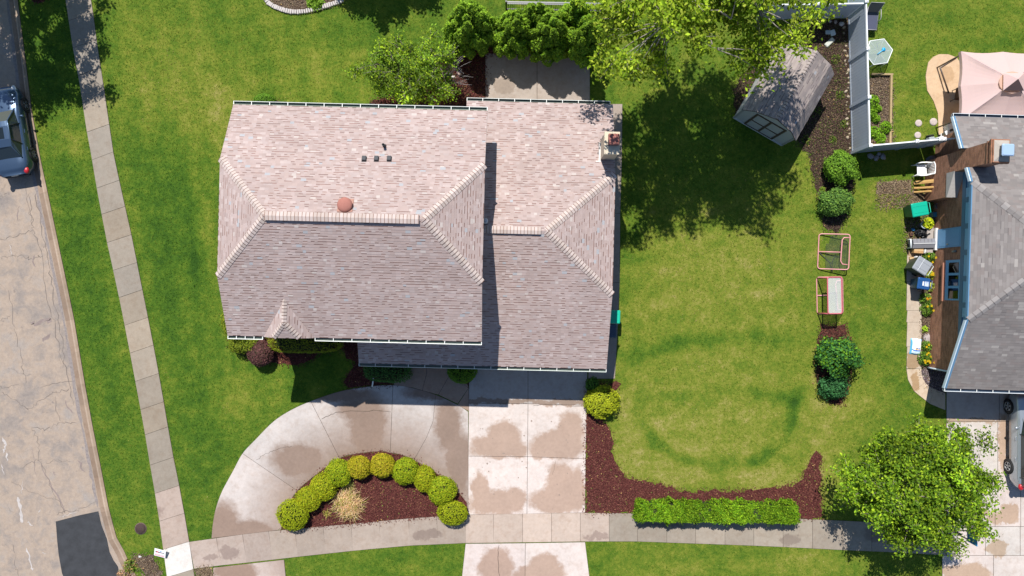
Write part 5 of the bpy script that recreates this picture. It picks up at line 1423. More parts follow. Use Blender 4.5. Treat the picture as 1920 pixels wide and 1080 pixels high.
# ------------------------------------------------------------------ neighbour's garden furniture
c = P(1648, 97, .72); tb = thing('patio_table', 'hexagonal glass patio table with white frame beside the white fence', 'table', (c.x, c.y, 0), R(8))
hexp = [(.67 * math.cos(k * math.pi / 3), .67 * math.sin(k * math.pi / 3)) for k in range(6)]
mb = MB(); mb.prism([(x * .985, y * .985) for x, y in hexp], .700, .712, 0, (1, 1, 1), bottom=True); mb.build('glass_top', [M_GLASS], tb)
mb = MB(); mb.tube([(x, y, .705) for x, y in hexp], .022, 8, 0, (.80, .82, .82), closed=True)
for x, y in hexp: mb.tube([(x, y, .69), (x * .28, y * .28, .67)], .013, 6, 0, (.7, .74, .74))
mb.tube([(.26 * math.cos(k * .3927) - .1, .26 * math.sin(k * .3927) - .06, .45) for k in range(16)], .012, 6, 0, (.7, .74, .74), closed=True)
mb.build('rim', [M_METAL], tb)
for x, y in hexp[::1]:
    if abs(y) < .05: continue
    mb = MB(); mb.tube([(x, y, .69), (x * .98, y * .98, .3), (x * 1.05, y * 1.05, 0)], .018, 6, 0, (.7, .74, .74)); mb.build('leg', [M_METAL], tb)
c = P(1652, 97, .76); mb = MB(); br_ = (.0, .30, .62)
mb.lathe([(.085, 0), (.095, .02), (.08, .05), (.0, .06)], 16, (.14, .12, 0), 0, br_); mb.tube([(.12, .10, .04), (-.17, -.12, .03)], .022, 8, 0, (.10, .45, .72))
o = mb.build('scrub_brush', [M_PLASTIC], None, (c.x, c.y, .714)); tag(o, 'blue long handled brush lying on the glass table', 'brush')
c = P(1634, 35, .4); ch_ = thing('patio_chair', 'slate blue sling lounge chair close to the white fence', 'chair', (c.x, c.y, 0), R(-2))
mb = MB(); mb.face([(-.27, -.5, .36), (.27, -.5, .36), (.30, .32, .42), (-.28, .32, .42)], 0, (.10, .11, .17)); mb.face([(-.28, .32, .42), (.30, .32, .42), (.31, .55, .95), (-.29, .55, .95)], 0, (.10, .11, .17)); mb.build('sling', [M_CANVAS], ch_)
mb = MB()
mb.tube([(-.29, -.5, 0), (-.29, -.52, .36), (-.30, .32, .42), (-.31, .56, .97), (.33, .56, .97), (.32, .32, .42), (.29, -.52, .36), (.29, -.5, 0)], .018, 8, 0, (.34, .33, .36)); mb.tube([(-.29, -.52, .36), (.29, -.52, .36)], .018, 8, 0, (.34, .33, .36))
for s in (-1, 1): mb.tube([(s * .31, .45, .7), (s * .36, 0, .62), (s * .34, -.1, .6), (s * .3, -.15, .38)], .016, 8, 0, (.34, .33, .36)); mb.tube([(s * .3, .3, .42), (s * .3, .42, 0)], .016, 8, 0, (.34, .33, .36))
mb.build('frame', [M_METAL], ch_)

gz = thing('gazebo', 'soft top gazebo with a pinkish beige canopy over the tan patio', 'gazebo', (22.75, 9.35, 0), R(-.6))
CV = (.63, .475, .465); hx, hy, ez, pz = 1.95, 1.60, 2.12, 2.72
mb = MB(); N_ = 12
def edgept(s):   # s in 0..4 round the eave, scalloped between corner and middle ribs
    k = int(s) % 4; f = s - int(s); cs_ = [(-hx, hy), (hx, hy), (hx, -hy), (-hx, -hy)]
    a, b = cs_[k], cs_[(k + 1) % 4]; x, y = a[0] + (b[0] - a[0]) * f, a[1] + (b[1] - a[1]) * f
    sg = abs(math.sin(2 * math.pi * f)); ins = .075 * sg
    return (x * (1 - ins / hx) if k in (1, 3) else x, y * (1 - ins / hy) if k in (0, 2) else y, ez - .0 + .0 * sg)
ring = [edgept(k / N_) for k in range(4 * N_)]
def inpt(s):
    k = int(s) % 4; f = s - int(s); cs_ = [(-.42, .36), (.42, .36), (.42, -.36), (-.42, -.36)]; a, b = cs_[k], cs_[(k + 1) % 4]
    return (a[0] + (b[0] - a[0]) * f, a[1] + (b[1] - a[1]) * f, pz)
rin = [inpt(k / N_) for k in range(4 * N_)]
STEPS = 6
for k in range(4 * N_):
    j = (k + 1) % (4 * N_)
    for s in range(STEPS):
        a, b = s / STEPS, (s + 1) / STEPS
        def q(i, w):
            p, r_ = Vector(ring[i]), Vector(rin[i]); v = p.lerp(r_, w); f = (i % N_) / N_
            sag = -.10 * math.sin(math.pi * w) * (abs(math.sin(2 * math.pi * f)) * .6 + .4 * (0 if f == 0 else 1)); return (v.x, v.y, v.z + sag * .6)
        mb.face([q(k, a), q(k, b), q(j, b), q(j, a)][::-1], 0, CV, True)
    mb.face([ring[k], ring[j], (ring[j][0] * 1.002, ring[j][1] * 1.002, ez - .20), (ring[k][0] * 1.002, ring[k][1] * 1.002, ez - .20)], 0, CV)
mb.build('canopy', [M_CANVAS], gz)
mb = MB()
orr = [(.60 * math.cos(a * .3927), .60 * math.sin(a * .3927) * .84, pz + .03) for a in range(16)]
mb.face(orr, 0, (.60, .41, .34)); vt = [(-.47, .40), (.47, .40), (.47, -.40), (-.47, -.40)]; pk = (.02, .06, pz + .40); zv = pz + .13
for k in range(4):
    a, b = vt[k], vt[(k + 1) % 4]
    if k == 2:
        mb.face([(a[0], a[1], zv), (b[0], b[1], zv), pk][::-1], 0, (.10, .075, .08))
        mb.face([(b[0], b[1], zv + .005), (b[0] + .12, b[1] + .05, zv + .02), pk], 0, (.05, .035, .035)); mb.face([(a[0], a[1], zv + .005), pk, (a[0] - .12, a[1] + .08, zv + .03)], 0, (.05, .035, .035))
    else: mb.face([(a[0], a[1], zv), (b[0], b[1], zv), pk][::-1], 0, CV)
mb.build('vent_canopy', [M_CANVAS], gz)
for sx, sy in ((-1, 1), (1, 1), (1, -1), (-1, -1)):
    mb = MB(); mb.tube([(sx * (hx - .12), sy * (hy - .12), 0), (sx * (hx - .10), sy * (hy - .10), ez - .02)], .035, 8, 0, (.09, .065, .05)); mb.tube([(sx * (hx - .04), sy * (hy - .04), ez - .02), (sx * .42, sy * .36, pz - .02)], .02, 6, 0, (.09, .065, .05)); mb.build('post', [M_METAL], gz)
def bent_rail(name, label, pts, cat='rail', h=.85):
    c = P(*pts[1], h); t = thing(name, label, cat, (c.x, c.y, 0))
    W = [P(x, y, h) - Vector((c.x, c.y, 0)) for x, y in pts]
    mb = MB(); mb.tube(W, .034, 8, 0, (.07, .052, .045)); mb.build('rail', [M_METAL], t)
    for w in W:
        mb = MB(); mb.tube([(w.x, w.y, 0.02), (w.x, w.y, w.z)], .025, 6, 0, (.07, .052, .045)); mb.build('post', [M_METAL], t)
bent_rail('patio_rail', 'bent dark brown metal frame at the upper left corner of the gazebo', [(1793, 108), (1763, 127), (1779, 174)], h=.06)
bent_rail('patio_rail', 'bent dark brown metal frame beside the white tubs at the roof corner', [(1789, 242), (1761, 254), (1770, 272)], h=.06)
c = P(1797, 172, .6); pc = thing('patio_chair', 'brown patio chair half under the left edge of the gazebo', 'chair', (c.x + .25, c.y - .1, 0), R(80))
mb = MB(); mb.box(-.28, .28, -.28, .28, .38, .46, 0, (.10, .06, .045)); mb.build('seat', [M_CANVAS], pc)
mb = MB(); mb.box(-.27, .27, .24, .31, .46, 1.0, 0, (.12, .075, .055)); mb.build('backrest', [M_CANVAS], pc)
for sx in (-1, 1):
    for sy in (-1, 1):
        mb = MB(); mb.tube([(sx * .26, sy * .26, 0.035), (sx * .26, sy * .26, .4)], .02, 6, 0, (.06, .045, .04)); mb.build('leg', [M_METAL], pc)
for (px, py, lab) in ((1785, 238, 'white plastic tub nearest the gazebo at the roof corner'), (1781, 251, 'pale plastic tub against the brick wall, below the other white tub')):
    c = P(px, py, .45); t = thing('plastic_tub', lab, 'tub', (c.x, c.y, 0), R(20 + px % 7), 'pale tubs at the corner of the brick house')
    mb = MB(); mb.mesh([(-.15, -.15, .03), (.15, -.15, .03), (.15, .15, .03), (-.15, .15, .03), (-.20, -.19, .48), (.20, -.19, .48), (.20, .19, .48), (-.20, .19, .48)], [(0, 1, 5, 4), (1, 2, 6, 5), (2, 3, 7, 6), (3, 0, 4, 7), (3, 2, 1, 0)], 0, (.62, .68, .72)); mb.build('body', [M_PLASTIC], t)
    mb = MB(); mb.box(-.215, .215, -.205, .205, .46, .50, 0, (.70, .75, .78), None, .012); mb.build('lid', [M_PLASTIC], t)
c = P(1755, 260, .4); t = thing('hand_cart', 'small grey cart with black wheels and a white bar leaning by the gate', 'cart', (c.x, c.y, 0), R(6))
mb = MB(); mb.box(-.32, -.06, -.13, .11, .12, .42, 0, (.30, .33, .36), None, .02); mb.build('body', [M_PLASTIC], t)
mb = MB(); mb.tube([(-.1, 0, .4), (.15, .03, .62), (.42, .02, .70)], .03, 8, 0, (.74, .75, .74)); mb.tube([(.12, -.16, .60), (.14, .20, .62)], .02, 8, 0, (.6, .6, .6)); mb.build('handle', [M_METAL], t)
for y in (-.2, .2):
    mb = MB(); mb.lathe([(.10, -.02), (.17, -.03), (.185, 0), (.17, .03), (.10, .02)], 20, (-.15, y, .185), 0, (.02, .02, .022), Matrix.Translation((-.15, y, .185)) @ Matrix.Rotation(R(90), 4, 'X') @ Matrix.Translation((.15, -y, -.185))); mb.build('wheel', [M_RUBBER], t)
# raised bed timber
t = thing('raised_bed', 'weathered timber frame of the raised vegetable bed along the fence', 'garden bed', tuple(P(1650, 205)), R(-1))
for (x0, x1, y0, y1) in ((.42, .52, -1.72, 1.65), (-.5, .55, 1.65, 1.74), (-.5, .55, -1.82, -1.73)):
    mb = MB(); mb.box(x0, x1, y0, y1, 0, .16, 0, (.34, .25, .13), None, .008); mb.build('board', [M_WOOD], t)
for i, (px, py, r) in enumerate(((1722, 231, 6.6), (1750, 228.5, 7.2), (1720.5, 253.5, 6.3))):
    c = P(px, py); mb = MB(); g = random.Random(i); k_ = r / 38
    mb.lathe([(k_ * .98, -.03), (k_, .02), (k_ * .93, .04), (k_ * .5, .045), (0, .045)], 18, (0, 0, 0), 0, (.42, .36, .34))
    o = mb.build('stepping_stone', [M_STONE], None, (c.x, c.y, 0)); tag(o, ['round pale stepping stone, upper left of the three in the side yard', 'round pale stepping stone touching the tan patio, largest of the three', 'round pale stepping stone nearest the white fence, lowest of the three'][i], 'stepping stone', 'round stepping stones in the side yard')

# ------------------------------------------------------------------ rocks
def rock(name, label, px, py, r, seed, colr=(.40, .37, .34), group=None, flat=.6, h=0):
    c = P(px, py, .05); mb = MB(); mb.blob((0, 0, r * flat * .6), (r, r * .8, r * flat), seed, .22, 10, 0, colr)
    o = mb.build(name, [M_STONE], None, (c.x, c.y, 0)); o.rotation_euler = (0, 0, seed * 1.3); tag(o, label, 'rock', group); return o
g = random.Random(31)
RG = 'pale rocks edging the bed along the fence'
r0 = rock('edging_rock', 'pale tan rock in the row along the foot of the white fence', 1594, 278, .075, 1, (.36, .30, .22), RG)
for k in range(27):
    y = 44 + k * 8.6 + g.uniform(-2, 2); p = P(1585 + (y - 40) * .035 + g.uniform(-4, 3), y, .05); s = g.uniform(.5, 1.4); dup(r0, (p.x, p.y, 0), g.uniform(0, 6), (s, s * g.uniform(.7, 1.1), s * .8))
CG = 'rocks at the edge of the mulch by the crabapple tree'
for i, (px, py, r, cl, lab) in enumerate(((861, 137, .14, (.52, .40, .37), 'largest pinkish rock at the mulch edge beside the crabapple tree'), (850, 144, .10, (.62, .58, .52), 'white flat rock beside the largest pinkish rock under the crabapple'), (855, 129, .07, (.50, .40, .26), 'tan rock just above the largest pinkish rock'), (843, 139, .08, (.6, .57, .53), 'white rock left of the largest pinkish rock, among the crabapple leaves'), (859, 122, .05, (.52, .40, .25), 'small tan rock topmost of those under the bare twigs'), (846, 151, .06, (.60, .58, .52), 'small white rock lowest of those by the crabapple tree'), (815, 116, .06, (.55, .40, .28), 'small orange tan rock left of the bare twigs'))):
    rock('garden_rock', lab, px, py, r, 50 + i, cl, CG)
for i, (px, py, r, lab) in enumerate(((1632, 293, .17, 'grey rock left end of the rock pile below the white fence'), (1643, 297, .14, 'grey rock in the middle of the pile below the white fence'), (1655, 294, .16, 'grey rock right end of the pile below the white fence'), (1648, 289, .12, 'grey rock against the fence foot behind the rock pile'))):
    rock('garden_rock', lab, px, py, r, 60 + i, (.30, .29, .30), 'grey rock pile below the white fence')
for i, (px, py, r, lab) in enumerate(((1746, 299, .24, 'large dark rock between the gate and the white chair'), (1755, 305, .18, 'smaller dark rock tucked above the white chair'))):
    rock('garden_rock', lab, px, py, r, 70 + i, (.15, .15, .17))
rock('flat_stone', 'flat rounded grey stone on the soil below the small hosta', 1740, 634, .25, 74, (.34, .30, .29), None, .16)
rock('garden_rock', 'whitish broken stone in the bare patch near the yard sign', 262, 1044, .09, 75, (.60, .57, .56), None, .3)
for i, (px, py, r, cl, lab) in enumerate(((1578, 45, .14, (.45, .45, .46), 'pale grey rock in the fence corner beyond the shed'), (1567, 41, .10, (.35, .30, .28), 'brownish rock against the back fence, second from the corner'), (1556, 40, .09, (.40, .38, .37), 'small rock against the back fence near the shade tree'))):
    rock('garden_rock', lab, px, py, r, 80 + i, cl)
for i, (px, py, sx, sy, rz, cl, lab) in enumerate(((1553, 60, .12, .10, 0, (.36, .45, .50), 'dim blue grey paving block beside the shade tree crown'), (1562, 61, .12, .14, .3, (.52, .62, .64), 'pale blue grey paving block leaning beside the dim one'), (1556, 79, .26, .11, .75, (.48, .50, .44), 'long pale rounded stone slab behind the shed'))):
    c = P(px, py, .1); mb = MB(); mb.box(-sx, sx, -sy, sy, 0, .12, 0, cl, None, .03); o = mb.build('paving_block', [M_STONE], None, (c.x, c.y, 0)); o.rotation_euler = (0, 0, rz); tag(o, lab, 'block')
# block edging of the bed at the top
pe = [(495, -6), (503, 5), (512, 11), (522, 15), (533, 19), (545, 21.5), (558, 22), (571, 21), (584, 18), (597, 14.5), (610, 11), (622, 7.5), (634, 3), (645, -2)]
fine = []
for a, b in zip(pe[:-1], pe[1:]):
    for k in range(3): fine.append(lerp2(a, b, k / 3))
EG = 'pale blocks edging the bed at the top edge'
mb = MB(); mb.box(-.045, .045, -.11, .11, 0, .11, 0, (.47, .43, .41), None, .012)
e0 = mb.build('edging_block', [M_STONE]); tag(e0, 'pale stone block in the curved edging of the bed at the top', 'edging block', EG)
for i, (x, y) in enumerate(fine):
    p = P(x, y, .08); j = min(i + 1, len(fine) - 1); d = P(*fine[j]) - P(*fine[max(0, j - 2)]); a = math.atan2(d.y, d.x)
    if i == 0: e0.location = (p.x, p.y, 0); e0.rotation_euler = (0, 0, a)
    else: dup(e0, (p.x, p.y, 0), a + g.uniform(-.08, .08), (g.uniform(.9, 1.12), g.uniform(.85, 1.05), g.uniform(.85, 1.1)))
# drain cover
c = P(264, 991); t = MB()
t.lathe([(.29, -.02), (.30, .012), (.27, .02)], 24, (0, 0, 0), 0, (.12, .085, .07)); t.lathe([(.26, .0), (.26, .024), (.0, .024)], 24, (0, 0, 0), 0, (.055, .034, .032))
for k in range(-3, 4): t.box(-.2, .2, k * .06 - .008, k * .06 + .008, .022, .030, 0, (.075, .05, .045))
o = t.build('drain_cover', [M_MATTE], None, (c.x, c.y, 0)); tag(o, 'rusty round drain cover set in the grass near the corner', 'drain cover')

# ------------------------------------------------------------------ hockey goals
PK, PK2 = (.62, .27, .28), (.48, .10, .13)
M_NETW = net_mat('white_net', (.60, .62, .60), .045, .34); M_NETD = net_mat('dark_net', (.05, .07, .045), .045, .20)
def rr_rect(x0, x1, y0, y1, z0, z1, r=.12, n=5):
    pts = []
    for cx, cy, a0 in ((x1 - r, y1 - r, 0), (x0 + r, y1 - r, 90), (x0 + r, y0 + r, 180), (x1 - r, y0 + r, 270)):
        for k in range(n):
            a = R(a0 + 90 * k / (n - 1)); x, y = cx + r * math.cos(a), cy + r * math.sin(a); pts.append((x, y, z0 + (z1 - z0) * (x - x0) / (x1 - x0)))
    return pts
gl = thing('hockey_goal', 'pink tube hockey goal standing upright with a white net over the top', 'goal', (15.66, -.36, 0), R(1))
x0, x1, y0, y1 = -.64, .64, -.90, .90
mb = MB(); mb.tube(rr_rect(x0, x1, y0, y1,   .03, .03), .026, 8, 0, PK, closed=True); mb.tube([(x0, 0, .035), (x0 + .55, 0, .035)], .028, 8, 0, PK); mb.tube([(x1 - .02, .72, .05), (x1 - .3, .70, .06), (x1 - .36, .55, .06), (x1 - .28, -.70, .06), (x1 - .02, -.74, .05)], .030, 8, 0, PK); mb.build('base_frame', [M_METAL], gl)
mb = MB(); mb.tube(rr_rect(x0 + .04, x0 + .72, -.86, .88, 1.16, 1.14, .08), .030, 8, 0, PK2, closed=True); mb.build('top_frame', [M_METAL], gl)
for s in (-1, 1):
    mb = MB(); mb.tube([(x0 + .02, s * .86, .05), (x0 + .05, s * .86, 1.15)], .03, 8, 0, PK2); mb.build('goal_post', [M_METAL], gl)
mb = MB(); a, b = x0 + .06, x0 + .70
mb.face([(a, -.84, 1.15), (b, -.84, 1.13), (b, .86, 1.13), (a, .86, 1.15)], 0); mb.build('top_net', [M_NETW], gl)
mb = MB(); mb.face([(b, -.84, 1.13), (x1, -.86, .05), (x1, .86, .05), (b, .86, 1.13)], 0)
for s in (-1, 1): mb.face([(a, s * .85, 1.14), (b, s * .85, 1.12), (x1, s * .87, .05), (a, s * .87, .05)], 0)
mb.build('back_net', [M_NETD], gl)
gl = thing('hockey_goal', 'pink tube hockey goal tipped over flat on the grass with a sagging dark net', 'goal', (15.76, 1.78, 0), R(-2.5))
x0, x1, y0, y1 = -.68, .66, -.86, .86
mb = MB(); mb.tube(rr_rect(x0, x1, y0, y1, .05, .46), .027, 8, 0, PK, closed=True); mb.tube([(x0, -.02, .05), (x1 - .36, -.02, .35)], .028, 8, 0, PK); mb.tube([(x1 - .02, .70, .44), (x1 - .26, .69, .40), (x1 - .34, .58, .38), (x1 - .36, -.45, .36), (x1 - .28, -.60, .38), (x1 - .06, -.62, .43)], .028, 8, 0, PK); mb.build('base_frame', [M_METAL], gl)
mb = MB()
gxs = [x0 + .05 + (x1 - x0 - .1) * k / 8 for k in range(9)]; gys = [y0 + .05 + (y1 - y0 - .1) * k / 8 for k in range(9)]
zf = lambda i, j: .05 + .41 * i / 8 - .22 * math.sin(math.pi * i / 8) * math.sin(math.pi * j / 8) * (1 if i > 2 else .6) - .02
for i in range(2, 8):
    for j in range(8):
        if i == 2 and j > 5: continue
        mb.face([(gxs[i], gys[j], max(.02, zf(i, j))), (gxs[i + 1], gys[j], max(.02, zf(i + 1, j))), (gxs[i + 1], gys[j + 1], max(.02, zf(i + 1, j + 1))), (gxs[i], gys[j + 1], max(.02, zf(i, j + 1)))], 0)
mb.build('net', [M_NETD], gl)
mb = MB(); mb.tube([(x0, -.02, .05), (-.05, -.55, .02), (.02, -.95, .02)], .022, 6, 0, (.05, .06, .045)); mb.tube([(.2, -.1, .04), (.04, -.5, .02), (.06, -1.0, .02)], .02, 6, 0, (.05, .06, .045)); mb.build('net_rope', [M_MATTE], gl)

# ------------------------------------------------------------------ wheeled bins
def wheelie(name, label, x, y, rz, body, lid, h=1.05, w=.58, d=.72, seam=False, group='wheeled bins'):
    t = thing(name, label, 'bin', (x, y, 0), rz, group)
    # local +x is the hinge side
    mb = MB(); b0, b1 = .78, 1.0; hb = h - .07
    V = []
    for s, z in ((b0, .06), (b1, hb)):
        for (a, b) in ((-1, -1), (1, -1), (1, 1), (-1, 1)):
            V.append((a * d / 2 * s + (0.03 if z < .1 else 0), b * w / 2 * s, z))
    mb.mesh(V, [(0, 1, 5, 4), (1, 2, 6, 5), (2, 3, 7, 6), (3, 0, 4, 7), (3, 2, 1, 0), (4, 5, 6, 7)], 0, body)
    mb.box(-d / 2 - .015, d / 2 + .01, -w / 2 - .015, w / 2 + .015, hb - .09, hb - .02, 0, body); mb.build('body', [M_PLASTIC], t)
    lb = MB(); lb.box(-d / 2 - .03, d / 2 - .02, -w / 2 - .02, w / 2 + .02, hb, hb + .055, 0, lid, None, .035)
    for k in (-1, 1): lb.box(-d / 2 + .05, d / 2 - .1, k * w * .25 - .012, k * w * .25 + .012, hb + .05, hb + .064, 0, [v * .93 for v in lid])
    if seam: lb.box(-d * .18, -d * .16, -w / 2, w / 2, hb + .05, hb + .066, 0, (.62, .64, .66))
    l_ = lb.build('lid', [M_PLASTIC], t)
    hb_ = MB(); hb_.tube([(d / 2 - .02, -w / 2 + .06, hb - .02), (d / 2 + .07, -w / 2 + .08, hb + .03), (d / 2 + .07, w / 2 - .08, hb + .03), (d / 2 - .02, w / 2 - .06, hb - .02)], .016, 8, 0, lid if not seam else (.5, .55, .52)); hb_.build('handle', [M_PLASTIC], t)
    for s in (-1, 1):
        wb_ = MB(); wb_.lathe([(.05, -.025), (.11, -.03), (.125, 0), (.11, .03), (.05, .025)], 18, (0, 0, 0), 0, (.02, .02, .02), Matrix.Translation((d / 2 - .08, s * w * .42, .125)) @ Matrix.Rotation(R(90), 4, 'X')); wb_.build('wheel', [M_RUBBER], t)
    return t, l_, hb
p = P(1727, 392, 1.05); wheelie('wheeled_bin', 'teal green wheeled bin by the brick chimney', p.x, p.y, R(10), (.0, .12, .075), (.0, .36, .24), d=.78, w=.62)
p = P(1731, 499, 1.08); wheelie('wheeled_bin', 'grey wheeled bin turned askew among the clutter', p.x, p.y, R(-32), (.055, .06, .055), (.27, .29, .32), 1.10, .66, .74, True)
p = P(1734, 532, .95); t, l_, hb = wheelie('wheeled_bin', 'small dark blue wheeled bin with paper labels on the lid', p.x, p.y, R(-8), (.02, .05, .11), (.012, .07, .22), .95, .52, .58)
mb = MB(); mb.box(-.10, -.03, -.10, .10, hb + .054, hb + .060, 0, (.7, .72, .7)); mb.box(.0, .20, -.14, .14, hb + .054, hb + .060, 0, (.30, .38, .55))
for k in range(6): mb.box(.02 + k * .03, .035 + k * .03, -.11, .10 - (k % 3) * .04, hb + .058, hb + .0625, 0, (.62, .66, .72))
mb.build('sticker', [M_PAINT], l_)
wheelie('wheeled_bin', 'teal green wheeled bin half under the garage eave', 4.79, -1.38, R(178), (.0, .12, .075), (.0, .40, .26), 1.05, .60, .74)
wheelie('wheeled_bin', 'navy wheeled bin half under the garage eave beside a green one', 4.62, -2.06, R(178), (.02, .035, .06), (.03, .055, .10), 1.02, .62, .74)

# ------------------------------------------------------------------ clutter along the brick wall
def boxy(name, label, cat, px, py, h, sx, sy, colr, rz=0, m=None, z0=0, bev=.006, extra=None, group=None):
    c = P(px, py, z0 + h); mb = MB(); mb.box(-sx / 2, sx / 2, -sy / 2, sy / 2, 0.012, h, 0, colr, None, bev)
    if extra: extra(mb)
    o = mb.build(name, [m or M_MATTE], None, (c.x, c.y, z0)); o.rotation_euler = (0, 0, rz); return tag(o, label, cat, group)
def tape(h, sx, sy, col_=(.55, .40, .22)):
    def f(mb):
        mb.box(-sx / 2 - .002, sx / 2 + .002, -.025, .025, h - .004, h + .003, 0, col_); mb.box(-.004, .004, -sy / 2, sy / 2, h - .002, h + .002, 0, (.2, .12, .06))
    return f
boxy('cardboard_box', 'brown cardboard box below the grey storage bench', 'box', 1723, 469, .34, .46, .30, (.42, .25, .11), R(-4), extra=tape(.34, .46, .30))
boxy('cardboard_box', 'small flattened cardboard box beside the grey bin', 'box', 1710, 484, .12, .22, .12, (.42, .27, .13), R(4), extra=tape(.12, .22, .12))
boxy('foam_block', 'white foam block beside the brown cardboard box', 'foam', 1735, 470.5, .30, .09, .22, (.68, .68, .66), R(-4), extra=lambda mb: mb.box(-.03, .03, -.06, .06, .30, .33, 0, (.6, .6, .58)))
boxy('foam_block', 'white crumpled packing piece left of the grey bin lid', 'foam', 1718, 482, .14, .16, .10, (.66, .67, .68), R(25), extra=lambda mb: mb.box(-.05, .02, -.03, .04, .14, .18, 0, (.6, .6, .6)))
boxy('brick_stack', 'stack of whitish bricks by the door', 'bricks', 1761, 420, .22, .28, .20, (.56, .52, .46), R(6), extra=lambda mb: [mb.box(-.13 + k * .07, -.125 + k * .07, -.101, .101, .05, .222, 0, (.3, .27, .24)) for k in range(4)])
boxy('plastic_crate', 'blue plastic crate right of the teal bin', 'crate', 1755, 402, .32, .28, .26, (.03, .14, .22), R(5), M_PLASTIC, extra=lambda mb: mb.box(-.11, .11, -.10, .10, .30, .325, 0, (.05, .22, .32)))
boxy('concrete_block', 'dark grey block under the blue crate', 'block', 1755, 414, .22, .34, .24, (.10, .11, .13), R(-3), extra=lambda mb: [mb.box(s * .08 - .045, s * .08 + .045, -.07, .07, .215, .224, 0, (.03, .03, .035)) for s in (-1, 1)])
boxy('timber_board', 'grey weathered board beside the black rubbish bags, upper one', 'board', 1746, 431, .10, .42, .09, (.36, .31, .29), R(-3), M_WOOD)
boxy('timber_board', 'thick grey weathered board beside the black rubbish bags, lower one', 'board', 1748, 437, .12, .44, .16, (.33, .285, .27), R(-4), M_WOOD)
boxy('leaning_plank', 'pale whitish plank lying along the brick wall below the doorstep', 'board', 1758.5, 493, .06, .07, 1.18, (.58, .55, .53), R(-2), M_WOOD)
boxy('brown_pot', 'small brown pot at the lawn edge by the black bags', 'pot', 1710, 439, .16, .15, .17, (.14, .065, .045), R(8), extra=lambda mb: mb.box(-.05, .05, -.055, .055, .155, .163, 0, (.05, .03, .025)))
boxy('blue_pail', 'small blue pail at the lawn edge above the black bags', 'pail', 1713, 430, .14, .10, .13, (.02, .16, .36), R(20), M_PLASTIC, extra=lambda mb: mb.box(-.03, .03, -.045, .045, .135, .143, 0, (.01, .06, .14)))
c = P(1760, 386, .33); t = thing('bucket', 'grey bucket standing in shade by the brick chimney', 'bucket', (c.x, c.y, 0))
mb = MB(); mb.lathe([(.105, .01), (.14, .33), (.155, .335), (.15, .35), (.128, .34), (.10, .06), (0, .06)], 20, (0, 0, 0), 0, (.22, .26, .32)); mb.build('body', [M_PLASTIC], t)
mb = MB(); mb.tube([(.15, 0, .33), (.13, .05, .30), (0, .165, .26), (-.13, .05, .30), (-.15, 0, .33)], .006, 6, 0, (.4, .42, .44)); mb.build('handle', [M_METAL], t)
c = P(1734, 421, .3); t = thing('planter', 'pale planter with bright yellow green leaves below the teal bin', 'planter', (c.x, c.y, 0))
mb = MB(); mb.lathe([(.13, .01), (.19, .30), (.205, .31), (.20, .34), (.17, .33), (.165, .28), (0, .28)], 18, (0, 0, 0), 0, (.40, .46, .52)); mb.build('pot', [M_PLASTIC], t)
rng = np.random.default_rng(90); n = 190; a = rng.uniform(0, 6.28, n); q = .25 * np.sqrt(rng.uniform(0, 1, n)); pts = np.stack([q * np.cos(a) + .16, q * np.sin(a) * 1.1 + .05, .32 + .25 * (1 - (q / .25) ** 2) * rng.uniform(.4, 1, n)], 1); cols = pick(rng, n, [(.30, .34, .012), (.36, .38, .02), (.20, .27, .01)])
V, Fq = leafset(rng, pts, unit(pts - np.array([.1, 0, .2])), .062, cols, aspect=.6); fast_mesh('foliage', V, Fq, [M_LEAF], t, col=cols)
for i, (px, py, r, lab) in enumerate(((1725, 436, .20, 'crumpled black rubbish bag at the left of the heap'), (1737, 440, .19, 'crumpled black rubbish bag at the right of the heap against the grey bench'), (1732, 431, .13, 'small black rubbish bag behind the other two'))):
    c = P(px, py, .15); rng = np.random.default_rng(100 + i); mb = MB(); mb.blob((0, 0, r * .62), (r * 1.15, r * .85, r * .68), 100 + i, .32, 18, 0, (.012, .012, .014), False)
    mb.v = [(x + rng.normal() * .016, y + rng.normal() * .016, max(.005, z + rng.normal() * .014)) for x, y, z in mb.v]
    mb.tube([(0, 0, r * 1.2), (.02, .02, r * 1.45), (.06, .0, r * 1.5)], [.03, .02, .035], 6, 0, (.015, .015, .017))
    o = mb.build('rubbish_bag', [M_PLASTIC], None, (c.x, c.y, 0)); tag(o, lab, 'bag', 'black rubbish bags')
c = P(1731, 456, .45); t = thing('storage_bench', 'long grey storage bench with a white end panel in front of the blue door', 'bench', (c.x, c.y, 0), R(1.5))
mb = MB(); mb.box(-.50, .56, -.22, .20, .02, .40, 0, (.10, .11, .13), None, .02); mb.build('body', [M_PLASTIC], t)
mb = MB(); mb.mesh([(-.5, -.235, .40), (.58, -.235, .40), (.58, -.02, .50), (-.5, -.02, .50), (.58, .22, .47), (-.5, .22, .47)], [(0, 1, 2, 3), (3, 2, 4, 5)], 0, (.22, .22, .24)); mb.box(-.5, .58, -.035, -.0, .49, .515, 0, (.5, .5, .5))
for k in range(1, 6): mb.box(-.5 + k * .18 - .006, -.5 + k * .18 + .006, .01, .21, .482, .497, 0, (.15, .14, .15))
mb.build('lid', [M_PLASTIC], t)
mb = MB(); mb.tube([(-.58, -.2, .06), (-.60, -.2, .46), (-.60, .2, .46), (-.58, .2, .06)], .035, 8, 0, (.70, .74, .76)); mb.build('end_panel', [M_PLASTIC], t)
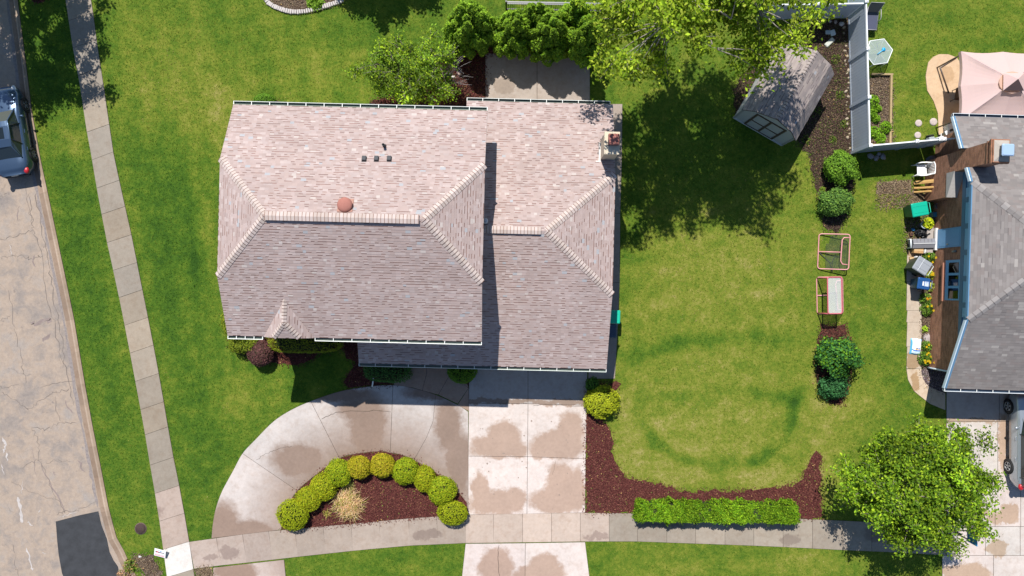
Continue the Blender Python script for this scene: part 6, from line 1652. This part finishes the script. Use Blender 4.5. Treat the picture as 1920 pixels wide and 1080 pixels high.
# split timbers leaning on the chimney base
WG = 'split timbers leaning on the chimney base'
for i, (y, w, lab) in enumerate(((341, .17, 'thick split yellow timber nearest the white chair'), (351, .10, 'slim split yellow timber, middle of the three on the chimney base'), (358.5, .09, 'slim split yellow timber, lowest of the three on the chimney base'))):
    a = P(1714, y + 2, .05); b = P(1756 - i * 5, y - 2 + (2 if i else 0), .80 - i * .06); mb = MB(); d = b - a; L = d.length; M = d.to_track_quat('X', 'Z').to_matrix().to_4x4()
    mb.box(0, L, -w / 2, w / 2, -.05, .05, 0, (.55, .34, .12), M, .012); mb.box(.0, L * .98, -w * .2, -w * .08, .045, .056, 0, (.40, .22, .07), M)
    o = mb.build('split_timber', [M_WOOD], None, a); tag(o, lab, 'timber', WG)
# white moulded chair
c = P(1730, 318, .43); t = thing('plastic_chair', 'white moulded plastic garden chair facing left from the chimney', 'chair', (c.x, c.y, 0), R(2))
WH = (.80, .81, .80); mb = MB(); mb.box(-.26, .20, -.25, .25, .40, .43, 0, WH, None, .015); mb.build('seat', [M_PLASTIC], t)
mb = MB()
arc = [(.20 + .10 * math.cos(R(a)), .29 * math.sin(R(a))) for a in range(-75, 76, 15)]
for k, (x, y) in enumerate(arc): mb.tube([(x - .05, y * .85, .43), (x + .06, y * 1.02, .86)], .014, 5, 0, WH)
mb.tube([(x + .07, y * 1.05, .87) for x, y in arc], .030, 8, 0, WH); mb.build('backrest', [M_PLASTIC], t)
for s in (-1, 1):
    mb = MB(); mb.tube([(.24, s * .27, .80), (.05, s * .315, .66), (-.2, s * .315, .65), (-.28, s * .30, .62), (-.30, s * .29, .42)], [.03, .035, .035, .03, .028], 8, 0, WH); mb.build('armrest', [M_PLASTIC], t)
    for x in (-.25, .2):
        mb = MB(); mb.tube([(x, s * .24, .41), (x * 1.25, s * .28, 0)], [.03, .02], 6, 0, WH); mb.build('leg', [M_PLASTIC], t)
# blue and white sack
c = P(1718.5, 650, .14); t = thing('plastic_sack', 'plump blue and white plastic sack lying on the side path', 'sack', (c.x, c.y, .03), R(-6))
mb = MB(); nx, ny = 10, 14
def sk(i, j):
    u, v = i / nx * 2 - 1, j / ny * 2 - 1; pil = (1 - u ** 4) * (1 - v ** 4); wv = .012 * math.sin(9 * u + 5 * v)
    return (u * (.255 + .02 * v * v), v * (.39 + .015 * math.cos(4 * u)), .02 + .13 * pil ** .6 + wv * pil)
for i in range(nx):
    for j in range(ny):
        u, v = (i + .5) / nx * 2 - 1, (j + .5) / ny * 2 - 1
        cl = (.10, .42, .66) if (abs(u) > .82 or v < -.84 or v > .94) else (.80, .83, .85) if v > -.55 else (.58, .74, .82)
        if abs(v + .5) < .09 and -.55 < u < .75: cl = (.015, .14, .52)
        mb.face([sk(i, j), sk(i + 1, j), sk(i + 1, j + 1), sk(i, j + 1)], 0, cl, True)
mb.prism([(-.25, -.39), (.25, -.39), (.25, .39), (-.25, .39)], .0, .018, 0, (.10, .35, .6))
mb.build('body', [M_PLASTIC], t)
mb = MB()
for (x0, x1, y0, y1, cl) in ((-.06, .14, .09, .115, (.25, .55, .55)), (-.09, .12, .02, .04, (.4, .62, .75)), (-.06, .13, -.155, -.125, (.75, .38, .06)), (.08, .15, -.115, -.06, (.02, .10, .42)), (-.05, .0, -.115, -.07, (.25, .16, .12)), (.01, .06, -.11, -.05, (.10, .10, .2)), (-.22, -.16, -.15, -.12, (.03, .2, .6))):
    mb.box(x0, x1, y0, y1, .140, .158, 0, cl)
mb.build('printed_panel', [M_PAINT], t)
# yard sign tipped back beside the white slab
c = P(300, 1037, .2); t = thing('yard_sign', 'small white yard sign with red lines and a dark emblem by the white pavement slab', 'sign', (c.x, c.y, 0), R(-14))
T = Matrix.Translation((0, 0, .2)) @ Matrix.Rotation(R(18), 4, 'X'); mb = MB(); mb.box(-.285, .285, -.21, .21, -.008, .008, 0, (.80, .80, .80), T); brd = mb.build('board', [M_PAINT], t)
mb = MB()
for (x0, x1, y0, y1, cl) in ((-.22, -.17, -.0, .085, (.02, .02, .03)), (-.18, -.08, .01, .065, (.70, .04, .05)), (-.08, -.02, .01, .06, (.02, .02, .03)), (-.01, .04, .01, .06, (.02, .02, .03)), (.05, .075, .01, .055, (.6, .05, .05)), (.085, .13, .01, .055, (.02, .02, .03)), (.14, .22, .015, .05, (.03, .03, .04)), (.0, .09, .085, .12, (.05, .30, .65)),
    (-.24, .02, -.095, -.075, (.75, .20, .24)), (.05, .22, -.095, -.075, (.75, .25, .28)), (-.25, .24, -.165, -.135, (.72, .08, .12))):
    mb.box(x0, x1, y0, y1, .009, .012, 0, cl, T)
for a, b in (((-.14, .09), (-.04, .15)), ((-.04, .15), (.03, .11))): mb.tube([T @ Vector((a[0], a[1], .012)), T @ Vector((b[0], b[1], .012))], .008, 4, 0, (.10, .18, .32))
mb.build('lettering', [M_PAINT], brd)
mb = MB()
for s in (-1, 1): mb.tube([T @ Vector((s * .2, .18, -.01)), (s * .2, .24, -.03)], .008, 5, 0, (.1, .1, .11)); mb.tube([T @ Vector((s * .2, -.2, -.01)), (s * .2, -.19, -.05)], .008, 5, 0, (.1, .1, .11))
mb.tube([T @ Vector((.29, .2, -.004)), T @ Vector((.29, -.2, -.004))], .012, 5, 0, (.03, .03, .035)); mb.build('stake', [M_METAL], t)
# basketball hoop beneath the street tree
c = P(1819, 1002, 2.5); bk = thing('basketball_hoop', 'basketball hoop with a blue edged backboard poking out from under the tree', 'basketball hoop', (c.x - .44, c.y, 0), R(2))
mb = MB(); mb.tube([(0, 0, 0), (0, 0, 2.5)], .055, 10, 0, (.05, .06, .08)); mb.build('pole', [M_METAL], bk)
mb = MB()
for y in (-.28, .28): mb.tube([(0, y * .3, 2.3), (.42, y, 2.75)], .025, 6, 0, (.06, .07, .09)); mb.tube([(0, y * .3, 1.9), (.42, y, 2.4)], .025, 6, 0, (.06, .07, .09))
mb.build('arm', [M_METAL], bk)
mb = MB(); mb.box(.42, .46, -.40, .40, 2.3, 2.98, 0, (.05, .25, .48)); mb.build('backboard', [M_PLASTIC], bk)
mb = MB(); mb.tube([(.46 + .25 + .22 * math.cos(a * .3927), .22 * math.sin(a * .3927), 2.42) for a in range(16)], .012, 6, 0, (.6, .1, .05), closed=True); mb.tube([(.46, 0, 2.42), (.50, 0, 2.42)], .02, 6, 0, (.6, .1, .05)); mb.build('rim', [M_METAL], bk)

# ------------------------------------------------------------------ cars (local +x is the nose)
def car(name, label, x, y, ang, L, wb, W, Ht, paint, suv=False, z0=-.11):
    t = thing(name, label, 'car', (x, y, z0), ang)
    hw = W / 2; xr, xf = -L / 2, L / 2; belt = .98 if suv else .88
    if suv: top = [(xr, .78), (xr + .12, 1.02), (xr + .5, 1.06), (0, 1.06), (.75, 1.06), (1.1, 1.04), (xf - .7, 1.0), (xf - .25, .90), (xf, .62)]
    else: top = [(xr, .72), (xr + .10, .93), (xr + .5, .97), (xr + 1.0, .96), (0, .94), (.75, .95), (1.0, .93), (xf - .55, .84), (xf - .18, .74), (xf, .55)]
    tx = [a for a, _ in top]; tz = [b for _, b in top]
    NS = 30; rows = []
    for i in range(NS + 1):
        f = i / NS; xx = xr + L * f
        e = min(f, 1 - f) * L; rnd_ = 1 - .30 * max(0, 1 - e / .55) ** 2.2
        w = hw * rnd_ * (1 - .02 * abs(f - .5)); zt = float(np.interp(xx, tx, tz)); zs = min(belt, zt - .06)
        low = .30 if e < .12 else .22
        rows.append([(xx, 0, low), (xx, w * .86, low), (xx, w * .98, low + .14), (xx, w, .56), (xx, w * .985, zs - .10), (xx, w * .94, zs), (xx, w * .86, zt - .01), (xx, w * .45, zt + .015), (xx, 0, zt + .022)])
    mb = MB(); n = len(rows[0]); V = []; idx = {}
    full = [r + [(a, -b, c) for a, b, c in r[-2:0:-1]] for r in rows]; m = len(full[0])
    V = [p for r in full for p in r]; Fs = []
    for i in range(NS):
        for k in range(m):
            Fs.append((i * m + k, i * m + (k + 1) % m, (i + 1) * m + (k + 1) % m, (i + 1) * m + k))
    Fs.append(tuple(range(m))); Fs.append(tuple(range(NS * m, NS * m + m))[::-1])
    mb.mesh(V, Fs, 0, paint, True)
    mb.build('body', [M_CARPAINT], t)
    # greenhouse
    cb = hw * .90; ct = hw * (.72 if suv else .66)
    if suv: bx0, bx1, rx0, rx1 = xr + .14, 1.05, xr + .42, .30
    else: bx0, bx1, rx0, rx1 = xr + .62, 1.02, xr + 1.22, .28
    bz = belt - .02; rz_ = Ht
    B = [(bx0, cb * .92, bz), (rx0 + .15, cb, bz), (rx1 - .05, cb, bz), (bx1, cb * .86, bz)]; T_ = [(rx0, ct * .94, rz_ - .06), (rx0 + .35, ct, rz_), (rx1 - .25, ct, rz_), (rx1, ct * .93, rz_ - .05)]
    gm = MB()
    flip = lambda p: (p[0], -p[1], p[2])
    for s in (0, 1):
        fx = (lambda p: p) if s == 0 else flip
        for k in range(3): gm.face([fx(B[k]), fx(B[k + 1]), fx(T_[k + 1]), fx(T_[k])], 0, (1, 1, 1))
    gm.build('side_glass', [M_CARGLASS], t)
    gm = MB(); gm.face([B[3], flip(B[3]), flip(T_[3]), T_[3]], 0); gm.build('windscreen', [M_CARGLASS], t)
    gm = MB(); gm.face([B[0], flip(B[0]), flip(T_[0]), T_[0]], 0); gm.build('rear_window', [M_CARGLASS], t)
    rm = MB(); cols_ = 8
    prof = [T_[0], T_[1], T_[2], T_[3]]
    for k in range(3):
        a, b = prof[k], prof[k + 1]
        for j in range(cols_):
            u0, u1 = 1 - 2 * j / cols_, 1 - 2 * (j + 1) / cols_
            hgt = lambda u: .035 * (1 - u * u)
            rm.face([(a[0], a[1] * u0, a[2] + hgt(u0)), (b[0], b[1] * u0, b[2] + hgt(u0)), (b[0], b[1] * u1, b[2] + hgt(u1)), (a[0], a[1] * u1, a[2] + hgt(u1))], 0, paint, True)
    for s in (1, -1):
        q = lambda p: Vector((p[0], p[1] * s, p[2] + .012))
        rm.tube([q(B[0]), q(T_[0]), q(T_[1]), q(T_[2]), q(T_[3]), q(B[3])], .035, 6, 0, paint)
        for k in (1, 2): rm.tube([q(B[k]), q(T_[k])], .026, 6, 0, (.02, .02, .022))
        rm.tube([q(B[0]), q(B[1]), q(B[2]), q(B[3])], .016, 6, 0, (.55, .57, .58))
    roof_ = rm.build('roof', [M_CARPAINT], t)
    sm_ = MB(); sx0, sx1 = rx1 - .85, rx1 - .3
    sm_.box(sx0, sx1, -ct * .55, ct * .55, rz_ + .026, rz_ + .040, 0, (.5, .5, .5), None, .006); sm_.build('sunroof', [M_CARGLASS], roof_)
    for s in (1, -1):
        for wx in (-wb / 2, wb / 2):
            am = MB(); M = Matrix.Translation((wx, s * (hw - .012), .32)) @ Matrix.Rotation(R(-90 * s), 4, 'X')
            am.lathe([(.0, .0), (.375, .0), (.375, .016), (.0, .016)], 28, (0, 0, 0), 0, (.012, .012, .013), M); am.build('wheel_arch', [M_RUBBER], t)
            wm = MB(); M = Matrix.Translation((wx, s * (hw - .10), .32)) @ Matrix.Rotation(R(-90 * s), 4, 'X')
            wm.lathe([(.20, -.10), (.31, -.10), (.325, -.07), (.325, .09), (.31, .125), (.22, .13), (.215, .08), (.0, .08)], 28, (0, 0, 0), 0, (.018, .018, .019), M); wh = wm.build('wheel', [M_RUBBER], t)
            hm = MB(); hm.lathe([(.0, .095), (.05, .125), (.06, .10)], 16, (0, 0, 0), 0, (.55, .56, .57), M)
            for k in range(5):
                a = k * 1.2566
                for da in (-.13, .13): hm.tube([M @ Vector((.04 * math.cos(a), .04 * math.sin(a), .115)), M @ Vector((.205 * math.cos(a + da), .205 * math.sin(a + da), .12))], .016, 5, 0, (.50, .51, .52) if suv else (.22, .22, .23))
            hm.tube([M @ Vector((.212 * math.cos(k * .3), .212 * math.sin(k * .3), .122)) for k in range(21)], .014, 5, 0, (.50, .51, .52) if suv else (.22, .22, .23), closed=True)
            hm.build('rim', [M_STEEL], wh)
        mm = MB(); mm.blob((B[2][0] + .30, s * (hw + .09), belt + .06), (.07, .11, .07), 3, .04, 10, 0, paint); mm.tube([(B[2][0] + .32, s * (hw - .04), belt + .0), (B[2][0] + .30, s * (hw + .06), belt + .05)], .02, 6, 0, (.02, .02, .02)); mm.build('wing_mirror', [M_CARPAINT], t)
        lt = MB(); lt.blob((xr + .13, s * hw * .80, .82 if not suv else .95), (.17, .13, .09), 5, .02, 12, 0, (.42, .012, .02)); lt.build('tail_light', [M_PLASTIC], t)
        lt = MB(); lt.blob((xf - .22, s * hw * .72, .66 if not suv else .78), (.22, .13, .08), 6, .02, 12, 0, (.55, .58, .6)); lt.build('headlight', [M_PLASTIC], t)
        for dx_ in ((-.15, -1.0) if not suv else (.0, -1.0)):
            hm = MB(); hm.box(dx_ - .09, dx_ + .09, s * (hw + .004) - .016, s * (hw + .004) + .016, belt - .14, belt - .11, 0, paint, None, .004); hm.build('door_handle', [M_CARPAINT], t)
    pm = MB(); pm.box(xr - .012, xr + .01, -.16, .16, .60, .70, 0, (.62, .63, .62)); pm.build('number_plate', [M_PAINT], t)
    bm_ = MB(); bm_.box(xr - .02, xr + .05, -hw * .66, hw * .66, .34, .46, 0, (.03, .03, .035), None, .01); bm_.build('bumper', [M_PLASTIC], t)
    return t
car('sedan_car', 'blue grey saloon car parked by the kerb at the left edge', -24.5, 7.60, R(99.5), 4.35, 2.46, 1.78, 1.42, (.055, .095, .16), False, -.115)
car('estate_car', 'silver grey car parked on the drive at the right edge', 25.12, -7.24, R(90), 4.85, 2.92, 1.80, 1.62, (.36, .40, .44), True, .036)

# ------------------------------------------------------------------ loose grass blades standing on the turf
def pip(px, py, poly):
    c = np.zeros(len(px), bool); n = len(poly); j = n - 1
    for i in range(n):
        xi, yi = poly[i]; xj, yj = poly[j]
        if yi != yj: c ^= ((yi > py) != (yj > py)) & (px < (xj - xi) * (py - yi) / (yj - yi) + xi)
        j = i
    return c
PAVED = [wl + wr[::-1], tp + bt[::-1], out_arc + [(880, 655), (1102, 657), (1097, 965), (878, 965)], [(738, 722), (760, 600), (880, 600), (880, 770)], [(873, 1018), (1097, 1015), (1112, 1130), (860, 1130)], [(400, 1064), (533, 1049), (540, 1130), (400, 1130)],
         [(523, 235), (1145, 235), (1130, 662), (523, 610)], [(910, 100), (1106, 100), (1106, 236), (910, 236)], [(1085, 195), (1167, 195), (1162, 530), (1153, 710), (1085, 710)], blob_p, [(1699, 470), (1728, 470), (1728, 691), (1772, 737), (1772, 769), (1743, 757), (1713, 733), (1699, 692)], [(1774, 640), (2100, 640), (2100, 1140), (1766, 1140)], [(1735, 270), (2100, 270), (2100, 740), (1735, 740)]] + BEDS
rng = np.random.default_rng(77); n = 260000
bx = rng.uniform(20, 1940, n); by = rng.uniform(-20, 1100, n)
ok = bx > kerb_x(by) + 9
for q in PAVED: ok &= ~pip(bx, by, q)
bx, by = bx[ok], by[ok]; n = len(bx)
tn = tone(bx, by) + .16 * np.sin(bx * .05 + 2 * np.sin(by * .021)) * np.sin(by * .043 + np.sin(bx * .03)) + rng.normal(size=n) * .17
st_ = np.array([p for p, _ in LAWN_STOPS]); sc3 = np.array([c for _, c in LAWN_STOPS])
colr = np.stack([np.interp(tn, st_, sc3[:, k]) for k in range(3)], 1) * rng.uniform(.95, 1.5, (n, 1))
base = np.stack([(bx - 960) * H / F, (540 - by) * H / F, np.zeros(n)], 1)
a = rng.uniform(0, 6.283, n); L = rng.uniform(.035, .085, n); w = rng.uniform(.008, .019, n)
d = np.stack([np.cos(a), np.sin(a), np.zeros(n)], 1); sd = np.stack([-np.sin(a), np.cos(a), np.zeros(n)], 1)
tip = base + d * (L * rng.uniform(.3, 1.0, n))[:, None]; tip[:, 2] = L * rng.uniform(.45, .95, n)
V = np.stack([base - sd * w[:, None], base + sd * w[:, None], tip], 1).reshape(-1, 3)
M_BLADE = leafmat('grass_blade', .3, .8, .05)
o = fast_mesh('grass', V, np.arange(n * 3, dtype=np.int32).reshape(n, 3), [M_BLADE], col=np.clip(colr, .003, .6))
tag(o, 'short mown lawn grass around the houses and pavements', 'grass', kind='stuff')

# ------------------------------------------------------------------ loose chips and fallen leaves that spill over the bed edges
rng = np.random.default_rng(5); Ps, Cs = [], []
for q, m in zip(BEDS, range(len(BEDS))):
    q = np.array(q, float); lo, hi = q.min(0) - 6, q.max(0) + 6
    n = int((hi - lo).prod() * .55); x = rng.uniform(lo[0], hi[0], n); y = rng.uniform(lo[1], hi[1], n)
    k = pip(x + rng.normal(size=n) * 4.5, y + rng.normal(size=n) * 4.5, [tuple(v) for v in q])
    x, y = x[k], y[k]; n = len(x); Ps.append(np.stack([(x - 960) * H / F, (540 - y) * H / F, np.full(n, .03)], 1))
    if m in (8, 10, 11, 14, 15, 16, 12): pal = [(.16, .11, .07), (.10, .07, .05), (.24, .18, .12)]
    elif m == 6: pal = [(.07, .045, .036), (.045, .030, .025), (.11, .075, .055), (.16, .11, .07), (.06, .035, .03), (.06, .085, .02)]
    elif m == 9: pal = [(.16, .12, .125), (.30, .25, .24), (.09, .07, .075)]
    else: pal = [(.105, .031, .028), (.080, .025, .022), (.13, .045, .036), (.17, .07, .05), (.11, .034, .028), (.065, .022, .02)]
    c = np.array(pal)[rng.integers(0, len(pal), n)]; odd = rng.random(n); c[odd < .012] = (.42, .27, .10); c[odd > .985] = (.12, .17, .03); Cs.append(c * rng.uniform(.7, 1.3, (n, 1)))
pts = np.concatenate(Ps); cols = np.concatenate(Cs); n = len(pts)
pts[:, 2] += rng.uniform(0, .02, n)
N = unit(rng.normal(size=(n, 3)) * .4 + np.array([0, 0, 1])); T = unit(np.cross(N, rng.normal(size=(n, 3)))); L = rng.uniform(.018, .05, n)
V, Fq = quads_from(pts, N, T, L, L * rng.uniform(.3, .6, n)); M_CHIP = mat('wood_chip', rough=.95, var=None, spec=.1)
o = fast_mesh('mulch_chips', V, Fq, [M_CHIP], col=cols)
tag(o, 'loose bark chips and fallen leaves over the planting beds', 'mulch', kind='stuff')

for i, (px, py, r, lab) in enumerate(((1530, 208, .30, 'low weeds on the dark soil right of the shed'), (1575, 178, .24, 'small weeds by the fence opposite the shed'), (1583, 232, .22, 'thin weeds near the row of pale rocks'), (1512, 262, .26, 'weeds at the lower corner of the dark bed by the shed'), (1562, 262, .2, 'green seedlings above the fence corner shrub'), (1568, 110, .26, 'weeds in the dark bed level with the glass table'))):
    leafy('weedy_plant', lab, 'plant', px, py, r, .16, 70, .05, [(.05, .10, .012), (.075, .13, .015), (.12, .13, .03)], 300 + i)
